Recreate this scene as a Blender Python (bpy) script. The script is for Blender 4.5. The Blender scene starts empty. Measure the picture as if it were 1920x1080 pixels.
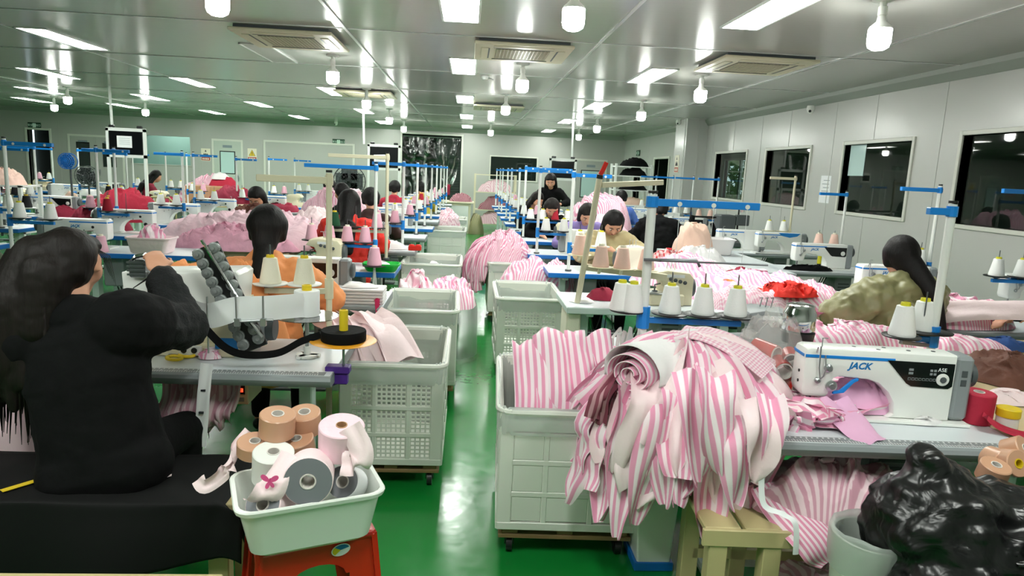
import bpy, bmesh, math, random
from mathutils import Vector, Matrix, noise
PI = math.pi
scene = bpy.context.scene
COL = scene.collection
# ---------------------------------------------------------------- camera
FPX, ROLL, CAM_H, CEIL = 1280.0, 0.046, 1.65, 2.92
_th = math.atan(218 / FPX)
_ps = math.atan(90.1 / FPX * math.cos(_th))
FWD = Vector((math.sin(_ps) * math.cos(_th), math.cos(_ps) * math.cos(_th), -math.sin(_th)))
_r0 = Vector((math.cos(_ps), -math.sin(_ps), 0))
_u0 = _r0.cross(FWD)
RGT = math.cos(ROLL) * _r0 + math.sin(ROLL) * _u0
UPV = -math.sin(ROLL) * _r0 + math.cos(ROLL) * _u0
cam_d = bpy.data.cameras.new('camera')
cam = bpy.data.objects.new('camera', cam_d)
COL.objects.link(cam)
cam_d.sensor_width = 36.0
cam_d.lens = 36.0 * FPX / 1920
cam_d.clip_start = 0.05
cam.matrix_world = Matrix(((RGT.x, UPV.x, -FWD.x, 0), (RGT.y, UPV.y, -FWD.y, 0), (RGT.z, UPV.z, -FWD.z, CAM_H), (0, 0, 0, 1)))
scene.camera = cam


def ray(px, py):
    return FWD + (px - 960) / FPX * RGT + (540 - py) / FPX * UPV


def G(px, py, z=0.0):          # the point of the horizontal plane z seen at a pixel
    d = ray(px, py)
    t = (z - CAM_H) / d.z
    return Vector((d.x * t, d.y * t, z))


def D(px, py, y):              # the point at depth y seen at a pixel
    d = ray(px, py)
    t = y / d.y
    return Vector((d.x * t, y, CAM_H + d.z * t))


# ---------------------------------------------------------------- materials
def lin(h):
    h = h.lstrip('#')
    o = []
    for i in (0, 2, 4):
        c = int(h[i:i + 2], 16) / 255
        o.append(c / 12.92 if c <= .04045 else ((c + .055) / 1.055) ** 2.4)
    return (*o, 1)


MATS = {}


def mt(name, col, rough=.5, metal=0., spec=.5, vary=0., vscale=6., bump=0., bscale=60., trans=0., alpha=1., emis=0., sss=0., coat=0., col2=None, aniso=None):
    m = bpy.data.materials.new(name)
    m.use_nodes = True
    nt = m.node_tree
    b = nt.nodes['Principled BSDF']
    b.inputs['Base Color'].default_value = lin(col)
    b.inputs['Roughness'].default_value = rough
    b.inputs['Metallic'].default_value = metal
    b.inputs['Specular IOR Level'].default_value = spec
    if trans:
        b.inputs['Transmission Weight'].default_value = trans
    if alpha < 1:
        b.inputs['Alpha'].default_value = alpha
    if emis:
        b.inputs['Emission Color'].default_value = lin(col)
        b.inputs['Emission Strength'].default_value = emis
    if coat:
        b.inputs['Coat Weight'].default_value = coat
        b.inputs['Coat Roughness'].default_value = .08
    tc = None
    if vary or bump:
        tc = nt.nodes.new('ShaderNodeTexCoord')
    if vary:
        n = nt.nodes.new('ShaderNodeTexNoise')
        n.inputs['Scale'].default_value = vscale
        n.inputs['Detail'].default_value = 5
        nt.links.new(tc.outputs['Object'], n.inputs['Vector'])
        mx = nt.nodes.new('ShaderNodeMix')
        mx.data_type = 'RGBA'
        c = lin(col)
        mx.inputs[6].default_value = tuple(max(0, v * (1 - vary)) for v in c[:3]) + (1,)
        mx.inputs[7].default_value = lin(col2) if col2 else tuple(min(1, v * (1 + vary)) for v in c[:3]) + (1,)
        nt.links.new(n.outputs['Fac'], mx.inputs[0])
        nt.links.new(mx.outputs[2], b.inputs['Base Color'])
    if bump:
        n = nt.nodes.new('ShaderNodeTexNoise')
        n.inputs['Scale'].default_value = bscale
        n.inputs['Detail'].default_value = 4
        nt.links.new(tc.outputs['Object'], n.inputs['Vector'])
        bp = nt.nodes.new('ShaderNodeBump')
        bp.inputs['Strength'].default_value = bump
        bp.inputs['Distance'].default_value = .01
        nt.links.new(n.outputs['Fac'], bp.inputs['Height'])
        nt.links.new(bp.outputs['Normal'], b.inputs['Normal'])
    MATS[name] = m
    return m


def stripe_mat(name, ca, cb, freq=40., axis=0, duty=.5, check=False, rough=.75):
    m = mt(name, ca, rough)
    nt = m.node_tree
    b = nt.nodes['Principled BSDF']
    uv = nt.nodes.new('ShaderNodeUVMap')
    sp = nt.nodes.new('ShaderNodeSeparateXYZ')
    nt.links.new(uv.outputs['UV'], sp.inputs[0])

    def band(out):
        a = nt.nodes.new('ShaderNodeMath'); a.operation = 'MULTIPLY'; a.inputs[1].default_value = freq
        nt.links.new(out, a.inputs[0])
        f = nt.nodes.new('ShaderNodeMath'); f.operation = 'FRACT'
        nt.links.new(a.outputs[0], f.inputs[0])
        r = nt.nodes.new('ShaderNodeValToRGB')
        e = r.color_ramp.elements
        e[0].position = 0; e[0].color = (0, 0, 0, 1); e[1].position = .08; e[1].color = (1, 1, 1, 1)
        x = e.new(duty); x.color = (1, 1, 1, 1)
        x = e.new(min(.99, duty + .08)); x.color = (0, 0, 0, 1)
        nt.links.new(f.outputs[0], r.inputs[0])
        return r.outputs[0]
    o = band(sp.outputs[axis])
    if check:
        o2 = band(sp.outputs[1 - axis])
        ad = nt.nodes.new('ShaderNodeMath'); ad.operation = 'ADD'
        nt.links.new(o, ad.inputs[0]); nt.links.new(o2, ad.inputs[1])
        hf = nt.nodes.new('ShaderNodeMath'); hf.operation = 'MULTIPLY'; hf.inputs[1].default_value = .5
        nt.links.new(ad.outputs[0], hf.inputs[0]); o = hf.outputs[0]
    mx = nt.nodes.new('ShaderNodeMix'); mx.data_type = 'RGBA'
    mx.inputs[6].default_value = lin(ca); mx.inputs[7].default_value = lin(cb)
    nt.links.new(o, mx.inputs[0])
    nt.links.new(mx.outputs[2], b.inputs['Base Color'])
    return m


def glass_mat(name, tint, rough=0.02, ior=1.5, refl=1.0):
    m = bpy.data.materials.new(name)
    m.use_nodes = True
    nt = m.node_tree
    nt.nodes.remove(nt.nodes['Principled BSDF'])
    out = nt.nodes['Material Output']
    t = nt.nodes.new('ShaderNodeBsdfTransparent'); t.inputs[0].default_value = lin(tint)
    g = nt.nodes.new('ShaderNodeBsdfGlossy'); g.inputs['Roughness'].default_value = rough
    f = nt.nodes.new('ShaderNodeFresnel'); f.inputs[0].default_value = ior
    mx = nt.nodes.new('ShaderNodeMixShader')
    k = nt.nodes.new('ShaderNodeMath'); k.operation = 'MULTIPLY'; k.inputs[1].default_value = refl; k.use_clamp = True
    nt.links.new(f.outputs[0], k.inputs[0]); nt.links.new(k.outputs[0], mx.inputs[0])
    nt.links.new(t.outputs[0], mx.inputs[1]); nt.links.new(g.outputs[0], mx.inputs[2])
    nt.links.new(mx.outputs[0], out.inputs[0])
    MATS[name] = m
    return m


# ---------------------------------------------------------------- mesh builder
class MB:
    def __init__(s):
        s.v = []; s.f = []; s.uv = []; s.mi = []; s.M = Matrix.Identity(4); s.cur = 0

    def at(s, x=0, y=0, z=0, rx=0, ry=0, rz=0):
        s.M = Matrix.Translation((x, y, z)) @ Matrix.Rotation(rz, 4, 'Z') @ Matrix.Rotation(ry, 4, 'Y') @ Matrix.Rotation(rx, 4, 'X')
        return s

    def add(s, vs, fs, uvs=None):
        o = len(s.v)
        s.v += [s.M @ Vector(v) for v in vs]
        for i, f in enumerate(fs):
            s.f.append([o + k for k in f])
            s.uv.append(uvs[i] if uvs else None)
            s.mi.append(s.cur)
        return s

    def box(s, x0, y0, z0, x1, y1, z1, b=0.0):
        if x0 > x1: x0, x1 = x1, x0
        if y0 > y1: y0, y1 = y1, y0
        if z0 > z1: z0, z1 = z1, z0
        b = min(b, (x1 - x0) * .45, (y1 - y0) * .45, (z1 - z0) * .45)
        if b <= 0:
            vs = [(x, y, z) for z in (z0, z1) for y in (y0, y1) for x in (x0, x1)]
            return s.add(vs, [(0, 2, 3, 1), (4, 5, 7, 6), (0, 1, 5, 4), (2, 6, 7, 3), (0, 4, 6, 2), (1, 3, 7, 5)])
        vs = []; idx = {}
        for i in (0, 1):
            for j in (0, 1):
                for k in (0, 1):
                    X, Y, Z = (x0, x1)[i], (y0, y1)[j], (z0, z1)[k]
                    dx, dy, dz = (b, -b)[i], (b, -b)[j], (b, -b)[k]
                    for a, p in enumerate(((X, Y + dy, Z + dz), (X + dx, Y, Z + dz), (X + dx, Y + dy, Z))):
                        idx[i, j, k, a] = len(vs); vs.append(p)
        I = lambda i, j, k, a: idx[i, j, k, a]
        fs = []
        for e in (0, 1):
            q = [I(e, 0, 0, 0), I(e, 1, 0, 0), I(e, 1, 1, 0), I(e, 0, 1, 0)]; fs.append(q if e else q[::-1])
            q = [I(0, e, 0, 1), I(1, e, 0, 1), I(1, e, 1, 1), I(0, e, 1, 1)]; fs.append(q[::-1] if e else q)
            q = [I(0, 0, e, 2), I(1, 0, e, 2), I(1, 1, e, 2), I(0, 1, e, 2)]; fs.append(q if e else q[::-1])
        for p in (0, 1):
            for q in (0, 1):
                f = [I(0, p, q, 1), I(1, p, q, 1), I(1, p, q, 2), I(0, p, q, 2)]; fs.append(f if p == q else f[::-1])
                f = [I(p, 0, q, 0), I(p, 1, q, 0), I(p, 1, q, 2), I(p, 0, q, 2)]; fs.append(f[::-1] if p == q else f)
                f = [I(p, q, 0, 0), I(p, q, 1, 0), I(p, q, 1, 1), I(p, q, 0, 1)]; fs.append(f if p == q else f[::-1])
        for i in (0, 1):
            for j in (0, 1):
                for k in (0, 1):
                    f = [I(i, j, k, 0), I(i, j, k, 1), I(i, j, k, 2)]; fs.append(f if (i + j + k) % 2 else f[::-1])
        return s.add(vs, fs)

    def lathe(s, prof, n=16, cx=0, cy=0, cz=0, cap=True):
        vs = []; fs = []
        for r, z in prof:
            for k in range(n):
                a = 2 * PI * k / n
                vs.append((cx + r * math.cos(a), cy + r * math.sin(a), cz + z))
        for i in range(len(prof) - 1):
            for k in range(n):
                k2 = (k + 1) % n
                fs.append((i * n + k, i * n + k2, (i + 1) * n + k2, (i + 1) * n + k))
        if cap:
            fs.append(tuple(range(n - 1, -1, -1)))
            fs.append(tuple((len(prof) - 1) * n + k for k in range(n)))
        return s.add(vs, fs)

    def cyl(s, x, y, z0, z1, r, n=16, r2=None):
        return s.lathe([(r, z0), (r if r2 is None else r2, z1)], n, x, y)

    def tube(s, pts, r, n=8, flat=None, cap=True):
        pts = [Vector(p) for p in pts]
        rs = r if isinstance(r, (list, tuple)) else [r] * len(pts)
        vs = []; fs = []
        up = Vector((0, 0, 1)); pn = None
        for i, p in enumerate(pts):
            d = (pts[min(i + 1, len(pts) - 1)] - pts[max(i - 1, 0)])
            d = d.normalized() if d.length > 1e-9 else Vector((0, 0, 1))
            if pn is None:
                a = up if abs(d.z) < .9 else Vector((0, 1, 0))
                pn = d.cross(a).normalized()
            else:
                pn = (pn - d * pn.dot(d))
                pn = pn.normalized() if pn.length > 1e-6 else d.orthogonal().normalized()
            q = d.cross(pn)
            for k in range(n):
                a = 2 * PI * k / n
                vs.append(p + pn * math.cos(a) * rs[i] + q * math.sin(a) * rs[i] * (flat or 1))
        for i in range(len(pts) - 1):
            for k in range(n):
                k2 = (k + 1) % n
                fs.append((i * n + k, i * n + k2, (i + 1) * n + k2, (i + 1) * n + k))
        if cap:
            fs.append(tuple(range(n - 1, -1, -1)))
            fs.append(tuple((len(pts) - 1) * n + k for k in range(n)))
        return s.add(vs, fs)

    def bar(s, p, q, w, h=None):
        """straight square bar from p to q"""
        p, q = Vector(p), Vector(q); h = h or w
        d = (q - p); L = d.length
        rot = d.to_track_quat('Z', 'Y').to_matrix().to_4x4()
        m0 = s.M; s.M = m0 @ Matrix.Translation(p) @ rot
        s.box(-w / 2, -h / 2, 0, w / 2, h / 2, L, min(w, h) * .12); s.M = m0
        return s

    def prism(s, out, a0, a1, axis='Y', bev=0.0):
        """outline of 2-D points pushed along an axis; rounded rims by bev"""
        n = len(out)
        cx = sum(p[0] for p in out) / n; cy = sum(p[1] for p in out) / n
        area = sum(out[i][0] * out[(i + 1) % n][1] - out[(i + 1) % n][0] * out[i][1] for i in range(n))
        if area < 0: out = out[::-1]
        def inset(d):
            r = []
            for i in range(n):
                p0, p1, p2 = Vector(out[i - 1]), Vector(out[i]), Vector(out[(i + 1) % n])
                e1 = (p1 - p0).normalized(); e2 = (p2 - p1).normalized()
                n1 = Vector((-e1.y, e1.x)); n2 = Vector((-e2.y, e2.x))
                m = (n1 + n2); m = m.normalized() if m.length > 1e-6 else n1
                k = d / max(.4, m.dot(n1))
                r.append((p1.x + m.x * k, p1.y + m.y * k))
            return r
        if bev:
            i1, i2 = inset(bev), inset(bev * .3)
            rings = [(a0, i1), (a0 + bev * .3, i2), (a0 + bev, out), (a1 - bev, out), (a1 - bev * .3, i2), (a1, i1)]
        else:
            rings = [(a0, out), (a1, out)]
        vs = []
        for a, o in rings:
            for p in o:
                vs.append((p[0], a, p[1]) if axis == 'Y' else ((a, p[0], p[1]) if axis == 'X' else (p[0], p[1], a)))
        fs = []
        fl = axis == 'Y'
        for i in range(len(rings) - 1):
            for k in range(n):
                k2 = (k + 1) % n
                q = (i * n + k, i * n + k2, (i + 1) * n + k2, (i + 1) * n + k)
                fs.append(q[::-1] if fl else q)
        q0 = tuple(range(n)); q1 = tuple((len(rings) - 1) * n + k for k in range(n))
        fs += [q0, q1[::-1]] if fl else [q0[::-1], q1]
        return s.add(vs, fs)

    def grid(s, fn, nu, nv, uvf=None):
        vs = [fn(i / nu, j / nv) for j in range(nv + 1) for i in range(nu + 1)]
        fs = []; uv = []
        w = nu + 1
        for j in range(nv):
            for i in range(nu):
                fs.append((j * w + i, j * w + i + 1, (j + 1) * w + i + 1, (j + 1) * w + i))
                c = [(i / nu, j / nv), ((i + 1) / nu, j / nv), ((i + 1) / nu, (j + 1) / nv), (i / nu, (j + 1) / nv)]
                uv.append([uvf(*k) for k in c] if uvf else c)
        return s.add(vs, fs, uv)

    def ball(s, c, r, n=12, sq=(1, 1, 1)):
        m = max(4, n // 2)
        vs = []; fs = []
        for i in range(m + 1):
            t = PI * i / m
            for k in range(n):
                a = 2 * PI * k / n
                vs.append((c[0] + r * sq[0] * math.sin(t) * math.cos(a), c[1] + r * sq[1] * math.sin(t) * math.sin(a), c[2] - r * sq[2] * math.cos(t)))
        for i in range(m):
            for k in range(n):
                k2 = (k + 1) % n
                fs.append((i * n + k, i * n + k2, (i + 1) * n + k2, (i + 1) * n + k))
        return s.add(vs, fs)

    def build(s, name, mat, parent=None, smooth=40, weld=False):
        me = bpy.data.meshes.new(name)
        me.from_pydata([tuple(v) for v in s.v], [], s.f)
        if any(u for u in s.uv):
            ul = me.uv_layers.new(name='UVMap')
            k = 0
            dat = ul.data
            for f, u in zip(s.f, s.uv):
                for i in range(len(f)):
                    if u: dat[k].uv = u[i]
                    k += 1
        for m in (mat if isinstance(mat, (list, tuple)) else [mat]):
            me.materials.append(MATS[m] if isinstance(m, str) else m)
        if any(s.mi):
            me.polygons.foreach_set('material_index', s.mi)
        if smooth:
            me.polygons.foreach_set('use_smooth', [True] * len(me.polygons))
            if smooth < 180:
                me.set_sharp_from_angle(angle=math.radians(smooth))
        me.validate()
        o = bpy.data.objects.new(name, me)
        COL.objects.link(o)
        if parent is not None: o.parent = parent
        return o


def solid(o, t):
    m = o.modifiers.new('thickness', 'SOLIDIFY'); m.thickness = t; m.offset = 0
    return o


def tag(o, label=None, cat=None, group=None, kind=None):
    if label: o['label'] = label
    if cat: o['category'] = cat
    if group: o['group'] = group
    if kind: o['kind'] = kind
    return o


def thing(name, label, cat, loc=(0, 0, 0), rz=0., group=None):
    o = bpy.data.objects.new(name, None)
    COL.objects.link(o)
    o.empty_display_size = .1
    o.location = loc; o.rotation_euler = (0, 0, rz)
    return tag(o, label, cat, group)


def struct(o, label=None):
    if o.parent is None: o['kind'] = 'structure'
    if label: o['label'] = label
    return o


def dup(root, loc, rz=None, label=None, group=None, scale=None):
    def cp(o, par):
        c = o.copy(); COL.objects.link(c); c.parent = par
        for ch in o.children: cp(ch, c)
        return c
    r = cp(root, None)
    r.location = loc
    if rz is not None: r.rotation_euler = (0, 0, rz)
    if label: r['label'] = label
    if group: r['group'] = group
    if scale: r.scale = scale
    return r


def wipe(root):
    for ch in list(root.children): wipe(ch)
    bpy.data.objects.remove(root)


def bake(o):
    """apply the modifiers of an object"""
    dg = bpy.context.evaluated_depsgraph_get()
    dg.update()
    me = bpy.data.meshes.new_from_object(o.evaluated_get(dg))
    old = o.data
    o.modifiers.clear()
    o.data = me
    return o


def text_mesh(txt, size, mat, parent=None, loc=(0, 0, 0), rot=(0, 0, 0), name='lettering', shear=0., ext=.0006, align='CENTER', bold=0.):
    cu = bpy.data.curves.new(name, 'FONT')
    cu.body = txt; cu.size = size; cu.offset = bold; cu.extrude = ext; cu.shear = shear
    cu.align_x = align; cu.align_y = 'CENTER'; cu.resolution_u = 3
    t = bpy.data.objects.new(name, cu)
    COL.objects.link(t)
    dg = bpy.context.evaluated_depsgraph_get()
    me = bpy.data.meshes.new_from_object(t.evaluated_get(dg))
    bpy.data.objects.remove(t)
    me.materials.clear(); me.materials.append(MATS[mat])
    o = bpy.data.objects.new(name, me)
    COL.objects.link(o)
    o.location = loc; o.rotation_euler = rot
    if parent is not None: o.parent = parent
    return o


ORD = ['first', 'second', 'third', 'fourth', 'fifth', 'sixth', 'seventh', 'eighth', 'ninth', 'tenth', 'eleventh', 'twelfth']
# ---------------------------------------------------------------- colours
mt('wall_paint', '#bdbfba', .26, spec=.5)
mt('wall_back_paint', '#acaea8', .3, spec=.5)
mt('trim_grey', '#8f968d', .45)
mt('trim_light', '#d0d2c8', .4)
mt('joint_alu', '#c9cbc8', .3, .4)
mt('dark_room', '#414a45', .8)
mt('dark_shutter', '#2c3a34', .5)
mt('lamp_panel', '#fbfff8', emis=26)
mt('lamp_bulb', '#fbfff8', emis=60)
mt('lamp_off', '#b9b9b5', .4)
mt('white_plastic', '#e6e8e3', .4)
mt('white_paint', '#e4e8e4', .35)
mt('machine_white', '#eef0ec', .28, coat=.3)
mt('cream_plastic', '#d9d2b4', .45)
mt('cream_paint', '#d8d2b6', .45)
mt('blue_paint', '#1770c4', .35)
mt('blue_bright', '#1683d8', .35)
mt('blue_dark', '#1d4f8f', .4)
mt('grey_plastic', '#8a9092', .45)
mt('grey_dark', '#4c5254', .5)
mt('steel', '#b8bcbe', .28, .85)
mt('steel_dark', '#6f7476', .35, .8)
mt('post_grey', '#8b908f', .4, .3)
mt('chrome', '#d8dadb', .08, 1.)
mt('black_plastic', '#141516', .4)
mt('black_screen', '#0e1013', .15)
mt('table_white', '#dfe6ea', .3, vary=.04)
mt('table_wood', '#c9b58f', .5, vary=.1, vscale=3)
mt('table_leg', '#cfe0da', .4)
mt('table_edge', '#8f9698', .45)
mt('cone_white', '#eef0ee', .8, bump=.15, bscale=160)
mt('cone_pink', '#e9b3c6', .8, bump=.15, bscale=160)
mt('cone_peach', '#ecc8ba', .8, bump=.15, bscale=160)
mt('cone_cream', '#e8e4d0', .8, bump=.15, bscale=160)
mt('cone_red', '#a8142c', .8)
mt('cone_magenta', '#d3235c', .8)
mt('cone_green', '#0d4a2a', .8)
mt('cone_black', '#15161a', .8)
mt('yellow_plastic', '#d6cf26', .4)
mt('yellow', '#e2c522', .4)
mt('orange_disc', '#e09a22', .4)
mt('green_plastic', '#12b23c', .35)
mt('red_plastic', '#c8200e', .32, coat=.3)
mt('red_fabric', '#b3203c', .8, bump=.3, bscale=30)
mt('red_bright', '#e22a1c', .7, bump=.3, bscale=40)
mt('maroon_fabric', '#931c3a', .8, bump=.3, bscale=30, vary=.25)
mt('brown_fabric', '#6b4336', .75, bump=.5, bscale=30, vary=.35)
mt('brown_dark', '#3a201c', .85, bump=.3, bscale=30)
mt('pink_plain', '#f4d2dd', .75, vary=.1, vscale=9, bump=.6, bscale=16)
mt('pink_pale', '#f5dfe2', .75, vary=.06, vscale=9, bump=.4, bscale=20)
mt('pink_hot_pale', '#e9a9bf', .75, vary=.3, vscale=10, bump=.6, bscale=18)
mt('pink_hot', '#d8518a', .75, vary=.3, vscale=12)
mt('peach_fabric', '#ecc9b6', .8, vary=.06, bump=.3, bscale=30)
mt('orange_fabric', '#ec9a5f', .8, vary=.1, bump=.3, bscale=20)
mt('black_fabric', '#08090a', .9, spec=.2, bump=.3, bscale=40)
mt('black_satin', '#0d0e0e', .75, spec=.25)
mt('white_fabric', '#e8e6e6', .8, bump=.2, bscale=40)
mt('lilac_fabric', '#e9b4d6', .8, vary=.08)
mt('purple', '#4a2388', .5)
mt('skin', '#d9a184', .55, vary=.05)
mt('hair_black', '#0b0a0b', .45, spec=.4)
mt('hair_dark', '#1a1210', .5, spec=.4)
mt('denim_dark', '#0e1113', .85, vary=.6, vscale=110, bump=.6, bscale=120)
mt('jacket_tan', '#c9b88c', .8, bump=.3, bscale=25)
mt('jacket_mustard', '#b98a3c', .8, bump=.3, bscale=25)
mt('jacket_olive', '#8d8a62', .42, vary=.12, bump=.5, bscale=14)
mt('jacket_blue', '#5f82d8', .75)
mt('jacket_yellow', '#b9a93a', .75)
mt('jacket_lilac', '#8d7bb8', .75)
mt('camo', '#2b3326', .85, vary=.75, vscale=22, col2='#5c6a50')
mt('wood_bench', '#c3b585', .55, vary=.16, vscale=2.5)
mt('wood_dark', '#8a6f4a', .6, vary=.2, vscale=4)
mt('cardboard', '#b98f68', .75)
mt('tape_tan', '#c89a7c', .3)
mt('tape_core', '#d9d4ce', .7)
mt('tape_grey', '#777a80', .5)
mt('paper_white', '#eceff0', .7)
mt('sign_green', '#0a3d25', .5)
mt('sign_lit', '#b9d8c4', .5, emis=.12)
mt('sign_red', '#b0392c', .5)
mt('sign_yellow', '#d8b923', .5)
mt('sign_cream', '#e2dcc8', .5)
mt('ink', '#22262a', .6)
mt('ink_blue', '#1673b5', .5)
mt('ink_grey', '#7d8a92', .6)
mt('ac_cream', '#cfc9ae', .5)
mt('crate_white', '#d9ddd3', .35, spec=.5, sss=.0)
mt('tub_white', '#e6ece5', .25, spec=.5)
mt('bin_bag_clear', '#c9d2cc', .3, alpha=.45)
mt('black_bag', '#0b0c0d', .33, spec=.6, bump=1., bscale=9)
for n_ in MATS['black_bag'].node_tree.nodes:
    if n_.type == 'TEX_NOISE': n_.inputs['Distortion'].default_value = 1.2; n_.inputs['Detail'].default_value = 3
    if n_.type == 'BUMP': n_.inputs['Distance'].default_value = .012
mt('led_red', '#ff3018', emis=6)
mt('screen_blue', '#3c66c8', .2, emis=.5)
mt('green_leaf', '#5f7a45', .7, vary=.5, vscale=4)
mt('blue_fabric', '#2b4f8f', .8, vary=.3)
glass_mat('window_glass', '#8fa098', .02)
glass_mat('door_glass', '#b7d2cb', .02)
glass_mat('clear_film', '#eef2f0', .12, refl=2.2)
glass_mat('curtain_film', '#b9c8c0', .25, refl=1.5)
mt('bag_film', '#e9eae6', .22, alpha=.22, spec=.6)
stripe_mat('pink_stripe', '#f8e9ee', '#eb9fbe', 33, 0, .5)
stripe_mat('pink_stripe_fine', '#f3dfe6', '#e08fae', 55, 0, .5)
stripe_mat('pink_check', '#f2e2e6', '#e3a3bb', 60, 0, .5, check=True)
stripe_mat('pink_tartan', '#f0dbe0', '#c9859c', 34, 0, .35, check=True)
stripe_mat('rose_stripe', '#e6ccd2', '#cc98a8', 32, 0, .5)
stripe_mat('red_check', '#f0d8da', '#d8343c', 22, 0, .4, check=True)
stripe_mat('bow_print', '#f2dfe4', '#d83a80', 9, 0, .22, check=True)
stripe_mat('maroon_stripe', '#b88a92', '#7c3a4a', 40, 0, .5)
scene.view_settings.view_transform = 'Standard'
scene.view_settings.look = 'None'
scene.view_settings.exposure = 0.55
scene.view_settings.gamma = 1.0
# ================================================================ the room
XR, XL, YB, YF = 5.0, -15.2, 22.3, -1.6


def floor_mat():
    m = mt('green_epoxy', '#158034', .16, spec=.5, vary=.2, vscale=1.3)
    nt = m.node_tree
    b = nt.nodes['Principled BSDF']
    tc = nt.nodes.new('ShaderNodeTexCoord')
    n = nt.nodes.new('ShaderNodeTexNoise'); n.inputs['Scale'].default_value = 14; n.inputs['Detail'].default_value = 6
    nt.links.new(tc.outputs['Object'], n.inputs['Vector'])
    r = nt.nodes.new('ShaderNodeMapRange'); r.inputs[3].default_value = .08; r.inputs[4].default_value = .3
    nt.links.new(n.outputs['Fac'], r.inputs[0]); nt.links.new(r.outputs[0], b.inputs['Roughness'])
    bp = nt.nodes.new('ShaderNodeBump'); bp.inputs['Strength'].default_value = .12; bp.inputs['Distance'].default_value = .01
    n2 = nt.nodes.new('ShaderNodeTexNoise'); n2.inputs['Scale'].default_value = 9
    nt.links.new(tc.outputs['Object'], n2.inputs['Vector'])
    nt.links.new(n2.outputs['Fac'], bp.inputs['Height']); nt.links.new(bp.outputs['Normal'], b.inputs['Normal'])


def ceiling_mat():
    m = mt('ceiling_steel', '#aeada8', .17, spec=.62)
    nt = m.node_tree
    b = nt.nodes['Principled BSDF']
    tc = nt.nodes.new('ShaderNodeTexCoord')
    mp = nt.nodes.new('ShaderNodeMapping'); mp.inputs['Scale'].default_value = (.35, 22, 1)
    nt.links.new(tc.outputs['Object'], mp.inputs['Vector'])
    n = nt.nodes.new('ShaderNodeTexNoise'); n.inputs['Scale'].default_value = 1.0; n.inputs['Detail'].default_value = 3
    nt.links.new(mp.outputs[0], n.inputs['Vector'])
    bp = nt.nodes.new('ShaderNodeBump'); bp.inputs['Strength'].default_value = .10; bp.inputs['Distance'].default_value = .006
    nt.links.new(n.outputs['Fac'], bp.inputs['Height']); nt.links.new(bp.outputs['Normal'], b.inputs['Normal'])


floor_mat(); ceiling_mat()
struct(MB().box(XL, YF, -.1, XR + 3.2, YB + 3.2, 0).build('floor', 'green_epoxy', smooth=0))
struct(MB().box(XL, YF, CEIL, XR + 3.2, YB + 3.2, CEIL + .08).build('ceiling', 'ceiling_steel', smooth=0))


def wall(name, axis, c, t, u0, u1, z1, holes, mat, joints=(), jside=-1):
    """wall of thickness t standing at c on an axis, rectangular holes (u0,u1,z0,z1), raised panel joints"""
    b = MB()
    us = sorted({u0, u1} | {h[0] for h in holes} | {h[1] for h in holes})
    zs = sorted({0., z1} | {h[2] for h in holes} | {h[3] for h in holes})
    for i in range(len(us) - 1):
        for k in range(len(zs) - 1):
            um, zm = (us[i] + us[i + 1]) / 2, (zs[k] + zs[k + 1]) / 2
            if any(h[0] < um < h[1] and h[2] < zm < h[3] for h in holes): continue
            if axis == 'Y': b.box(us[i], c, zs[k], us[i + 1], c + t, zs[k + 1])
            else: b.box(c, us[i], zs[k], c + t, us[i + 1], zs[k + 1])
    for u in joints:
        seg = [(0., z1)]
        for h in holes:
            if h[0] - .05 < u < h[1] + .05:
                seg = [s for a, e in seg for s in ((a, h[2]), (h[3], e)) if s[1] - s[0] > .05]
        for a, e in seg:
            if axis == 'Y': b.box(u - .012, c - .004, a, u + .012, c + .01, e)
            else: b.box(c - .004, u - .012, a, c + .01, u + .012, e)
    return struct(b.build(name, mat, smooth=0))


WIN = [(12.3, 13.85, 1.33, 2.19), (9.95, 11.45, 1.33, 2.19), (7.6, 9.02, 1.33, 2.2), (4.9, 6.8, 1.33, 2.22)]
RD = [(17.15, 18.5, 0, 2.15), (19.9, 20.75, 0, 2.12)]
wall('wall_right', 'X', XR, .1, YF, YB, CEIL, WIN + RD, 'wall_paint',
     joints=[3.1, 4.35, 5.6, 7.15, 8.4, 9.35, 10.7, 11.75, 13.0, 14.1, 15.6, 19.2, 21.4])
BH = [(-13.55, -12.9, 0, 2.25), (-2.15, -.28, 0, 2.68), (.68, 2.16, 1.38, 2.1), (-10.5, -8.7, 1.38, 2.25)]
wall('wall_back', 'Y', YB, .1, XL, XR, CEIL, BH, 'wall_back_paint',
     joints=[-14.3, -12.62, -10.75, -9.5, -8.35, -6.7, -5.2, -3.3, -2.9, -2.45, 0.2, 2.6, 3.2, 4.55, 4.75])
wall('wall_left', 'X', XL - .1, .1, YF, YB + 3, CEIL, [], 'wall_back_paint')
wall('wall_front', 'Y', YF - .1, .1, XL, XR + 3.2, CEIL, [], 'wall_back_paint')
# rooms behind the openings
wall('wall_corridor', 'X', XR + 3.1, .1, YF, YB + 3.2, CEIL, [(19.2, 21.6, .7, 2.3)], 'wall_paint')
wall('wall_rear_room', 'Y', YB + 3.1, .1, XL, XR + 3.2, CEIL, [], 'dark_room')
# cove between ceiling and walls
k = MB(); k.prism([(XR, CEIL), (XR, CEIL - .13), (XR - .012, CEIL - .13), (XR - .075, CEIL - .05), (XR - .085, CEIL)], YF, YB, 'Y')
struct(k.build('trim_1', 'trim_grey', smooth=0))
k = MB(); k.prism([(YB, CEIL), (YB, CEIL - .13), (YB - .012, CEIL - .13), (YB - .075, CEIL - .05), (YB - .085, CEIL)], XL, XR - .09, 'X')
struct(k.build('trim_2', 'trim_grey', smooth=0))
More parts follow.
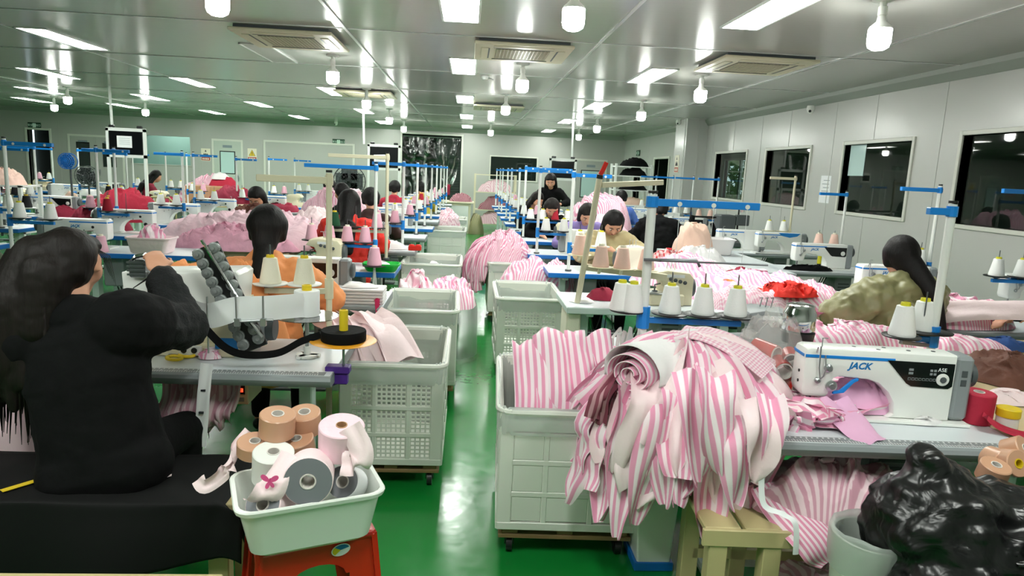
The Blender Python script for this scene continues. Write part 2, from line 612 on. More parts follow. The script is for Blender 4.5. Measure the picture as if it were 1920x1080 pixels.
# ceiling joints
n = 3
for y in (4.4, 6.9, 9.45, 11.9, 14.4, 16.9, 19.4):
    struct(MB().box(XL + .05, y - .01, CEIL - .006, XR - .09, y + .01, CEIL).build('trim_%d' % n, 'joint_alu', smooth=0)); n += 1
for x in (-12.1, -8.5, -4.9, -1.22, 1.22, 3.7):
    struct(MB().box(x - .014, YF + .05, CEIL - .009, x + .014, YB - .09, CEIL - .0005).build('trim_%d' % n, 'joint_alu', smooth=0)); n += 1
# baseboards
struct(MB().box(XR - .012, YF, 0, XR, 17.1, .1).build('baseboard_right', 'trim_light', smooth=0))
for i, (a, b_) in enumerate([(XL, -13.6), (-12.85, -2.2), (-.23, XR - .02)]):
    struct(MB().box(a, YB - .012, 0, b_, YB, .1).build('baseboard_back' if i == 0 else 'baseboard_back_%d' % i, 'trim_light', smooth=0))
# square column on the right wall
k = MB().box(XR - .45, 14.5, 0, XR, 15.3, CEIL); k.box(XR - .46, 14.6, 0, XR - .445, 14.64, CEIL); k.box(XR - .2, 14.49, 0, XR - .17, 14.51, CEIL)
struct(k.build('column', 'wall_paint', smooth=0))


def frame_ring(b, axis, c, d, u0, u1, z0, z1, w, bottom=True):
    for (a, e, p, q) in ((u0 - w, u0, z0 - (w if bottom else 0), z1 + w), (u1, u1 + w, z0 - (w if bottom else 0), z1 + w), (u0, u1, z1, z1 + w), (u0, u1, z0 - w, z0)):
        if (p, q) == (z0 - w, z0) and not bottom: continue
        if axis == 'X': b.box(c, a, p, c + d, e, q, .004)
        else: b.box(a, c, p, e, c + d, q, .004)


for i, w in enumerate(WIN):
    o = struct(thing('window_%d' % (i + 1), None, None)); 
    b = MB(); frame_ring(b, 'X', XR - .02, .14, *w, .045); b.build('window_frame', 'trim_light', o, smooth=0)
    MB().add([(XR + .05, w[0], w[2]), (XR + .05, w[0], w[3]), (XR + .05, w[1], w[3]), (XR + .05, w[1], w[2])], [(0, 1, 2, 3)]).build('glass_pane', 'window_glass', o, smooth=0)
for i, h in enumerate(BH[2:]):
    o = struct(thing('window_%d' % (5 + i), None, None))
    b = MB(); frame_ring(b, 'Y', YB - .02, .14, *h, .04); b.build('window_frame', 'trim_light' if i == 0 else 'wall_back_paint', o, smooth=0)
    MB().add([(h[0], YB + .05, h[2]), (h[1], YB + .05, h[2]), (h[1], YB + .05, h[3]), (h[0], YB + .05, h[3])], [(0, 1, 2, 3)]).build('glass_pane', 'window_glass' if i == 0 else 'door_glass', o, smooth=0)
# room behind the back-left window, lit by an added panel: pale blue-green wall close behind the pane
b = MB().box(-11.2, YB + 1.6, 0, -8.0, YB + 1.65, CEIL); b.box(-11.25, YB + .1, 0, -11.2, YB + 1.65, CEIL); b.box(-8.0, YB + .1, 0, -7.95, YB + 1.65, CEIL)
struct(b.build('wall_office', mt('office_wall', '#b2c2bd', .5), smooth=0))
# daylight opening of the corridor with bushes outside
o = struct(thing('window_7', None, None))
b = MB(); frame_ring(b, 'X', XR + 3.08, .14, 19.2, 21.6, .7, 2.3, .05); b.box(XR + 3.1, 20.3, .7, XR + 3.16, 20.42, 2.3)
b.build('window_frame', 'trim_light', o, smooth=0)
random.seed(5)
lf = MB()
for q in range(2600):
    c = Vector((XR + 5.2 + random.uniform(-.7, .7), random.uniform(20, 30), random.uniform(0, 4.2)))
    s = random.uniform(.1, .24); a = Vector((random.gauss(0, 1), random.gauss(0, 1), random.gauss(0, 1))).normalized(); e = a.orthogonal().normalized()
    lf.add([c - a * s, c + e * s * .5, c + a * s, c - e * s * .5], [(0, 1, 2, 3)])
tag(lf.build('hedge', 'green_leaf', smooth=0), 'sunlit green hedge seen through the farthest right wall window', 'hedge', kind='stuff')
struct(MB().box(XR + 3.25, 10, -.1, XR + 16, 40, -.02).build('ground', mt('outdoor_ground', '#8a9277', .9), smooth=0))

# doors ------------------------------------------------------------
dn = 1


def door(u0, u1, z1, leaf=True, glass=None, mat='wall_back_paint', axis='Y', double=False, grid_sign=False, dark=False):
    global dn
    o = struct(thing('door_%d' % dn, None, None)); dn += 1
    c = YB if axis == 'Y' else XR
    b = MB(); frame_ring(b, axis, c - .03, .06 if leaf else .14, u0, u1, 0, z1, .06, bottom=False)
    b.build('door_frame', 'trim_light', o, smooth=0)
    if leaf:
        spans = [(u0, (u0 + u1) / 2 - .004), ((u0 + u1) / 2 + .004, u1)] if double else [(u0, u1)]
        for j, (a, e) in enumerate(spans):
            lb = MB().box(a, c - .022, .01, e, c + .03, z1, .004) if axis == 'Y' else MB().box(c - .022, a, .01, c + .03, e, z1, .004)
            lf = lb.build('door_leaf', mat, o, smooth=0)
            if glass:
                g0, g1, h0, h1, gm = glass
                m0, m1 = a + (e - a) * g0, a + (e - a) * g1
                gb = MB().box(m0 - .03, c - .03, h0 - .03, m1 + .03, c - .022, h1 + .03, .003)
                gb.build('glazing_bead', 'black_plastic', lf, smooth=0)
                MB().box(m0, c - .034, h0, m1, c - .0305, h1).build('glass_pane', gm, lf, smooth=0)
            hx = e - .09 if j == 0 and not double else (e - .09 if j == 0 else a + .09)
            if axis == 'Y':
                hb = MB().box(hx - .02, c - .03, .95, hx + .02, c - .022, 1.15, .003)
                hb.tube([(hx, c - .03, 1.07), (hx, c - .08, 1.07), (hx - .12, c - .08, 1.07)], .009)
                hb.build('door_handle', 'steel', lf)
            if grid_sign:
                MB().box((a + e) / 2 - .14, c - .03, z1 - .2, (a + e) / 2 + .14, c - .022, z1 - .12).build('door_sign', 'ink_grey', lf, smooth=0)
    return o


mt('pane_dark', '#25302d', .06, spec=.8)
mt('pane_pale', '#bcd8d6', .06, spec=.8)
mt('door_green', '#b3bdb3', .35)
door(-13.55, -12.9, 2.25, leaf=False)
door(-12.3, -10.75, 2.12, double=True, glass=(.28, .72, 1.25, 1.92, 'pane_dark'), grid_sign=True)
door(-7.98, -7.15, 2.18, glass=(.25, .75, 1.2, 1.85, 'pane_pale'), mat='door_green', grid_sign=True)
door(-6.4, -3.7, 2.22, mat='wall_back_paint')
door(-2.15, -.28, 2.68, leaf=False)
door(3.45, 4.4, 2.1, glass=(.2, .8, .95, 1.78, 'pane_pale'), mat='wall_back_paint', grid_sign=True)
door(17.15, 18.5, 2.15, leaf=False, axis='X')
door(19.9, 20.75, 2.12, leaf=False, axis='X')
# roller shutter standing in the dark doorway
b = MB(); b.box(-1.1, YB + .32, 0, -.3, YB + .36, 2.66)
for q in range(32): b.box(-1.1, YB + .3, q * .083, -.3, YB + .33, q * .083 + .06, .006)
struct(b.build('door_%d' % dn, 'dark_shutter', smooth=0))

# ---------------------------------------------------------------- lamps
PAN = [(123, 73), (93, 137), (75, 169), (62, 187), (507, 100), (363, 154), (283, 182), (233, 198), (624, 171), (486, 195), (399, 210), (561, 219),
       (683, 208), (718, 229), (863, 5), (869, 124), (872, 186), (875, 218), (876, 237), (1450, 18), (1220, 142), (1118, 198), (1063, 227), (1028, 245)]
colname = {}


def place_words(x):
    return ('in the middle row above the aisle' if -1 < x < 1 else 'in the row nearest the right wall' if x > 1 else 'in the first row left of the aisle' if x > -3.4
            else 'in the second row left of the aisle' if x > -5.9 else 'in the third row left of the aisle' if x > -8.2 else 'in the fourth row left of the aisle' if x > -10.4 else 'in the leftmost row')


def ord_depth(k, n):
    return ['nearest', 'second nearest', 'third nearest', 'fourth nearest', 'fifth nearest'][k] if k < n - 1 or n == 1 else 'farthest'


def lamp_panel(lit):
    t = thing('ceiling_light', 'x', 'ceiling light')
    L, W = .66, .165
    b = MB()
    for (a, e, c_, d) in ((-W, -W + .018, -L, L), (W - .018, W, -L, L), (-W, W, -L, -L + .018), (-W, W, L - .018, L)): b.box(a, c_, -.014, e, d, 0)
    b.build('light_frame', 'white_paint', t, smooth=0)
    MB().box(-W + .018, -L + .018, -.010, W - .018, L - .018, -.002).build('diffuser', 'lamp_panel' if lit else 'lamp_off', t, smooth=0)
    return t


lp, lpo = lamp_panel(True), lamp_panel(False)
pts = [(G(x, y, CEIL), (x, y) == (507, 100)) for x, y in PAN]
rows = {}
for p, off in pts: rows.setdefault(place_words(p.x), []).append((p.y, p, off))
for w, l in rows.items():
    l.sort(key=lambda q: q[0])
    for i, (y, p, off) in enumerate(l):
        lab = ('unlit grey ceiling panel light beside the far left air conditioner' if off else '%s lit rectangular ceiling panel light %s' % (ord_depth(i, len(l)), w))
        dup(lpo if off else lp, (p.x, p.y, CEIL), 0, lab, 'ceiling panel lights')
for x in (-4.6, -2.3, -.1, 2.2):   # unseen panels added over the photographer to light the foreground, following the lamp grid
    dup(lp, (x, .95, CEIL), 0, 'added unseen ceiling panel light overhead in front of the first row', 'added ceiling panel lights overhead')
dup(lp, (-9.6, YB + .85, CEIL), PI / 2, 'added unseen panel light brightening the office behind the far left window')  # panel added out of sight so the office window looks pale
dup(lp, (1.4, YB + 1.6, CEIL), PI / 2, 'added unseen panel light brightening the dark room behind the back window')  # added out of view to lighten the rear wall behind the glass
wipe(lp); wipe(lpo)
BUL = [(408, 10), (1075, 38), (1648, 75), (624, 147), (687, 197), (979, 163), (948, 208), (920, 250), (1313, 182), (1202, 219), (1119, 243), (1085, 258), (730, 227), (757, 243), (127, 189), (102, 203), (273, 212)]
t = thing('bulb_lamp', 'x', 'bulb lamp')
MB().lathe([(.075, 0), (.075, -.012), (.05, -.022)], 20).build('ceiling_rose', 'white_plastic', t)
MB().lathe([(.022, -.022), (.022, -.05), (.03, -.055), (.03, -.11), (.024, -.115)], 14).build('lamp_holder', 'white_plastic', t)
MB().lathe([(.026, -.112), (.032, -.15), (.07, -.185), (.075, -.2)], 20, cap=False).build('bulb_neck', 'white_plastic', t)
MB().lathe([(.0745, -.2), (.0755, -.21), (.075, -.29), (.066, -.318), (.04, -.335), (.001, -.339)], 20).build('bulb_globe', 'lamp_bulb', t)
rows = {}
for x, y in BUL:
    p = G(x, y, 2.65)
    w = 'over the aisle' if 0 < p.x < 1 else 'along the right side' if p.x > 1 else 'just left of the aisle' if p.x > -3 else 'at the far left'
    rows.setdefault(w, []).append((p.y, p))
for w, l in rows.items():
    l.sort(key=lambda q: q[0])
    for i, (y, p) in enumerate(l):
        dup(t, (p.x, p.y, CEIL), 0, '%s bright white hanging bulb lamp %s' % (ord_depth(i, len(l)), w), 'hanging bulb lamps')
wipe(t)

# ---------------------------------------------------------------- air conditioners
def cassette(x, y, label, drop=.05):
    t = thing('air_conditioner', label, 'air conditioner', (x, y, CEIL - drop), 0, 'ceiling air conditioners')
    h = .49
    b = MB()
    b.box(-h, -h, -.012, h, h, .02, .008)
    b.build('panel', 'ac_cream', t, smooth=0)
    MB().box(-h + .04, -h + .04, .02, h - .04, h - .04, drop - .001).build('casing', 'grey_dark', t, smooth=0)
    b = MB().box(-.27, -.27, -.016, .27, .27, -.01)
    b.build('intake_grille', 'black_plastic', t, smooth=0)
    b = MB()
    for q in range(15):
        u = -.26 + q * .52 / 14
        b.box(u - .004, -.27, -.021, u + .004, .27, -.014); b.box(-.27, u - .004, -.021, .27, u + .004, -.014)
    b.build('grille_bars', 'ac_cream', t, smooth=0)
    for a in range(4):
        r = a * PI / 2
        b = MB().at(0, 0, 0, 0, 0, r); b.box(-.3, -.42, -.018, .3, -.345, -.011, .002)
        o = b.build('air_flap', 'ac_cream', t, smooth=0)
        b = MB().at(0, 0, 0, 0, 0, r); b.box(-.3, -.35, -.0195, .3, -.335, -.0175)
        b.build('flap_slot', 'grey_dark', o, smooth=0)
    return t


cassette(.5, 7.42, 'cream ceiling air conditioner nearest above the aisle')
cassette(.53, 13.95, 'cream ceiling air conditioner farther down the aisle, half behind a bulb')
cassette(-1.85, 7.45, 'cream ceiling air conditioner left of the aisle beside the unlit panel')
cassette(2.98, 7.4, 'cream ceiling air conditioner near the right wall')
cassette(-1.86, 12.6, 'cream ceiling air conditioner left of the aisle behind the bulb row')
# small ceiling things
t = thing('smoke_detector', 'small white smoke detector hanging below the ceiling over the aisle', 'smoke detector', (.17, 9.7, CEIL))
MB().lathe([(.05, 0), (.05, -.02), (.035, -.045), (.01, -.05)], 14).build('housing', 'white_plastic', t)
MB().tube([(.03, 0, -.02), (.12, 0, -.04)], .006).build('sensor_arm', 'steel', t)
for x, y, l in ((4.9, 9.9, 'white dome security camera in the corner above the right windows'), (-4.15, 21.9, 'white security camera under the back cove left of the curtain'), (4.5, 15.0, 'white security camera on the column top')):
    t = thing('security_camera', l, 'security camera', (x, y, CEIL - .135 if x > 4.6 else CEIL))
    MB().lathe([(.05, 0), (.055, -.03), (.055, -.06)], 16).build('mount', 'white_plastic', t)
    MB().ball((0, 0, -.065), .05, 14).build('dome', 'white_plastic', t)
    MB().ball((-.025, -.035, -.08), .02, 10).build('lens', 'black_plastic', t)
w = bpy.data.worlds.new('daylight'); scene.world = w
w.use_nodes = True
w.node_tree.nodes['Background'].inputs[0].default_value = (.8, .95, 1, 1)
w.node_tree.nodes['Background'].inputs[1].default_value = 1.2
# ================================================================ kit: tables, machines, stands, cones, crates
def make_table(style='blue', w=1.2, d=.56, h=.76, ruler=False, box=True):
    t = thing('sewing_table', 'x', 'table')
    e = {'blue': 'blue_paint', 'grey': 'table_edge', 'pale': 'table_leg'}[style]
    MB().box(-w / 2 + .004, -d / 2 + .004, h - .012, w / 2 - .004, d / 2 - .004, h, .002).build('tabletop', 'table_white', t, smooth=0)
    b = MB()
    if style == 'grey':
        b.prism([(-d / 2 - .018, h - .02), (-d / 2 - .012, h - .006), (-d / 2 + .004, h - .001), (d / 2 - .004, h - .001), (d / 2, h - .008), (d / 2, h - .05), (-d / 2, h - .05), (-d / 2 - .012, h - .036)], -w / 2, w / 2, 'X')
    else:
        b.box(-w / 2, -d / 2, h - .048, w / 2, d / 2, h - .001, .006)
    b.build('edge_band', e, t, smooth=30)
    if ruler:
        b = MB().box(-w / 2 + .04, -d / 2 + .006, h, w / 2 - .03, -d / 2 + .055, h + .0012)
        o = b.build('ruler_strip', 'grey_plastic', t, smooth=0)
        b = MB()
        for q in range(int((w - .1) / .01)):
            x = -w / 2 + .05 + q * .01
            l = .03 if q % 10 == 0 else (.022 if q % 5 == 0 else .014)
            b.box(x - .0012, -d / 2 + .008, h + .0012, x + .0012, -d / 2 + .008 + l, h + .0016)
        for q in range(int((w - .1) / .02)):
            x = -w / 2 + .055 + q * .02
            b.box(x - .003, -d / 2 + .042, h + .0012, x + .003, -d / 2 + .05, h + .0016)
        b.build('scale_marks', 'paper_white', o, smooth=0)
    for sx in (-1, 1):
        x = sx * (w / 2 - .17)
        b = MB()
        b.box(x - .03, -.045, .045, x + .03, .045, h - .05, .006)
        b.box(x - .035, -d / 2 + .01, 0.015, x + .035, d / 2 - .01, .05, .008)
        b.box(x - .025, -d / 2 + .05, h - .075, x + .025, d / 2 - .05, h - .048, .004)
        lg = b.build('leg', 'table_leg', t, smooth=0)
        for sy in (-1, 1):
            MB().cyl(x, sy * (d / 2 - .04), 0, .016, .022, 10).build('foot_pad', 'black_plastic', lg)
    MB().box(-w / 2 + .19, -.02, .1, w / 2 - .19, .02, .15, .004).build('crossbar', 'table_leg', t, smooth=0)
    b = MB(); b.prism([(-.13, .13), (.12, .13), (.12, .145), (-.13, .145)], -.24, .2, 'X'); b.build('treadle', 'grey_dark', t, smooth=0)
    if box:
        b = MB().box(.12, -.1, h - .33, .3, .14, h - .06, .012)
        o = b.build('motor_box', 'grey_plastic', t, smooth=30)
        b = MB()
        for q in range(5): b.box(.15, -.104, h - .29 + q * .035, .27, -.099, h - .275 + q * .035)
        b.build('vent_slots', 'grey_dark', o, smooth=0)
        b = MB()
        rnd = random.Random(int(w * 1000) + len(style))
        for q in range(3):
            x0 = .05 + q * .03
            b.tube([(x0, .05, h - .06), (x0 - .1, .02 + q * .02, h - .3), (x0 - .13 + q * .05, .05, .2), (x0 + .05, .03, .16), (x0 + .12, .05, h - .32)], .006, 6)
        b.build('cable', 'black_plastic', t)
    return t


def make_machine(front=True, fine=False, end='grey_plastic'):
    """lockstitch machine: needle head at -x, motor end at +x, worker on the -y side"""
    t = thing('sewing_machine', 'x', 'sewing machine')
    out = [(-.31, .255), (-.305, .268), (-.29, .275), (.265, .272), (.265, .012), (.03, .012), (.05, .03), (.045, .075), (.02, .115), (-.02, .148), (-.06, .16), (-.17, .166), (-.19, .158), (-.198, .14), (-.203, .095), (-.215, .082), (-.295, .082), (-.306, .09), (-.312, .11)]
    MB().prism(out, -.058, .058, 'Y', .012).build('body', 'machine_white', t, smooth=35)
    MB().prism([(-.34, 0), (.33, 0), (.33, .012), (-.34, .012)], -.088, .088, 'Y', .003).build('bed_plate', 'machine_white', t, smooth=0)
    b = MB()
    b.box(.264, -.056, .014, .335, .056, .27, .014)
    m = b.build('motor_end', end, t, smooth=40)
    MB().at(.335, 0, .19, 0, PI / 2).lathe([(.05, 0), (.05, .018), (.042, .024), (.02, .026)], 20).build('handwheel', 'grey_dark', m)
    b = MB()
    for s in (-1, 1): b.box(-.309, s * .0585 - .0015, .238, .03, s * .0585 + .0015, .25, .001)
    b.box(-.3135, -.05, .238, -.311, .05, .25, .001)
    b.build('blue_stripe', 'blue_bright', t, smooth=0)
    b = MB().cyl(-.26, 0, .03, .09, .006, 8); b.cyl(-.26, 0, .012, .05, .002, 6)
    b.build('needle_bar', 'steel', t)
    b = MB().cyl(-.245, .012, .035, .09, .005, 8); b.box(-.262, -.01, .015, -.238, .022, .02); b.box(-.255, -.005, .018, -.235, .016, .04)
    b.build('presser_foot', 'steel_dark', t)
    b = MB().box(-.285, -.06, .0125, -.2, .03, .0145); b.build('needle_plate', 'steel', t, smooth=0)
    b = MB().at(-.22, -.058, .2, PI / 2).lathe([(.016, 0), (.016, .008), (.01, .012), (.01, .022)], 12)
    b.at(-.255, -.058, .15, PI / 2).lathe([(.012, 0), (.012, .01), (.006, .016)], 10)
    b.build('tension_dial', 'steel', t)
    b = MB()
    b.tube([(-.27, -.062, .26), (-.272, -.075, .285), (-.262, -.075, .287), (-.255, -.063, .2), (-.25, -.07, .16)], .003, 6)
    b.tube([(-.235, -.06, .25), (-.232, -.07, .2), (-.24, -.075, .17), (-.25, -.065, .15)], .003, 6)
    b.tube([(-.24, -.03, .272), (-.24, -.03, .31), (-.22, -.03, .31)], .0025, 6)
    b.build('thread_guide', 'steel', t)
    # lift lever and rear details
    b = MB()
    b.at(-.18, .058, .2, -PI / 2).lathe([(.013, 0), (.013, .004)], 12)
    b.at(-.235, .058, .115, -PI / 2).lathe([(.02, 0), (.02, .004)], 14)
    for q in (-.1, -.03, .06, .12): b.at(q, .058, .2 - abs(q) * .3, -PI / 2).lathe([(.005, 0), (.005, .003)], 8)
    b.build('cover_plug', 'black_plastic', t)
    if front:
        b = MB(); b.prism([(.0, .243), (.255, .241), (.255, .152), (.24, .142), (.1, .146), (.082, .156)], -.0605, -.0575, 'Y')
        p = b.build('control_panel', 'black_screen', t, smooth=0)
        b = MB(); b.at(.215, -.0605, .178, PI / 2).lathe([(.024, 0), (.024, .003), (.018, .005)], 20)
        d = b.build('dial', 'white_plastic', p)
        if fine:
            MB().at(.215, -.066, .178, PI / 2).lathe([(.012, 0), (.012, .002)], 16).build('dial_button', 'grey_dark', p)
            b = MB()
            for q in range(8): b.box(.085 + q * .0135, -.0612, .17, .095 + q * .0135, -.0604, .18)
            for q in range(2):
                b.box(.085, -.0612, .193 + q * .014, .102, -.0604, .202 + q * .014)
                for j in range(2): b.box(.165 + j * .014, -.0612, .193 + q * .014, .175 + j * .014, -.0604, .202 + q * .014)
            b.build('panel_icons', 'grey_plastic', p, smooth=0)
            b = MB()
            for q in range(8): b.box(.0865 + q * .0135, -.0616, .1715, .0935 + q * .0135, -.0611, .1785)
            b.build('icon_faces', 'black_screen', p, smooth=0)
            text_mesh('A5E', .02, 'paper_white', p, (.21, -.0612, .215), (PI / 2, 0, 0), 'model_lettering')
            for q in range(2): MB().box(.287, -.0575, .19 - q * .036, .309, -.0555, .216 - q * .036, .001).build('button', 'grey_dark', m, smooth=0)
            b = MB(); b.prism([(-.165, .112), (-.12, .158), (-.1, .165), (-.1, .156), (-.115, .148), (-.15, .105), (-.19, .098), (-.19, .11)], -.064, -.05, 'Y', .002); b.build('finger_guard', 'blue_bright', t)
            b = MB(); b.at(-.2, -.058, .13, PI / 2).lathe([(.022, 0), (.022, .006), (.012, .01), (.012, .018)], 14); b.build('thread_take_up', 'steel', t)
            b = MB()
            for q in ((-.1, .01), (-.02, -.02), (.02, .02), (.1, -.01), (.2, .0)): b.cyl(q[0], q[1], .27, .2745, .008, 10)
            b.build('oil_plug', 'grey_dark', t)
            for z in (.135, .175): MB().at(-.3125, -.02, z, 0, -PI / 2).lathe([(.006, -.003), (.006, .002)], 8).build('screw_hole', 'black_plastic', t)
    lo = text_mesh('JACK', .036, 'ink_blue', t, (-.1, -.0585, .213), (PI / 2, 0, 0), 'logo', .3, bold=.0012)
    lo = text_mesh('JACK', .036, 'ink_blue', t, (-.02, .0585, .205), (PI / 2, 0, PI), 'logo', .3, bold=.0012)
    return t


def make_overlock(mat='cream_plastic'):
    """squat overlock machine, worker on the -y side"""
    t = thing('overlock_machine', 'x', 'sewing machine')
    MB().prism([(-.15, 0), (.17, 0), (.17, .2), (.14, .235), (-.02, .25), (-.1, .235), (-.13, .19), (-.06, .17), (-.04, .13), (-.05, .09), (-.15, .085)], -.1, .1, 'Y', .014).build('body', mat, t, smooth=35)
    b = MB().box(-.15, -.14, 0, .1, -.099, .085, .01); b.build('front_cover', mat, t, smooth=0)
    b = MB().box(-.17, -.15, .083, -.0, -.02, .092, .003); b.build('work_plate', 'steel', t, smooth=0)
    b = MB()
    for q in range(4): b.at(.0 + q * .035, -.1, .19 - q * .008, PI / 2).lathe([(.014, 0), (.014, .006), (.008, .01), (.008, .02)], 10)
    b.build('tension_dials', 'grey_dark', t)
    b = MB().tube([(-.06, -.06, .15), (-.1, -.06, .14), (-.1, -.06, .095)], .006, 6); b.box(-.115, -.075, .092, -.08, -.05, .1)
    b.build('presser_foot', 'steel_dark', t)
    b = MB().at(.17, 0, .12, 0, PI / 2).lathe([(.065, 0), (.07, .012), (.065, .03), (.03, .034)], 20); b.build('handwheel', 'grey_dark', t)
    b = MB()
    for q in range(3): b.tube([(.0 + q * .03, .02, .24), (.0 + q * .03, .0, .3), (-.02 + q * .03, -.02, .3)], .003, 6)
    b.build('thread_guide', 'steel', t)
    b = MB().box(-.03, -.103, .2, .1, -.1, .222); b.build('name_plate', 'paper_white', t, smooth=0)
    return t


def make_cone(mat, tip='yellow_plastic'):
    t = thing('thread_cone', 'x', 'thread cone')
    MB().lathe([(.053, 0), (.0545, .006), (.054, .012), (.035, .122), (.034, .128), (.028, .131)], 20).build('thread', mat, t, smooth=50)
    MB().lathe([(.021, .129), (.019, .145), (.0135, .146), (.013, .131)], 14, cap=False).build('core', tip, t)
    return t


CONES = {k: make_cone('cone_' + k, 'yellow_plastic' if k == 'white' else ('cone_cream' if k in ('pink', 'peach') else 'yellow')) for k in
         ('white', 'pink', 'peach', 'cream', 'red', 'magenta', 'green', 'black')}
cone_used = set()


def cone(kind, loc, label, group=None, s=1.0):
    o = dup(CONES[kind], loc, random.random() * 6, label, group, (s, s, s))
    return o


def make_stand(h=1.05, style='blue', cones=2, plate_z=.28, first=.09, pole='white_paint', disc='black_plastic', span=.2, two_sided=False, r=.0155):
    """thread stand clamped to a table top at its origin"""
    t = thing('thread_stand', 'x', 'thread stand')
    arm_m = {'blue': 'blue_bright', 'cream': 'cream_paint', 'white': 'white_paint'}[style]
    b = MB().tube([(0, 0, 0), (0, 0, h)], r, 10); b.build('pole', pole, t)
    b = MB().cyl(0, 0, 0, .015, r * 2, 12); b.cyl(0, 0, -.09, 0, r * .8, 8); b.build('base_flange', 'grey_dark', t)
    n = cones
    x0 = -span * (n - 1) / 2 if two_sided else (first if n > 1 else 0)
    xs = [x0 + span * k for k in range(n)]
    b = MB().box(min(xs + [0]) - .02, -.014, plate_z - .05, max(xs + [0]) + .03, .014, plate_z - .022, .003); b.cyl(0, 0, plate_z - .075, plate_z + .03, r * 1.45, 10)
    b.build('lower_arm', arm_m, t, smooth=30)
    for x in xs:
        y = -.03 if two_sided else 0
        dd = MB().lathe([(.012, -.02), (.03, -.012), (.085, -.004), (.088, .002), (.085, .004), (.02, .002)], 22, x, y, plate_z).build('cone_plate', disc, t)
        MB().cyl(x, y, plate_z, plate_z + .2, .0035, 6).build('spike', 'steel_dark', dd)
    b = MB().box((min(xs) if two_sided else .03) - .05, -.016, h - .054, max(xs) + .06, .016, h - .02, .003); b.cyl(0, 0, h - .06, h - .01, r * 1.3, 10)
    ua = b.build('upper_arm', arm_m, t, smooth=30)
    b = MB()
    for x in xs: b.at(x, -.017, h - .04, PI / 2).lathe([(.011, 0), (.011, .003), (.006, .003)], 12)
    b.build('eyelet', 'white_plastic' if style == 'blue' else 'grey_dark', ua)
    MB().cyl(0, 0, h + .004, h + .016, r * 1.05, 10).build('end_cap', 'black_plastic', t)
    t['xs'] = xs; t['pz'] = plate_z; t['yy'] = -.03 if two_sided else 0.
    return t


def place_cones(st, kinds, words, group, thread=True):
    xs = list(st['xs']); z = st['pz'] + st.location.z + .004
    c, s = math.cos(st.rotation_euler.z), math.sin(st.rotation_euler.z)
    sc = st.scale[0]
    res = []
    for i, k in enumerate(kinds):
        if not k or i >= len(xs): continue
        x = xs[i] * sc; y = st['yy'] * sc
        w = words if isinstance(words, str) else words[i]
        if '%' in w: w = w % (('first', 'second', 'third', 'fourth', 'fifth', 'sixth')[i])
        res.append(cone(k, (st.location.x + x * c - y * s, st.location.y + x * s + y * c, z), w, group))
    return res


def lattice(b, x0, x1, z0, z1, y, t, p, axis):
    """open grid of ribs"""
    nx = max(2, int((x1 - x0) / p)); nz = max(2, int((z1 - z0) / p))
    w = p * .2
    for i in range(nx + 1):
        x = x0 + (x1 - x0) * i / nx
        (b.box(x - w, y, z0, x + w, y + t, z1) if axis == 'Y' else b.box(y, x - w, z0, y + t, x + w, z1))
    for k in range(nz + 1):
        z = z0 + (z1 - z0) * k / nz
        (b.box(x0, y, z - w, x1, y + t, z + w) if axis == 'Y' else b.box(y, x0, z - w, y + t, x1, z + w))


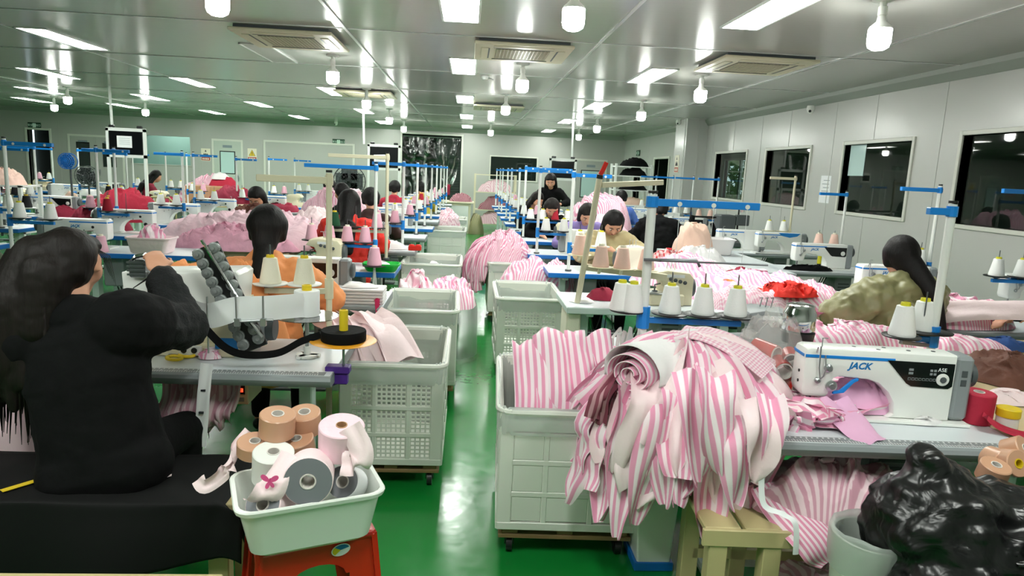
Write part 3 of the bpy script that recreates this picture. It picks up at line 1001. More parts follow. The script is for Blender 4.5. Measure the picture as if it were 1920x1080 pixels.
def make_crate(w=.6, d=.85, h=.58, z0=.13, mesh=True, bag=True, solid_front=False, inset=.0):
    """tall plastic turnover crate standing on a dolly; its open top has a rounded rim"""
    t = thing('laundry_crate', 'x', 'crate')
    T = .012
    b = MB()
    b.box(-w / 2, -d / 2, z0, w / 2, d / 2, z0 + .02, .006)
    for s in (-1, 1):
        for (ax, L, c) in (('Y', w, s * d / 2), ('X', d, s * w / 2)):
            y = c - (T if s > 0 else 0)
            def bx(u0, u1, p, q, ex=0.):
                yy0, yy1 = (y - ex, y + T) if s < 0 else (y, y + T + ex)
                (b.box(u0, yy0, p, u1, yy1, q, .003) if ax == 'Y' else b.box(yy0, u0, p, yy1, u1, q, .003))
            zs = [z0 + .02, z0 + .02 + (h - .1) / 3, z0 + .02 + 2 * (h - .1) / 3, z0 + h - .08]
            bx(-L / 2, L / 2, z0 + h - .085, z0 + h, .004)
            bx(-L / 2, L / 2, z0, z0 + .035, .006)
            for q in zs[1:3]: bx(-L / 2 + .05, L / 2 - .05, q - .012, q + .012, .004)
            for u in (-L / 2 + .03, L / 2 - .03): bx(u - .03, u + .03, z0 + .02, z0 + h - .08, .004)
            for u in (-L / 6, L / 6): bx(u - .012, u + .012, z0 + .02, z0 + h - .08, .003)
            for k in range(3):
                for j in range(3):
                    u0 = (-L / 2 + .06, -L / 6 + .012, L / 6 + .012)[j]; u1 = (-L / 6 - .012, L / 6 - .012, L / 2 - .06)[j]
                    p, q = zs[k] + (.012 if k else .02), zs[k + 1] - .012
                    if mesh and not (solid_front and ax == 'Y'):
                        lattice(b, u0, u1, p, q, y + .003, .006, .022, ax)
                    else:
                        bx(u0 + (0 if j != 1 else -.012), u1, p, q, .001)
    b.build('crate_body', 'crate_white', t, smooth=0)
    # rim
    b = MB()
    R = .05
    ring = []
    for cx, cy, a0 in ((w / 2 - R, d / 2 - R, 0), (-w / 2 + R, d / 2 - R, PI / 2), (-w / 2 + R, -d / 2 + R, PI), (w / 2 - R, -d / 2 + R, 1.5 * PI)):
        for q in range(5):
            a = a0 + q * PI / 8
            ring.append((cx + (R + .008) * math.cos(a), cy + (R + .008) * math.sin(a), z0 + h))
    b.tube(ring + ring[:2], .016, 8, cap=False)
    b.build('rim', 'crate_white', t)
    if bag:
        b = MB()
        rnd = random.Random(3)
        N = len(ring) * 3
        rr = []
        for i in range(N):
            a, f = divmod(i, 3); f /= 3
            p, q = Vector(ring[a]), Vector(ring[(a + 1) % len(ring)])
            rr.append(p.lerp(q, f))
        for zz, sc in ((-.09, 1.022), (-.05, 1.03), (.0, 1.025), (.02, 1.0), (.0, .965), (-.1, .94), (-.3, .93)):
            for p in rr:
                k = sc + rnd.uniform(-.006, .006)
                b.v.append(Vector((p.x * k, p.y * k, p.z + zz + rnd.uniform(-.008, .008))))
        for i in range(6):
            for k in range(N):
                k2 = (k + 1) % N
                b.f.append([i * N + k, i * N + k2, (i + 1) * N + k2, (i + 1) * N + k]); b.uv.append(None); b.mi.append(0)
        b.build('bag_liner', 'bin_bag_clear', t, smooth=180)
    # dolly
    b = MB()
    for x in (-w / 2 + .06, 0, w / 2 - .06): b.box(x - .035, -d / 2 + .02, z0 - .03, x + .035, d / 2 - .02, z0, .003)
    for y in (-d / 2 + .05, d / 2 - .05): b.box(-w / 2 + .01, y - .035, z0 - .05, w / 2 - .01, y + .035, z0 - .03, .003)
    dl = b.build('dolly', 'wood_dark', t, smooth=0)
    for sx in (-1, 1):
        for sy in (-1, 1):
            x, y = sx * (w / 2 - .06), sy * (d / 2 - .06)
            c = MB().at(x - .014, y, .036, 0, PI / 2).lathe([(.01, 0), (.036, .001), (.036, .027), (.01, .028)], 16)
            c.at().box(x - .02, y - .015, .036, x - .016, y + .015, z0 - .05); c.box(x + .016, y - .015, .036, x + .02, y + .015, z0 - .05); c.box(x - .02, y - .02, z0 - .056, x + .02, y + .02, z0 - .049)
            c.build('caster', 'black_plastic', dl)
    return t


def make_tub(w=.42, d=.3, h=.15, mat='tub_white', flare=.85):
    t = thing('plastic_tub', 'x', 'tub')
    b = MB()
    def rr(k, z, R=.05):
        o = []
        for cx, cy, a0 in ((1, 1, 0), (-1, 1, PI / 2), (-1, -1, PI), (1, -1, 1.5 * PI)):
            for q in range(5):
                a = a0 + q * PI / 8
                o.append((k * (cx * (w / 2 - R) + R * math.cos(a)), k * (cy * (d / 2 - R) + R * math.sin(a)), z))
        return o
    rings = [rr(flare * .9, 0), rr(flare, .012), rr(.985, h - .02), rr(1.0, h - .012), rr(1.045, h - .016), rr(1.06, h - .004), rr(1.045, h), rr(.99, h), rr(.965, h - .012), rr(flare - .02, .02), rr(flare * .85, .014)]
    n = 20
    for r in rings: b.v += [Vector(p) for p in r]
    for i in range(len(rings) - 1):
        for k in range(n):
            k2 = (k + 1) % n
            b.f.append([i * n + k, i * n + k2, (i + 1) * n + k2, (i + 1) * n + k])
    b.f.append(list(range(n - 1, -1, -1))); b.f.append([(len(rings) - 1) * n + k for k in range(n)])
    b.uv = [None] * len(b.f); b.mi = [0] * len(b.f)
    b.build('tub_body', mat, t, smooth=35)
    return t
# ================================================================ cloth and people
def nz(x, y, z=0.): return noise.noise(Vector((x, y, z)))


def heap_mb(b, cx, cy, cz, rx, ry, h, seed=0, rz=0., folds=1.0, fs=6., power=2.2, nr=36, ns=90, uvs=1.0, wob=.18, skirt=0., stretch=.4):
    """a soft crumpled mound of cloth"""
    o = seed * 7.31
    ca, sa = math.cos(rz), math.sin(rz)
    pts = []
    for i in range(nr + 1):
        r = (i / nr)
        for k in range(ns):
            a = 2 * PI * k / ns
            wv = 1 + wob * nz(math.cos(a) * 1.6 + o, math.sin(a) * 1.6, o)
            x = rx * r * wv * math.cos(a); y = ry * r * wv * math.sin(a)
            base = max(0., 1 - r ** power) ** .75
            wx = x + .12 * nz(x * 3 + o, y * 3, 1.7); wy = y + .12 * nz(x * 3, y * 3 + o, 4.1)
            ang = 1.3 * nz(x * 1.3 + o, y * 1.3, 9.)
            u = wx * math.cos(ang) - wy * math.sin(ang); v = wx * math.sin(ang) + wy * math.cos(ang)
            f1 = 1 - 2 * abs(nz(u * fs, v * fs * stretch, o)); f2 = 1 - 2 * abs(nz(u * fs * 2.3 + 5, v * fs * .9, o + 3))
            f3 = 1 - 2 * abs(nz(u * fs * 5.1 + 9, v * fs * 3.1, o + 7))
            f = (.5 * f1 + .36 * f2 + .2 * f3) * folds
            env = (.35 + .65 * base) * min(1., (1 - r) * 5 + .15)
            z = h * base * (1 + .25 * nz(x * 2.2 + o, y * 2.2, 2.)) + f * env * min(.095, h * .36 + .012)
            if skirt and r > .8: z -= skirt * ((r - .8) / .2) ** 1.5
            k2 = f2 * .02 * folds * env
            X = x + k2 * math.cos(a * 3 + o); Y = y + k2 * math.sin(a * 2 + o)
            pts.append((cx + X * ca - Y * sa, cy + X * sa + Y * ca, cz + max(z, 0.002 if not skirt else -9) , (u + f1 * .03) * uvs, (v + f2 * .02) * uvs))
    vs = [p[:3] for p in pts]; fs_ = []; uv = []
    for i in range(nr):
        for k in range(ns):
            k2 = (k + 1) % ns
            q = (i * ns + k, (i + 1) * ns + k, (i + 1) * ns + k2, i * ns + k2)
            if i == 0: q = (0 * ns + k, ns + k, ns + k2)
            fs_.append(q); uv.append([(pts[j][3], pts[j][4]) for j in q])
    b.add(vs, fs_, uv)
    return b


def heap(label, cat, loc, rx, ry, h, mat, seed=0, name='cloth_pile', group=None, **kw):
    b = heap_mb(MB(), 0, 0, 0, rx, ry, h, seed, **kw)
    o = b.build(name, mat, smooth=180)
    o.location = loc
    return tag(o, label, cat, group)


def strip(b, path, w, side=None, curl=.2, wave=.01, seed=0, nw=8, nl=None, point=0., uvw=1., taper0=1.):
    """a cut piece of cloth along a path; w width; point tapers its far end"""
    path = [Vector(p) for p in path]
    nl = nl or max(10, len(path) * 5)
    def at(t):
        f = t * (len(path) - 1); i = min(int(f), len(path) - 2); f -= i
        p0 = path[max(i - 1, 0)]; p1 = path[i]; p2 = path[i + 1]; p3 = path[min(i + 2, len(path) - 1)]
        return .5 * ((2 * p1) + (p2 - p0) * f + (2 * p0 - 5 * p1 + 4 * p2 - p3) * f * f + (3 * p1 - p0 - 3 * p2 + p3) * f ** 3)
    L = sum((path[i + 1] - path[i]).length for i in range(len(path) - 1))
    side = Vector(side) if side is not None else None
    rows = []
    for j in range(nl + 1):
        t = j / nl
        p = at(t); d = (at(min(1, t + .02)) - at(max(0, t - .02))).normalized()
        sd = side if side is not None else d.cross(Vector((0, 0, 1)))
        sd = (sd - d * sd.dot(d))
        sd = sd.normalized() if sd.length > 1e-5 else d.orthogonal().normalized()
        nn = sd.cross(d)
        ww = w * (taper0 + (1 - taper0) * min(1, t * 3))
        if point: ww *= 1 - point * max(0., (t - .6) / .4) ** 1.6
        row = []
        for i in range(nw + 1):
            u = i / nw * 2 - 1
            k = wave * math.sin(u * 4.1 + t * 5 + seed * 1.7) + wave * 1.3 * nz(u * 1.7 + seed, t * L * 6, seed) + curl * w * (u * u - .4) * math.sin(seed * 2.1 + t * 3.2)
            e = point * .12 * w * (u if seed % 2 else -u) * t
            row.append((p + sd * (u * ww / 2) + nn * k + d * e, ((u + 1) / 2 * w * uvw, t * L * uvw)))
        rows.append(row)
    vs = [q[0] for r in rows for q in r]; uvl = [q[1] for r in rows for q in r]
    n = nw + 1; fs = []; uv = []
    for j in range(nl):
        for i in range(nw):
            q = (j * n + i, j * n + i + 1, (j + 1) * n + i + 1, (j + 1) * n + i)
            fs.append(q); uv.append([uvl[k] for k in q])
    b.add(vs, fs, uv)
    return b


def cap_mb(b, p0, r0, p1, r1, n=12):
    p0, p1 = Vector(p0), Vector(p1)
    d = p1 - p0
    if d.length < 1e-5: return b.ball(p0, r0, n)
    q = d.to_track_quat('Z', 'Y').to_matrix().to_4x4()
    m0 = b.M; b.M = m0 @ Matrix.Translation(p0) @ q
    prof = []
    for i in range(5):
        a = -PI / 2 + i * PI / 8
        prof.append((max(1e-4, r0 * math.cos(a)), r0 * math.sin(a)))
    for i in range(5):
        a = i * PI / 8
        prof.append((max(1e-4, r1 * math.cos(a)), d.length + r1 * math.sin(a)))
    b.lathe(prof, n); b.M = m0
    return b


def blob(name, caps, mat, parent=None, voxel=.015, smooth=4, disp=0., dscale=.1):
    """one continuous surface grown over tapered capsules and ellipsoids"""
    b = MB()
    for c in caps:
        if c[0] == 'e':
            _, p, r, sq, e = (list(c) + [None])[:5] if len(c) < 5 else c
            m = Matrix.Translation(Vector(p)) @ (Matrix.Rotation(e[2], 4, 'Z') @ Matrix.Rotation(e[0], 4, 'X') @ Matrix.Rotation(e[1], 4, 'Y') if e else Matrix.Identity(4))
            b.M = m; b.ball((0, 0, 0), r, 16, sq); b.M = Matrix.Identity(4)
        else: cap_mb(b, *c)
    o = b.build(name, mat, parent, smooth=180)
    m = o.modifiers.new('r', 'REMESH'); m.mode = 'VOXEL'; m.voxel_size = voxel
    if smooth:
        m = o.modifiers.new('s', 'SMOOTH'); m.iterations = smooth; m.factor = .5
    if disp:
        tx = bpy.data.textures.new('wrinkle', 'CLOUDS'); tx.noise_scale = dscale; tx.noise_depth = 1
        m = o.modifiers.new('d', 'DISPLACE'); m.texture = tx; m.strength = disp; m.mid_level = .5; m.texture_coords = 'LOCAL'
    par = o.parent
    bake(o)
    o.data.polygons.foreach_set('use_smooth', [True] * len(o.data.polygons))
    return o


def hairmat(name, c, c2):
    m = mt(name, c, .58, spec=.28)
    nt = m.node_tree; b = nt.nodes['Principled BSDF']
    tc = nt.nodes.new('ShaderNodeTexCoord'); mp = nt.nodes.new('ShaderNodeMapping'); mp.inputs['Scale'].default_value = (90, 90, 5)
    nt.links.new(tc.outputs['Object'], mp.inputs[0])
    n = nt.nodes.new('ShaderNodeTexNoise'); n.inputs['Scale'].default_value = 1; n.inputs['Detail'].default_value = 2
    nt.links.new(mp.outputs[0], n.inputs['Vector'])
    mx = nt.nodes.new('ShaderNodeMix'); mx.data_type = 'RGBA'; mx.inputs[6].default_value = lin(c); mx.inputs[7].default_value = lin(c2)
    nt.links.new(n.outputs['Fac'], mx.inputs[0]); nt.links.new(mx.outputs[2], b.inputs['Base Color'])
    bp = nt.nodes.new('ShaderNodeBump'); bp.inputs['Strength'].default_value = .7; bp.inputs['Distance'].default_value = .004
    nt.links.new(n.outputs['Fac'], bp.inputs['Height']); nt.links.new(bp.outputs['Normal'], b.inputs['Normal'])


hairmat('hair_black', '#080707', '#171314')
hairmat('hair_dark', '#0d0908', '#1d1512')


def ik(s, h, l1, l2, hint):
    s, h = Vector(s), Vector(h)
    d = h - s; L = min(d.length, (l1 + l2) * .995); d = d.normalized()
    a = (l1 * l1 - l2 * l2 + L * L) / (2 * L); r = math.sqrt(max(1e-6, l1 * l1 - a * a))
    hv = Vector(hint); hv = hv - d * hv.dot(d); hv = hv.normalized() if hv.length > 1e-5 else d.orthogonal().normalized()
    return s + d * a + hv * r, s + d * L


def hand_caps(w, d, n, s, curl=.6, sc=1.0, fine=True):
    """palm, four unequal bent fingers and a side thumb. w wrist, d direction, n back-of-hand normal, s +1/-1 thumb side"""
    d = Vector(d).normalized(); n = Vector(n); n = (n - d * n.dot(d)).normalized(); t = d.cross(n) * s
    c = []
    k0 = [w + d * .02 * sc + t * (.028 - .019 * i) * sc for i in range(4)]
    k1 = [w + d * (.085 - .004 * abs(i - 1)) * sc + t * (.03 - .02 * i) * sc for i in range(4)]
    for i in range(4): c.append((k0[i], .013 * sc, k1[i], .0115 * sc))
    for i in range(3): c.append((k0[i] * .4 + k1[i] * .6, .012 * sc, k0[i + 1] * .4 + k1[i + 1] * .6, .012 * sc))
    ln = [.072, .08, .074, .058]
    for i in range(4):
        p = k1[i]; a = 0.
        for seg, fr in ((.45, .5), (.32, 1.), (.23, .9)):
            a += curl * fr
            q = p + (d * math.cos(a) - n * math.sin(a)) * ln[i] * seg * sc
            c.append((p, .0092 * sc, q, .0082 * sc)); p = q
    p = w + d * .025 * sc + t * .03 * sc
    q = p + (d * .6 + t * .75 - n * .25).normalized() * .035 * sc; r = q + (d * .9 + t * .15 - n * .4).normalized() * .03 * sc; u = r + (d * .9 - t * .25 - n * .4).normalized() * .024 * sc
    c += [(w + d * .01 * sc + t * .012 * sc, .014 * sc, p, .013 * sc), (p, .0125 * sc, q, .0105 * sc), (q, .0102 * sc, r, .0092 * sc), (r, .009 * sc, u, .0078 * sc)]
    c.append((w - d * .03 * sc, .024 * sc, w + d * .02 * sc, .022 * sc))
    return c


def person(label, loc, rz=0., seat=.5, lean=.2, turn=0., side=0., hp=.4, hy=0., hands=((-.16, .42, .82), (.16, .42, .82)), hints=((-1, -.3, -.5), (1, -.3, -.5)),
           top='jacket_tan', legs='black_fabric', hair='hair_black', style='bun', vox=.02, face=False, s=1.0, legs_on=True, stand=False, puffy=0., sleeve=None, group=None, hood=False, collar=True, hdir=None):
    """seated (or standing) worker, facing local +y, origin on the floor under the pelvis"""
    t = thing('person', label, 'person', loc, rz, group)
    t.scale = (s, s, s)
    pz = (.9 if stand else seat + .09)
    P = Vector((0, 0, pz))
    R = Matrix.Rotation(turn, 3, 'Z') @ Matrix.Rotation(side, 3, 'Y') @ Matrix.Rotation(-lean, 3, 'X')
    T = lambda x, y, z: P + R @ Vector((x, y, z))
    nb = T(0, .0, .5)
    RH = Matrix.Rotation(turn + hy, 3, 'Z') @ Matrix.Rotation(side * .6, 3, 'Y') @ Matrix.Rotation(-(lean * .5 + hp), 3, 'X')
    hc = nb + R @ Vector((0, .02, .05)) + RH @ Vector((0, .025, .135))
    H = lambda x, y, z: hc + RH @ Vector((x, y, z))
    eu = RH.to_euler('XYZ')
    def he(p, r, sq): return ('eh', p, r, sq)
    S = [T(-.165, .0, .44), T(.165, .0, .44)]
    El, Ha = [], []
    for i in (0, 1):
        e, h = ik(S[i], hands[i], .28, .25, hints[i]); El.append(e); Ha.append(h)
    kz = seat + .03
    if stand:
        K = [Vector((-.1, .03, .48)), Vector((.1, .03, .48))]; A = [Vector((-.1, 0, .08)), Vector((.1, 0, .08))]
    else:
        K = [Vector((-.12, .4, kz)), Vector((.12, .4, kz))]; A = [Vector((-.12, .36, .09)), Vector((.12, .36, .09))]
    B = []
    # torso
    B += [(T(-.07, -.02, .02), .1, T(.07, -.02, .02), .1), (P, .115, T(0, 0, .2), .1), (T(-.05, .0, .3), .095, T(.05, .0, .3), .095), (T(0, 0, .2), .1, T(0, -.005, .36), .105),
          (T(0, 0, .38), .085, S[0], .055), (T(0, 0, .38), .085, S[1], .055), (T(0, -.01, .42), .06, nb + R @ Vector((0, .01, .06)), .045), (nb, .048, H(0, -.015, -.07), .05)]
    for i in (0, 1):
        B += [(S[i], .052, El[i], .04), (El[i], .04, Ha[i], .027)]
        hd = (Ha[i] - El[i]).normalized() * .75 + Vector((-.25 if i else .25, .5, -.2)); hd.normalize()
        if hdir and i: hd = Vector(hdir).normalized()
        B += hand_caps(Ha[i], hd, Vector((0, .25, 1)) if not hdir else Vector((.5, -.8, .5)), -1 if i == 0 else 1, .8 if hdir else .45) if vox < .012 else [(Ha[i], .028, Ha[i] + hd * .07, .03), (Ha[i] + hd * .07, .026, Ha[i] + hd * .14 - Vector((0, 0, .03)), .015)]
        if legs_on:
            B += [((-.09 if i == 0 else .09, 0, pz - .02), .085, K[i], .06), (K[i], .055, A[i], .038), (A[i] - Vector((0, .02, .04)), .035, A[i] + Vector((0, .15, -.05)), .03)]
    # head
    hs = [(H(0, 0, .025), .094, H(0, -.022, .035), .092), (H(0, .03, -.05), .062, H(0, .045, -.075), .042), (H(-.03, .04, -.02), .055, H(.03, .04, -.02), .055),
          (H(0, .09, .0), .012, H(0, .108, -.03), .014), (H(-.022, .075, -.065), .02, H(.022, .075, -.065), .02)]
    for sx in (-1, 1): hs.append((H(sx * .083, -.005, .012), .016, H(sx * .086, -.012, -.028), .011))
    B += hs
    body = blob('body', B, 'skin', t, min(vox, .012) if not face else min(vox, .009), 3)
    if face:
        for sx in (-1, 1):
            e = MB(); e.ball(H(sx * .034, .082, .005), .0125, 10, (1.2, .6, .55)); e.build('eye', 'paper_white', t)
            e = MB(); e.ball(H(sx * .034, .0895, .004), .006, 8); e.build('iris', 'hair_black', t)
            e = MB(); e.tube([H(sx * .015, .092, .026), H(sx * .035, .09, .032), H(sx * .055, .078, .026)], [.003, .004, .002], 6); e.build('eyebrow', 'hair_black', t)
        e = MB(); e.tube([H(-.022, .092, -.058), H(0, .1, -.056), H(.022, .092, -.058)], [.003, .006, .003], 6); e.build('lips', mt('lip_red', '#a3544c', .5) if 'lip_red' not in MATS else 'lip_red', t)
    # jacket
    g = .022 + puffy
    J = [(T(-.07, 0, -.03), .098 + g, T(-.06, 0, .33), .095 + g), (T(.07, 0, -.03), .098 + g, T(.06, 0, .33), .095 + g), (T(0, 0, -.03), .105 + g, T(0, 0, .33), .1 + g), (T(-.09, -.01, -.05), .1 + g, T(.09, -.01, -.05), .1 + g), (T(-.06, 0, .1), .095 + g, T(.06, 0, .1), .095 + g), (T(-.07, 0, .28), .098 + g, T(.07, 0, .28), .098 + g), (T(-.07, -.01, .38), .075 + g, T(.07, -.01, .38), .075 + g),
         (T(0, 0, .4), .08 + g, S[0], .058 + g), (T(0, 0, .4), .08 + g, S[1], .058 + g)]
    SL = []
    for i in (0, 1):
        SL += [(S[i], (.062 if sleeve else .058) + g, El[i], .05 + g), (El[i], .05 + g, El[i].lerp(Ha[i], .8), .033 + g * .8)]
    if collar: J += [(T(-.03, -.02, .5), .05 + g * .7, T(.03, -.02, .5), .05 + g * .7)]
    if hood: J += [(T(-.05, -.09, .47), .06, T(.05, -.09, .47), .06), (T(0, -.08, .47), .07, T(0, -.1, .36), .05)]
    if sleeve:
        J += [(S[i], .088 + g, S[i].lerp(El[i], .27), .082 + g) for i in (0, 1)]
        blob('jacket', J, top, t, vox, 4, .012, .09); blob('sleeves', SL, sleeve, t, vox, 3, .03, .055)
    else: blob('jacket', J + SL, top, t, vox, 3, .026 + puffy * .45, .065)
    if legs_on:
        Q = []
        for i in (0, 1):
            Q += [((-.08 if i == 0 else .08, -.02, pz - .02), .11, K[i], .075), (K[i], .072, A[i] + Vector((0, 0, .03)), .055)]
        blob('trousers', Q, legs, t, max(vox, .016), 4)
        q = []
        for i in (0, 1): q += [(A[i] - Vector((0, .03, .045)), .042, A[i] + Vector((0, .15, -.055)), .034)]
        blob('shoes', q, 'black_plastic', t, .014, 3)
    # hair
    h = [(H(0, -.02, .045), .104, H(0, -.035, .02), .1), (H(-.035, -.02, .03), .08, H(.035, -.02, .03), .08), (H(-.07, .0, .01), .04, H(-.075, -.01, -.04), .03), (H(.07, .0, .01), .04, H(.075, -.01, -.04), .03), (H(-.04, .05, .075), .03, H(.04, .05, .075), .03)]
    if style == 'long':
        h += [(H(0, -.05, .0), .088, T(0, -.13, .46), .06), (T(-.05, -.15, .44), .06, T(-.04, -.19, .22), .045), (T(.05, -.15, .44), .06, T(.05, -.19, .2), .045), (H(-.08, -.01, 0), .04, T(-.1, -.04, .45), .035), (H(.08, -.01, 0), .04, T(.1, -.04, .45), .035)]
    elif style == 'tail':
        h += [(H(0, -.05, -.02), .085, H(0, -.07, -.07), .07), (H(0, -.08, -.08), .055, T(.01, -.2, .36), .055), (T(.01, -.2, .36), .055, T(.0, -.22, .1), .035)]
    elif style == 'side': h += [(H(.0, -.05, -.01), .085, H(.02, -.07, -.05), .07), (H(.03, -.08, -.03), .065, T(.05, -.19, .47), .05), (T(.05, -.19, .47), .05, T(.1, -.22, .22), .028)]
    elif style == 'short': h += [(H(0, -.06, .0), .07, H(0, -.07, -.04), .06)]
    elif style == 'bun': h += [(H(0, -.07, .0), .075, H(0, -.07, -.05), .06), (H(0, -.12, .0), .04, H(0, -.125, .02), .04)]
    elif style == 'bob': h += [(H(-.075, -.01, 0), .045, H(-.085, .0, -.09), .035), (H(.075, -.01, 0), .045, H(.085, .0, -.09), .035), (H(0, -.06, 0), .085, H(0, -.07, -.08), .075)]
    if style != 'none': blob('hair', h, hair, t, min(vox, .012), 3)
    t['hc'] = [hc.x, hc.y, hc.z]
    return t


def fit_head(t, target):
    """shift a person so that the head stands at a world point (x, y only)"""
    hc = Vector(t['hc']) * t.scale[0]
    c, s = math.cos(t.rotation_euler.z), math.sin(t.rotation_euler.z)
    t.location.x = target[0] - (hc.x * c - hc.y * s)
    t.location.y = target[1] - (hc.x * s + hc.y * c)
    del t['hc']
    return t


def stool(label, loc, h=.5, w=.34, d=.28, mat='wood_bench', rz=0, group='work stools'):
    t = thing('stool', label, 'stool', loc, rz, group)
    b = MB()
    for q in range(3): b.box(-w / 2 + q * w / 3 + .004, -d / 2, h - .022, -w / 2 + (q + 1) * w / 3 - .004, d / 2, h, .003)
    b.build('seat', mat, t, smooth=0)
    for sx in (-1, 1):
        for sy in (-1, 1):
            MB().box(sx * (w / 2 - .04) - .018, sy * (d / 2 - .035) - .018, 0, sx * (w / 2 - .04) + .018, sy * (d / 2 - .035) + .018, h - .023).build('leg', mat, t, smooth=0)
    b = MB()
    for sy in (-1, 1): b.box(-w / 2 + .03, sy * (d / 2 - .035) - .01, .15, w / 2 - .03, sy * (d / 2 - .035) + .01, .19)
    b.build('stretcher', mat, t, smooth=0)
    return t
# ================================================================ near left workplace
random.seed(11)


def tape_roll(label, loc, r, h, core, mats, rot=(0, 0, 0), group=None, cat='roll', name='tape_roll', side=None):
    t = thing(name, label, cat, loc, 0, group); t.rotation_euler = rot
    b = MB(); n = 40
    b.lathe([(core, -h / 2), (r - .003, -h / 2), (r, -h / 2 + .003), (r, h / 2 - .003), (r - .003, h / 2), (core, h / 2), (core, -h / 2)], n, cap=False)
    b.build('wound_tape', mats[0], t, smooth=40)
    if side:
        for s in (-1, 1): MB().lathe([(core + .001, s * (h / 2 + .0005)), (r - .003, s * (h / 2 + .0005))], n, cap=False).build('roll_face', side, t, smooth=40)
    b = MB(); b.lathe([(core, -h / 2), (core, h / 2 + .002), (core - .003, h / 2 + .002), (core - .003, -h / 2), (core, -h / 2)], 20, cap=False)
    b.build('core', mats[1], t, smooth=40)
    return t


# bench with a black cloth over it
B0 = (-1.28, 2.38)
t = thing('bench', 'wooden bench covered by a black cloth behind the red stool', 'bench', (B0[0], B0[1], 0))
b = MB()
for q in range(3): b.box(-.56, -.16 + q * .11, .465, .52, -.06 + q * .11, .49, .003)
b.build('seat', 'wood_bench', t, smooth=0)
for sx in (-.05, .46):
    for sy in (-.13, .13): MB().box(sx - .035, sy - .025, 0, sx + .035, sy + .025, .465, .003).build('leg', 'wood_bench', t, smooth=0)
MB().box(-.05, -.14, .1, .46, -.11, .15).build('stretcher', 'wood_bench', t, smooth=0)


def cloth_f(u, v):
    # v runs from the back of the seat over the front edge and down
    x = -.62 + 1.24 * u
    r = max(0, (u - .87) / .13)
    if v < .5: y = .21 - .4 * (v / .5); z = .503
    else:
        q = (v - .5) / .5
        hem = .245 + .07 * (max(0, u - .45) / .55) ** 2 * 1.6 + .02 * max(0, .4 - u)
        y = -.19 - .025 * math.sin(q * PI * .5) - .02 * math.sin(u * 13) * q; z = .503 + (hem - .503) * q
        if q < .15: z = .503 - .02 * (q / .15) ** 2
    z += .004 * nz(u * 7, v * 5, 3)
    if r > 0: z -= .16 * r ** 2 * (1 if v < .5 else .3); x -= .06 * r
    return (x, y, z)


o = MB().grid(cloth_f, 60, 40).build('bench_cloth', 'black_satin', smooth=180)
o.location = (B0[0], B0[1], 0); solid(o, .004)
tag(o, 'big black cloth draped over the bench under the woman in black', 'cloth')
b = MB().box(-.1, -.012, 0, .1, .012, .002); o = b.build('tape_strip', 'yellow', smooth=0)
p = G(66, 902, .512); o.location = p; o.rotation_euler = (0, 0, .9)
tag(o, 'short yellow tape strip stuck on the black bench cloth', 'tape')
o = MB().add([(-.03, -.02, 0), (.025, .03, .003), (.03, .015, .003), (-.02, -.025, 0)], [(0, 3, 2, 1)]).build('paper_scrap', 'pink_pale', smooth=0)
p = G(302, 897, .512); o.location = p; tag(solid(o, .001), 'small pale paper scrap lying on the black bench cloth', 'paper')
# nearer bench of which the top shows at the very bottom
t = thing('bench', 'pale wooden bench top at the bottom edge below the black cloth', 'bench', (-.95, 1.62, 0))
b = MB()
for q in range(3): b.box(-.42, -.2 + q * .13, .475, .3, -.08 + q * .13, .5, .003)
b.build('seat', 'wood_bench', t, smooth=0)
for sx in (-.38, .26):
    for sy in (-.16, .16): MB().box(sx - .025, sy - .025, 0, sx + .025, sy + .025, .475, .003).build('leg', 'wood_bench', t, smooth=0)

# the woman in black, seen from behind
PX, PY = -1.27, 2.4
w = person('woman with long dark hair in black vest and dark denim sleeves, seen from behind', (PX, PY, 0), 0, seat=.5, lean=.12, side=-.22, hp=.2, hy=.25,
           hands=((-.2, .4, .9), (.04, .4, 1.19)), hints=((-1, -.3, -.6), (.65, -.25, -1.0)), hdir=(-.35, .45, .5), top='black_fabric', sleeve='denim_dark', legs='black_fabric',
           hair='hair_dark', style='none', vox=.010, puffy=.022)
hc = Vector(w['hc'])
bl = []
C = lambda x, y, z: hc + Vector((x, y, z))
bl += [(C(-.09, -.06, .04), .075, C(-.13, -.12, -.12), .085), (C(-.13, -.12, -.12), .085, C(-.17, -.15, -.32), .075), (C(-.17, -.15, -.32), .07, C(-.2, -.15, -.46), .035), (C(-.1, -.13, -.15), .07, C(-.08, -.16, -.38), .05),
       (C(-.03, -.1, -.02), .09, C(-.05, -.14, -.2), .07), (C(-.2, -.1, -.2), .05, C(-.235, -.12, -.44), .025), (C(-.13, -.16, -.3), .05, C(-.13, -.17, -.48), .02)]
bl += [(C(.0, -.03, .045), .1, C(.0, -.05, .0), .092), (C(-.05, -.05, .02), .1, C(-.06, -.06, -.03), .1), (C(.05, .05, .07), .03, C(.0, .07, .08), .035)]
blob('long_hair', bl, 'hair_dark', w, .009, 5, .006, .03)
b = MB()
rnd = random.Random(4)
for q in range(90):   # loose locks hanging at the back
    x = -.0 - rnd.random() * .22; y = -.12 - rnd.random() * .035
    L = .3 + rnd.random() * .2
    b.tube([C(x * .7 - .02, -.07, .06), C(x, y - .03, -.12), C(x * 1.25, y - .035, -.12 - L * .5), C(x * 1.3 - .02 + rnd.uniform(-.02, .02), y - .02, -.12 - L)], [.006, .009, .007, .001], 5)
for q in range(5):
    b.tube([C(.06, .0, .08), C(.098, .02 + q * .012, .03), C(.1 + q * .006, .05, -.03 - q * .012)], [.002, .0015, .0005], 5)
b.build('hair_lock', 'hair_dark', w, smooth=180)
del w['hc']
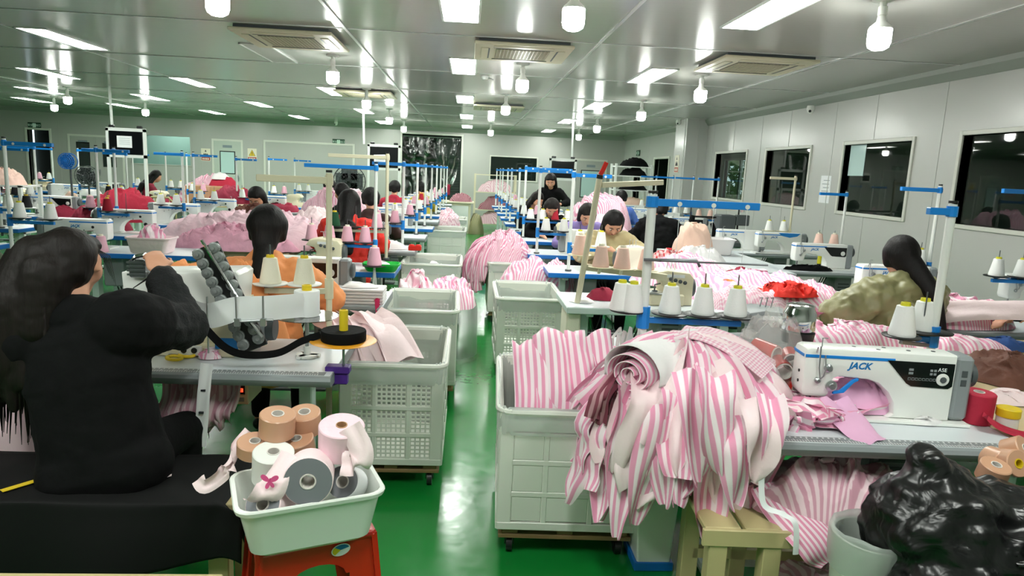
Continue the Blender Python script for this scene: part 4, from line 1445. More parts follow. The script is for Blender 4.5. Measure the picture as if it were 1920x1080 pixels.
# black tweezers in her hand
b = MB(); q0 = D(312, 500, 2.86); q1 = D(250, 540, 2.9)
b.tube([q0, q1], [.004, .002], 6); b.tube([q0 + Vector((0, 0, .006)), q1], [.004, .002], 6)
tag(b.build('tweezers', 'black_plastic'), 'black tweezers held by the woman in black', 'tweezers')

# table ---------------------------------------------------------
tb = make_table('grey', 1.36, .62, .76, ruler=True, box=False)
tb.location = (-1.235, 3.14, 0); tb['label'] = 'grey edged sewing table with ruler strip in front of the woman in black'
b = MB().box(.17, -.1, .55, .27, .1, .706, .004); o = b.build('control_box', 'cream_plastic', tb, smooth=0)
b = MB().box(.185, -.104, .6, .255, -.1, .64); b.build('display', 'black_screen', o, smooth=0)
b = MB()
for q in range(3):
    x = .2 + q * .018
    for z in (.612, .619, .626): b.box(x, -.106, z, x + .01, -.1035, z + .002)
    b.box(x + .009, -.106, .612, x + .011, -.1035, .628)
b.build('led_digits', 'led_red', o, smooth=0)
b = MB().box(.19, -.103, .565, .25, -.1, .585); b.build('type_plate', 'ink_grey', o, smooth=0)
b = MB().box(.18, -.104, .66, .2, -.1, .69); b.build('switch', 'black_plastic', o, smooth=0)
# multi-needle machine ------------------------------------------
M0 = Vector((-1.15, 3.2, .762))
mc = thing('multi_needle_machine', 'cream multi needle waistband machine with two slanted rows of tension posts', 'sewing machine', M0)
lo = lambda px, py, y: D(px, py, y) - M0
b = MB()
A = [lo(x, y, 3.2) for x, y in ((246, 505), (250, 545), (275, 560), (330, 575), (385, 590), (455, 600), (462, 510), (455, 503), (300, 505))]
b.prism([(p.x, p.z) for p in A], -.1, .12, 'Y', .015); b.build('arm', 'machine_white', mc, smooth=35)
b = MB()
A = [lo(x, y, 3.2) for x, y in ((330, 575), (462, 560), (470, 650), (380, 652), (340, 648))]
b.prism([(p.x, p.z) for p in A], -.08, .12, 'Y', .012); b.build('column', 'cream_plastic', mc, smooth=35)
b = MB(); b.box(-.27, -.14, 0.0, .12, .12, .05, .008); b.build('bed', 'cream_plastic', mc, smooth=0)
b = MB(); b.box(-.12, -.155, .01, -.02, -.139, .055, .004); o = b.build('side_bracket', 'white_plastic', mc, smooth=0)
b = MB()
for x in (-.095, -.05): b.at(x, -.156, .035, PI / 2).lathe([(.013, 0), (.013, .004), (.006, .005)], 14)
b.build('bolt', 'black_plastic', o)
b = MB(); b.box(.11, -.08, .03, .23, .1, .17, .02); o = b.build('motor', 'grey_plastic', mc, smooth=40)
b = MB().at(.245, 0, .11, 0, PI / 2).lathe([(.055, -.02), (.058, 0), (.055, .02), (.02, .024)], 22); b.build('handwheel', 'grey_dark', mc)
b = MB(); p = lo(425, 640, 3.06); b.box(p.x - .05, p.y - .005, p.z - .035, p.x + .05, p.y, p.z + .015); b.build('badge', 'ink_blue', mc, smooth=0)
# front lever frame at the head
b = MB(); p = [lo(x, y, 3.05) for x, y in ((250, 485), (255, 480), (275, 476), (288, 490), (300, 510))]
b.tube(p, .008, 8); q = [v + Vector((.012, -.03, 0)) for v in p]; b.tube(q, .008, 8)
b.build('lift_lever', 'chrome', mc)
p = lo(262, 498, 3.1)
b = MB(); b.box(p.x - .035, p.y - .03, p.z - .05, p.x + .035, p.y + .05, p.z + .03, .006)
for k in range(4): b.box(p.x - .04, p.y - .036, p.z - .04 + k * .018, p.x + .04, p.y - .029, p.z - .032 + k * .018)
b.build('take_up_box', 'steel_dark', mc, smooth=0)
# slanted tension panel with posts
Y1 = 2.98
P0, P1 = lo(383, 462, Y1), lo(478, 655, Y1)
ax = (P1 - P0).normalized(); L = (P1 - P0).length
sd = Vector((0, -1, 0)).cross(ax).normalized()
b = MB(); r = Matrix((sd, Vector((0, 1, 0)), -ax)).transposed().to_4x4()
b.M = Matrix.Translation(P0) @ r
b.box(-.06, 0, -L, .06, .012, 0, .003)
pn = b.build('tension_panel', 'black_plastic', mc, smooth=0)
for k in range(11):
    for s in (-1, 1):
        c = P0 + ax * (.022 + k * (L - .04) / 10.5) + sd * s * .036
        b = MB().at(c.x, c.y, c.z, PI / 2); b.lathe([(.024, -.004), (.026, .0), (.026, .007), (.02, .01), (.019, .016), (.008, .017), (.008, .026), (.003, .027)], 14)
        b.build('tension_post', 'post_grey', mc)
b = MB(); q0, q1 = lo(378, 450, 2.95), lo(445, 560, 2.95); b.tube([q0, q1], .007, 8)
q0, q1 = lo(462, 595, 2.95), lo(492, 632, 2.95); b.tube([q0, q1], .007, 8); b.build('panel_rail', 'chrome', mc)
b = MB(); b.tube([lo(388, 556, 2.9), lo(391, 662, 2.9)], .004, 8); b.tube([lo(442, 552, 2.9), lo(444, 605, 2.9)], .004, 8); b.tube([lo(493, 555, 2.9), lo(494, 605, 2.9)], .004, 8)
b.tube([lo(438, 603, 2.905), lo(512, 600, 2.905)], .006, 8)
for x in (445, 494):
    p = lo(x, 603, 2.9); b.box(p.x - .012, p.y - .01, p.z - .02, p.x + .012, p.y + .01, p.z + .014, .002)
b.build('guide_rod', 'steel', mc)
# clear disc stand with the white elastic roll
sp = D(576, 668, 3.12); sp.z = .762
st = thing('roll_stand', 'steel post with clear disc holding the white tape roll', 'stand', sp)
b = MB().cyl(0, 0, 0, .2, .009, 10); b.build('post', 'steel', st)
b = MB().cyl(0, 0, 0, .012, .05, 16); b.cyl(0, 0, .012, .05, .016, 12)
for a in range(3): b.box(0, -.012, .0, .06, .012, .012) if a == 0 else b.at(0, 0, 0, 0, 0, a * 2.1).box(0, -.012, 0, .06, .012, .012)
b.at().build('foot', 'white_plastic', st)
zd = D(580, 592, 3.12).z - sp.z
MB().lathe([(.02, zd - .012), (.14, zd - .004), (.142, zd), (.02, zd + .002)], 36).build('clear_disc', 'clear_film', st, smooth=50)
rl = thing('elastic_roll', 'white wide elastic tape roll leading to the multi needle machine', 'tape roll', (sp.x, sp.y, sp.z + zd + .003))
MB().lathe([(.012, .0), (.056, .0), (.057, .004), (.057, .112), (.055, .116), (.012, .116)], 32).build('wound_tape', 'paper_white', rl, smooth=40)
MB().lathe([(.022, .1), (.022, .14), (.016, .141), (.016, .11)], 16).build('core', 'yellow', rl)
b = MB(); c0 = Vector(rl.location)
pa = [Vector((0, -.0575, .058)), D(500, 578, 2.93) - c0, D(443, 580, 2.905) - c0, D(388, 592, 2.9) - c0, D(345, 575, 3.02) - c0]
strip(b, pa, .108, side=(0, 0, 1), curl=0, wave=.002, nl=40, nw=4)
b.build('loose_tape', 'paper_white', rl, smooth=180)
# orange disc with the black elastic
op = D(644, 690, 2.93)
st = thing('roll_stand', 'thin post with orange disc clamped to the table corner', 'stand', op)
zt = D(645, 640, 2.93).z - op.z
b = MB().cyl(0, 0, -.05, zt + .02, .006, 8); b.build('post', 'steel', st)
b = MB().box(-.075, -.03, -.02, .03, .03, .012, .004); b.box(-.05, -.02, -.07, .02, .02, -.02, .004); b.tube([(-.03, 0, -.07), (-.07, 0, -.085), (-.085, 0, -.07)], .006, 6); b.build('clamp', 'purple', st, smooth=30)
MB().lathe([(.01, zt - .008), (.13, zt - .002), (.143, zt + .003), (.14, zt + .005), (.01, zt + .002)], 40).build('orange_disc', 'orange_disc', st, smooth=50)
rl = thing('elastic_roll', 'black elastic tape roll with yellow core on the orange disc', 'tape roll', (op.x, op.y, op.z + zt + .004))
MB().lathe([(.02, 0), (.095, .002), (.097, .008), (.097, .042), (.094, .048), (.02, .046)], 40).build('wound_tape', 'black_fabric', rl, smooth=40)
MB().lathe([(.019, .04), (.019, .135), (.013, .136), (.013, .05)], 18).build('core', 'yellow', rl)
b = MB(); c0 = Vector(rl.location)
pa = [Vector((-.096, -.01, .024)), D(565, 640, 2.9) - c0, D(520, 662, 2.9) - c0, D(460, 665, 2.88) - c0, D(420, 650, 2.86) - c0, D(380, 610, 2.86) - c0]
strip(b, pa, .032, side=(0, .45, 1), curl=0, wave=.001, nl=40, nw=3)
b.build('loose_tape', 'black_fabric', rl, smooth=180)
# scissors and scraps on the table


def scissors(label, loc, mat, rz):
    t = thing('scissors', label, 'scissors', loc, rz)
    b = MB()
    for s in (-1, 1):
        b.tube([(math.cos(a) * .038 - .05, s * .032 + math.sin(a) * .026, .008) for a in [k * PI / 8 for k in range(17)]], .0075, 8)
    b.build('handle', mat, t)
    b = MB()
    for s in (-1, 1): b.add([(-.02, s * .01, .008), (.12, s * .002, .008), (-.02, -s * .012, .008)], [(0, 1, 2)])
    solid(b.build('blade', 'steel', t, smooth=0), .003)
    return t


scissors('yellow handled scissors on the table beside the woman in black', G(325, 668, .765), 'yellow', 2.6)
scissors('red handled scissors behind the yellow handled scissors', G(352, 660, .765), 'red_plastic', 2.9)
o = heap('crumpled pink cloth scrap above the hanging paper strip', 'scrap', G(394, 672, .762), .05, .03, .03, 'pink_stripe', 4, name='cloth_scrap', nr=10, ns=24, fs=30)
# hanging white strip
b = MB(); p = D(388, 690, 2.80); q = D(374, 838, 2.80)
strip(b, [p + Vector((0, .0, .02)), p + (q - p) * .3 + Vector((0, -.01, 0)), p + (q - p) * .7 + Vector((0, .0, 0)), q], .05, side=(1, .15, 0), curl=.05, wave=.002, nl=24)
o = b.build('paper_strip', 'paper_white', smooth=180); tag(o, 'long white paper strip hanging from the table edge beside the woman in black', 'paper strip')
b = MB()
for f in (.27, .55, .85):
    c = p.lerp(q, f); b.box(c.x - .012, c.y - .014, c.z - .004, c.x + .006, c.y - .006, c.z + .004)
b.build('size_mark', 'ink', o, smooth=0)
# mauve cloth hanging under the table
b = MB()
rnd = random.Random(9)
for q in range(9):
    x0 = 330 + q * 12
    a = D(x0, 706, 3.05); a.z = .705
    e = D(x0 + rnd.uniform(-12, 10), 800 + rnd.uniform(-20, 35), 3.0)
    strip(b, [a, a.lerp(e, .4) + Vector((.02, -.05, 0)), a.lerp(e, .75) + Vector((0, -.07, 0)), e], .12, side=(1, .2, 0), curl=.5, wave=.015, seed=q, point=.4)
tag(b.build('hanging_cloth', 'rose_stripe', smooth=180), 'mauve striped cloth hanging below the table beside the white paper strip', 'cloth')

# red stool and tub ---------------------------------------------
SX, SY, SR = -.485, 2.135, .39
t = thing('stool', 'red plastic stool carrying the white tub of tape rolls', 'stool', (SX, SY, 0), SR); t.scale = (1.12, 1.08, .98)
MB().prism([(-.165, -.13), (-.15, -.145), (.15, -.145), (.165, -.13), (.165, .13), (.15, .145), (-.15, .145), (-.165, .13)], .475, .5, 'Z', .012).build('seat', 'red_plastic', t, smooth=40)
for (ang, hw, dd) in ((0, .165, .15), (PI, .165, .15), (PI / 2, .145, .17), (-PI / 2, .145, .17)):
    arch = [(.075 * math.cos(a), .37 + .045 * math.sin(a)) for a in [k * PI / 8 for k in range(9)]]
    out = [(-hw, .49), (-hw - .035, 0), (-hw + .03, 0), (-.082, .3)] + [(x, z) for x, z in arch[::-1]] + [(.082, .3), (hw - .03, 0), (hw + .035, 0), (hw, .49)]
    b = MB(); b.M = Matrix.Rotation(ang, 4, 'Z') @ Matrix.Translation((0, -dd - .015, 0)) @ Matrix.Rotation(-.07, 4, 'X')
    # split into three convex pieces
    b.prism([(-hw, .49), (-hw - .035, 0), (-hw + .035, 0), (-.085, .33), (-.085, .49)], -.004, .004)
    b.prism([(hw, .49), (hw + .035, 0), (hw - .035, 0), (.085, .33), (.085, .49)], -.004, .004)
    b.prism([(-.085, .49), (-.085, .37)] + [(x, z) for x, z in arch[::-1]] + [(.085, .37), (.085, .49)], -.004, .004)
    o = b.build('side_panel', 'red_plastic', t, smooth=0)
b = MB().at(0, 0, 0)
c = D(619, 1020, 2.035)
sk = MB(); sk.lathe([(.027, 0), (.027, .001)], 28); s_ = sk.build('sticker', 'paper_white', t); s_.scale = (1, .72, 1)
s_.location = (.06, -.142, .455); s_.rotation_euler = (PI / 2 - .07, -.25, 0)
sk = MB(); sk.add([(0, 0, .0015)] + [(.024 * math.cos(a), .024 * math.sin(a), .0015) for a in [k * PI / 10 for k in range(11)]], [(0, k, k + 1) for k in range(1, 11)]); sk.build('blue_print', 'ink_blue', s_, smooth=0)
sk = MB(); sk.add([(0, 0, .0018)] + [(.024 * math.cos(a), .024 * math.sin(a), .0018) for a in [PI * .7 + k * PI / 12 for k in range(7)]], [(0, k, k + 1) for k in range(1, 7)]); sk.build('yellow_print', 'yellow', s_, smooth=0)
tub = make_tub(.42, .29, .165); tub.location = (-.477, 2.055, .492); tub.rotation_euler = (0, 0, .375)
tub['label'] = 'white plastic tub full of tape rolls on the red stool'
ZT = .52


def roll_at(px, py, y, **k): return D(px, py, y)


T = ('tape_tan', 'tape_core')
tape_roll('shiny tan tape roll on top of the tub rolls, its side facing out', D(520, 795, 2.12), .056, .075, .02, T, (.16, .1, 0))
tape_roll('tan tape roll standing behind the shiny tan roll', D(572, 790, 2.2), .052, .075, .02, T, (.25, 0, 0))
tape_roll('flat tan tape roll at the left end of the tub', D(478, 838, 2.1), .055, .045, .018, T, (.2, .1, 0))
tape_roll('flat tan tape roll below the shiny tan roll', D(558, 834, 2.14), .054, .05, .018, T, (.25, -.1, 0))
tape_roll('big pale pink ribbon roll on the right of the tub', D(640, 822, 2.08), .071, .1, .018, ('pink_plain', 'cardboard'), (.22, .06, 0))
tape_roll('grey ended pink printed roll lying in the tub, end facing out', D(580, 893, 1.98), .073, .11, .023, ('pink_pale', 'tape_core'), (PI / 2 - .15, 0, .15), side='tape_grey')
tape_roll('white and grey roll lying at the right end of the tub', D(652, 905, 2.08), .052, .1, .02, ('paper_white', 'tape_core'), (PI / 2 - .5, 0, -.2), side='tape_grey')
tape_roll('grey ended roll lying low at the left front of the tub', D(508, 950, 1.95), .056, .1, .02, ('pink_pale', 'tape_core'), (PI / 2 - .6, 0, -.3), side='tape_grey')
tape_roll('clear wrapped white roll behind the grey ended roll', D(512, 872, 2.04), .062, .1, .02, ('white_plastic', 'tape_core'), (.2, .1, 0))
# loose ribbon ends
b = MB()
strip(b, [D(655, 800, 2.02), D(675, 840, 2.0), D(672, 868, 1.99), D(640, 868, 2.0)], .075, side=(1, 0, .4), curl=.2, wave=.004, nl=20)
tag(b.build('ribbon', 'pink_pale', smooth=180), 'pale ribbon end falling from the big pink roll', 'ribbon')
b = MB()
strip(b, [D(548, 852, 1.97), D(525, 890, 1.93), D(500, 925, 1.9), D(470, 940, 1.9)], .08, side=(1, .2, .3), curl=.3, wave=.005, nl=20, uvw=1.4)
o = tag(b.build('ribbon', 'pink_pale', smooth=180), 'ribbon with bright pink bow print at the tub front', 'ribbon')
b = MB(); c0 = D(505, 903, 1.895)
for a_, l_ in ((.5, .034), (2.5, .034), (-.9, .024), (-2.0, .026), (1.3, .012)):
    u_ = RGT * math.cos(a_) + UPV * math.sin(a_); v_ = UPV * math.cos(a_) - RGT * math.sin(a_)
    b.add([c0 + u_ * (l_ * (1 - math.cos(q * PI / 6)) * .9) * .5 + v_ * (l_ * .42 * math.sin(q * PI / 6)) * (.4 + .6 * (q % 12) / 12 if q < 7 else .4 + .6 * (12 - q) / 12) for q in range(12)], [tuple(range(12))])
b.build('bow_print', 'pink_hot', o, smooth=0)
b = MB()
strip(b, [D(470, 810, 2.2), D(440, 845, 2.17), D(430, 870, 2.13), D(418, 890, 2.12), D(385, 912, 2.1), D(372, 898, 2.11)], .045, side=(.3, .3, 1), curl=.4, wave=.006, nl=36)
strip(b, [D(460, 835, 2.18), D(436, 860, 2.14), D(428, 885, 2.11)], .05, side=(.6, .3, 1), curl=.6, wave=.01, nl=16, seed=2)
tag(b.build('ribbon', 'pink_pale', smooth=180), 'pink ribbon ends hanging out over the left of the tub', 'ribbon')
# ================================================================ near right workplace
random.seed(21)
CR = {}
crate_a = make_crate(.52, .82, .53, mesh=True)
crate_a.location = (-.355, 3.76, 0); crate_a['label'] = 'nearest white mesh crate on the left of the aisle'; crate_a['group'] = 'white crates along the aisle'
crate_b = make_crate(.6, .86, .53, solid_front=True, mesh=False)
crate_b.location = (.485, 3.14, 0); crate_b.rotation_euler = (0, 0, -.04); crate_b['label'] = 'nearest white crate on the right of the aisle, striped cloth inside'; crate_b['group'] = 'white crates along the aisle'
for (x, y, l, src, rz) in ((-.32, 5.1, 'second white mesh crate on the left of the aisle', crate_a, .02), (-.36, 7.45, 'third white crate on the left of the aisle', crate_b, 0), (-.33, 11.4, 'fourth white crate on the left of the aisle', crate_b, 0),
                           (-.33, 14.0, 'farthest white crate on the left of the aisle', crate_b, 0), (.52, 5.68, 'second white mesh crate on the right of the aisle, empty', crate_a, 0), (.55, 7.75, 'third white crate on the right of the aisle under pink cloth', crate_b, 0)):
    dup(src, (x, y, 0), rz, l)
# striped cloth standing in the near right crate
b = MB()
for i, (x, w_, zt) in enumerate(((.32, .2, .87), (.44, .24, .91), (.58, .22, .9), (.67, .16, .84))):
    strip(b, [(x, 2.82, .45), (x + .01, 2.86, .68), (x, 3.02 + i * .03, zt), (x + .03, 3.25, zt - .06), (x + .05, 3.42, .6)], w_, side=(1, .1, .05 * (-1) ** i), curl=.12, wave=.02, seed=i + 3, nl=30, nw=12, point=.1)
o = tag(b.build('cloth_stack', 'pink_stripe', smooth=180), 'folded pink striped cloth standing in the nearest right crate', 'cloth')
solid(o, .004)
# table and machine
tb = make_table('grey', 1.16, .62, .76, ruler=True, box=True)
tb.location = (1.47, 2.5, 0); tb.rotation_euler = (0, 0, -.04); tb['label'] = 'grey edged table with ruler under the nearest large sewing machine'
jm = make_machine(True, fine=True)
jm.location = (1.625, 2.49, .762); jm.rotation_euler = (0, 0, -.1); jm['label'] = 'large white sewing machine with black control panel, nearest on the right'
# heap bundle of striped cut pieces
M = Vector((.93, 2.72, .62))
bt = thing('cloth_bundle', 'big bundle of pink striped cut strips hanging over crate and table', 'cloth bundle', M)
heap_mb_ = heap_mb(MB(), 0, .02, -.02, .4, .34, .33, 8, fs=5, power=2.6, wob=.1)
heap_mb_.build('inner_pile', 'pink_stripe', bt, smooth=180)
rnd = random.Random(5)
k = 0


def on_mound(r, dx, dy, zt):
    rx_ = 1.15 if dx > 0 else 1.0
    if r < .42: x, y, z = r * dx * rx_, r * dy * .95, zt * (1 - (r / .44) ** 2.3)
    else: x, y, z = (.42 + (r - .42) * .12) * dx * rx_, (.42 + (r - .42) * .12) * dy * .95, zt * (1 - (.42 / .44) ** 2.3) - (r - .42)
    if dx > .35 and y > -.5 and x > .1:      # lies on the table top
        if z < .17: x += (.17 - z) * .8 * dx; z = .17
    return Vector((x, y, z))


for lay, (rs, n) in enumerate(((.36, 17), (.30, 17), (.23, 16), (.16, 14), (.09, 11), (.03, 8))):
    for i in range(n):
        a = math.radians(-205 + 240 * (i + rnd.uniform(.1, .9)) / n)
        dx, dy = math.cos(a), math.sin(a)
        left = max(0, math.cos(a - math.radians(-125)))
        ln = rnd.uniform(.24, .34) * (1 + .25 * left)
        zt = .345 + lay * .008
        jit = Vector((rnd.uniform(-.03, .03), rnd.uniform(-.03, .03), 0)); tw = rnd.uniform(-.25, .25)
        pa = []
        for q in range(7):
            f = q / 6; aa = a + tw * f
            pt = on_mound(rs + ln * f, math.cos(aa), math.sin(aa), zt) + jit
            pt += Vector((dx, dy, .4)) * (.012 + .03 * f * rnd.random())
            pa.append(pt)
        b = MB()
        strip(b, pa, rnd.uniform(.10, .16), side=(-dy, dx, rnd.uniform(-.35, .35)), curl=rnd.uniform(.15, .5), wave=.013, seed=k, point=rnd.choice((.4, .7, .9)), nl=22, nw=8, taper0=.6)
        b.build('cloth_strip', rnd.choice(('pink_stripe', 'pink_stripe', 'pink_stripe', 'pink_stripe', 'pink_pale')), bt, smooth=180); k += 1
b = MB()
strip(b, [(-.02, .1, .385), (.1, 0, .4), (.22, -.1, .36), (.3, -.16, .3)], .24, side=(.7, .7, 0), curl=.1, wave=.006, nl=20, nw=10)
b.build('checked_piece', 'pink_check', bt, smooth=180)
# hanging pieces at the very front
for (x0, y0, x1, y1, yy, w_) in ((1215, 760, 1160, 900, 2.38, .15), (1240, 790, 1190, 985, 2.36, .16), (1270, 760, 1240, 940, 2.38, .13), (1180, 780, 1148, 880, 2.42, .11), (1330, 780, 1290, 880, 2.32, .12), (1300, 745, 1312, 905, 2.16, .13), (1342, 745, 1348, 890, 2.14, .13), (1380, 830, 1378, 950, 2.12, .11), (1425, 800, 1410, 900, 2.12, .12), (1450, 790, 1440, 880, 2.13, .09)):
    a, e = D(x0, y0, yy) - M, D(x1, y1, yy) - M
    b = MB(); strip(b, [a + Vector((.02, .1, .06)), a, a.lerp(e, .5) + Vector((0, -.015, 0)), e], w_, side=(1, .2, 0), curl=.3, wave=.012, seed=k, point=.75, nl=24); k += 1
    b.build('cloth_strip', 'pink_stripe' if k % 4 else 'pink_pale', bt, smooth=180)
# the rolled piece
b = MB(); e0, e1 = D(1178, 712, 2.5), D(1330, 665, 2.9)
axd = (e1 - e0).normalized(); L = (e1 - e0).length
up = Vector((0, 0, 1)); up = (up - axd * up.dot(axd)).normalized(); sdv = axd.cross(up)
mid = (e0 + e1) / 2
sp_ = []
for q in range(44):
    a = q * .42; r = .02 + .0053 * q * .42
    sp_.append(mid + Vector((0, 0, .02)) + (sdv * math.cos(a) + up * math.sin(a) * .8) * r)
strip(b, sp_, L, side=axd, curl=0, wave=.002, nl=150, nw=14)
o = tag(solid(b.build('cloth_roll', 'pink_stripe', smooth=180), .004), 'loosely rolled pink and white cloth on top of the striped bundle', 'cloth roll')
b = MB(); r = .135; mid = mid + Vector((0, 0, .02))
strip(b, [mid + (sdv * math.cos(a) + up * math.sin(a) * .8) * r for a in (PI * 1.1, PI * .9, PI * .7, PI * .5, PI * .3, PI * .1, -.2)], L * .95, side=axd, curl=0, wave=.003, nl=24, nw=10)
tag(solid(b.build('cloth_wrap', 'white_fabric', smooth=180), .003), 'cream white cloth lying over the rolled striped piece', 'cloth')
b = MB()
for q in range(7):
    a = D(1125 + q * 6, 735 + q * 6, 2.5 + q * .01); strip(b, [a + Vector((.08, .1, .05)), a, a + Vector((-.02 + q * .006, -.02, -.05 - .01 * q)), a + Vector((-.03 + q * .01, -.02, -.1))], .06, side=(1, 0, .4), curl=.6, wave=.01, seed=q)
tag(b.build('cloth_scraps', 'maroon_stripe', smooth=180), 'dark edged striped scraps below the rolled cloth', 'cloth')
# scraps by the machine needle
heap('pink and lilac cloth pieces under the arm of the nearest sewing machine', 'cloth', (1.62, 2.55, .775), .2, .1, .1, 'lilac_fabric', 12, fs=14, folds=1.2)
heap('grey pink checked cloth beside the needle of the nearest machine', 'cloth', (1.42, 2.6, .775), .12, .08, .06, 'pink_tartan', 14, fs=16)
b = MB(); a = G(1590, 795, .79)
strip(b, [(a.x, a.y + .14, .84), (a.x + .02, a.y + .05, .81), (a.x + .04, a.y - .04, .775), (a.x + .06, a.y - .1, .768)], .16, side=(1, .3, 0), curl=.2, wave=.008, point=.4)
tag(b.build('cloth_piece', 'lilac_fabric', smooth=180), 'smooth lilac pink cloth piece in front of the machine pillar', 'cloth')
heap('small white lace scraps at the foot of the nearest machine', 'scrap', G(1735, 795, .763), .07, .025, .012, 'white_fabric', 6, name='lace_scrap', nr=8, ns=20)
# clear bag of red tubes
bp = D(1428, 745, 2.72); bp.z = .765
tb_ = []
rnd = random.Random(2)
spots = [(-.075, -.06, .05), (.0, -.07, .035), (.08, -.065, .075), (.04, -.06, .14), (-.04, -.04, .125), (.09, -.03, .17), (-.09, -.0, .1), (.0, .02, .19)]
names = ['lower left', 'lowest', 'right front', 'upper right', 'small middle', 'topmost right', 'left rear', 'top rear']
for i, (x, y, z) in enumerate(spots):
    r = .036 if i not in (4,) else .02
    t = thing('ribbon_tube', '%s red wrapped ribbon tube in the clear bag behind the striped bundle' % names[i], 'ribbon roll', bp + Vector((x, y, z)), 0, 'red ribbon tubes in the clear bag')
    t.rotation_euler = (PI / 2 + rnd.uniform(-.2, .2), 0, rnd.uniform(-.5, .5))
    MB().lathe([(r, -.05), (r, .06)], 20, cap=False).build('wrap', 'red_plastic', t)
    MB().lathe([(r - .002, .062), (r - .007, .062), (r - .007, -.05), (r - .002, -.05), (r - .002, .062)], 20, cap=False).build('core', 'tape_core' if i % 2 else 'cone_cream', t)
b = heap_mb(MB(), 0, 0, 0, .16, .13, .27, 17, fs=9, folds=1.4, power=3.5)
o = b.build('clear_bag', 'bag_film', smooth=180); o.location = bp + Vector((0, 0, -.003)); tag(o, 'crumpled clear plastic bag around the red ribbon tubes', 'bag')
# black and chrome clamp pot
p = D(1490, 668, 2.8); p.z = .765
t = thing('oil_pot', 'black and chrome knobbed pot behind the nearest machine head', 'pot', p); t.scale = (1.3, 1.3, 1.3)
b = MB().lathe([(.05, 0), (.05, .02), (.03, .03), (.03, .16), (.05, .165), (.055, .2), (.035, .21)], 22); b.build('body', 'black_plastic', t)
b = MB().lathe([(.05, .205), (.053, .21), (.053, .265), (.045, .28), (.045, .29), (.03, .295)], 24); b.build('chrome_cap', 'chrome', t)
# five cone stand
SP = D(1200, 668, 3.15); SP.z = .762
st = make_stand(.815, 'blue', 3, .255, r=.022, span=.158, first=.125)
st.location = SP; st.rotation_euler = (0, 0, -.05); st['label'] = 'tall blue and white thread stand with black discs holding five white cones'
zc = SP.z + .259
for i, (x, y) in enumerate(((1253, 585), (1320, 592), (1384, 602))):
    pass
b = MB(); w_ = lambda x, y, z_: Matrix.Rotation(.05, 3, 'Z') @ (D(x, y, z_) - SP)
b.tube([w_(1207, 487, 3.12), w_(1306, 488, 3.08), w_(1312, 500, 3.08)], .008, 6); b.tube([w_(1240, 489, 3.02), w_(1440, 497, 2.98)], .005, 6); b.tube([w_(1210, 487, 3.1), w_(1240, 489, 3.02)], .006, 6)
b.build('guide_bracket', 'steel_dark', st)
hero_cones = place_cones(st, ['white'] * 3, '%s large white cone from the pole on the tall blue stand', 'white cones on the tall blue stand')
for c_, x_ in zip(hero_cones, st['xs']):
    c_.rotation_euler = (0, 0, -.05)
    MB().tube([(0, 0, .146), (.004, -.01, .35), (0, -.017, .815 - .04 - .259)], .0011, 5).build('loose_thread', 'paper_white', c_)
dsk = MB().lathe([(.012, -.02), (.03, -.012), (.085, -.004), (.088, .002), (.085, .004), (.02, .002)], 22, -.07, .03, .255).build('cone_plate', 'black_plastic', st)
cone('white', (SP.x - .105, SP.y + .03, zc), 'white cone left of the pole on the tall blue stand, rear one', 'white cones on the tall blue stand')
cone('white', (SP.x - .055, SP.y + .0, zc), 'white cone just left of the pole on the tall blue stand, front one', 'white cones on the tall blue stand')
# blue table behind the striped bundle with a machine and motors
t2 = make_table('blue', 1.15, .56, .76)
t2.location = (1.31, 3.42, 0); t2['label'] = 'blue edged white table behind the striped bundle'
b = MB(); p = D(1168, 640, 3.3); b.M = Matrix.Translation(p)
for q in range(4): b.tube([(-.05 + q * .02, 0, -.06), (-.06 + q * .03, -.02, .02 + q * .02), (-.02 + q * .02, 0, .07 - q * .02), (0 + q * .02, .02, -.04)], .009, 6, flat=.5)
b.M = Matrix.Identity(4); tag(b.build('bag_handles', 'white_plastic'), 'white plastic handle straps beside the tall blue stand', 'straps')
m1 = make_overlock('grey_plastic')
m1.location = (1.55, 3.42, .762); m1['label'] = 'grey overlock machine on the blue edged table behind the bundle'
# wood cutting table
t = thing('cutting_table', 'large bare wooden work table right of the nearest machine', 'table', (2.83, 3.12, 0))
MB().box(-.78, -.82, .735, .78, .82, .76, .004).build('tabletop', 'table_wood', t, smooth=0)
for sx in (-.7, .7):
    for sy in (-.74, .74): MB().box(sx - .025, sy - .025, 0, sx + .025, sy + .025, .735).build('leg', 'table_leg', t, smooth=0)
MB().box(-.72, -.76, .68, .72, -.73, .735).build('apron', 'table_leg', t, smooth=0)
heap('crumpled brown cloth on the wooden table', 'cloth', G(1885, 712, .762), .2, .17, .09, 'brown_fabric', 3, fs=9, folds=1.4)
heap('pink cloth scrap with dark edge on the wooden table', 'cloth', G(1885, 752, .762), .13, .07, .035, 'pink_pale', 5, fs=10)
heap('pale pink cloth pieces on the wooden table behind the two cones', 'cloth', G(1800, 655, .762), .28, .12, .06, 'pink_stripe', 9, fs=8)
heap('navy and peach cloth at the rear right of the wooden table', 'cloth', G(1880, 655, .762), .2, .07, .05, 'blue_fabric', 19, fs=8)
heap('bright orange red straps in a flat heap on the wooden table', 'straps', G(1600, 640, .762), .15, .07, .07, 'red_bright', 7, fs=16, folds=1.3)
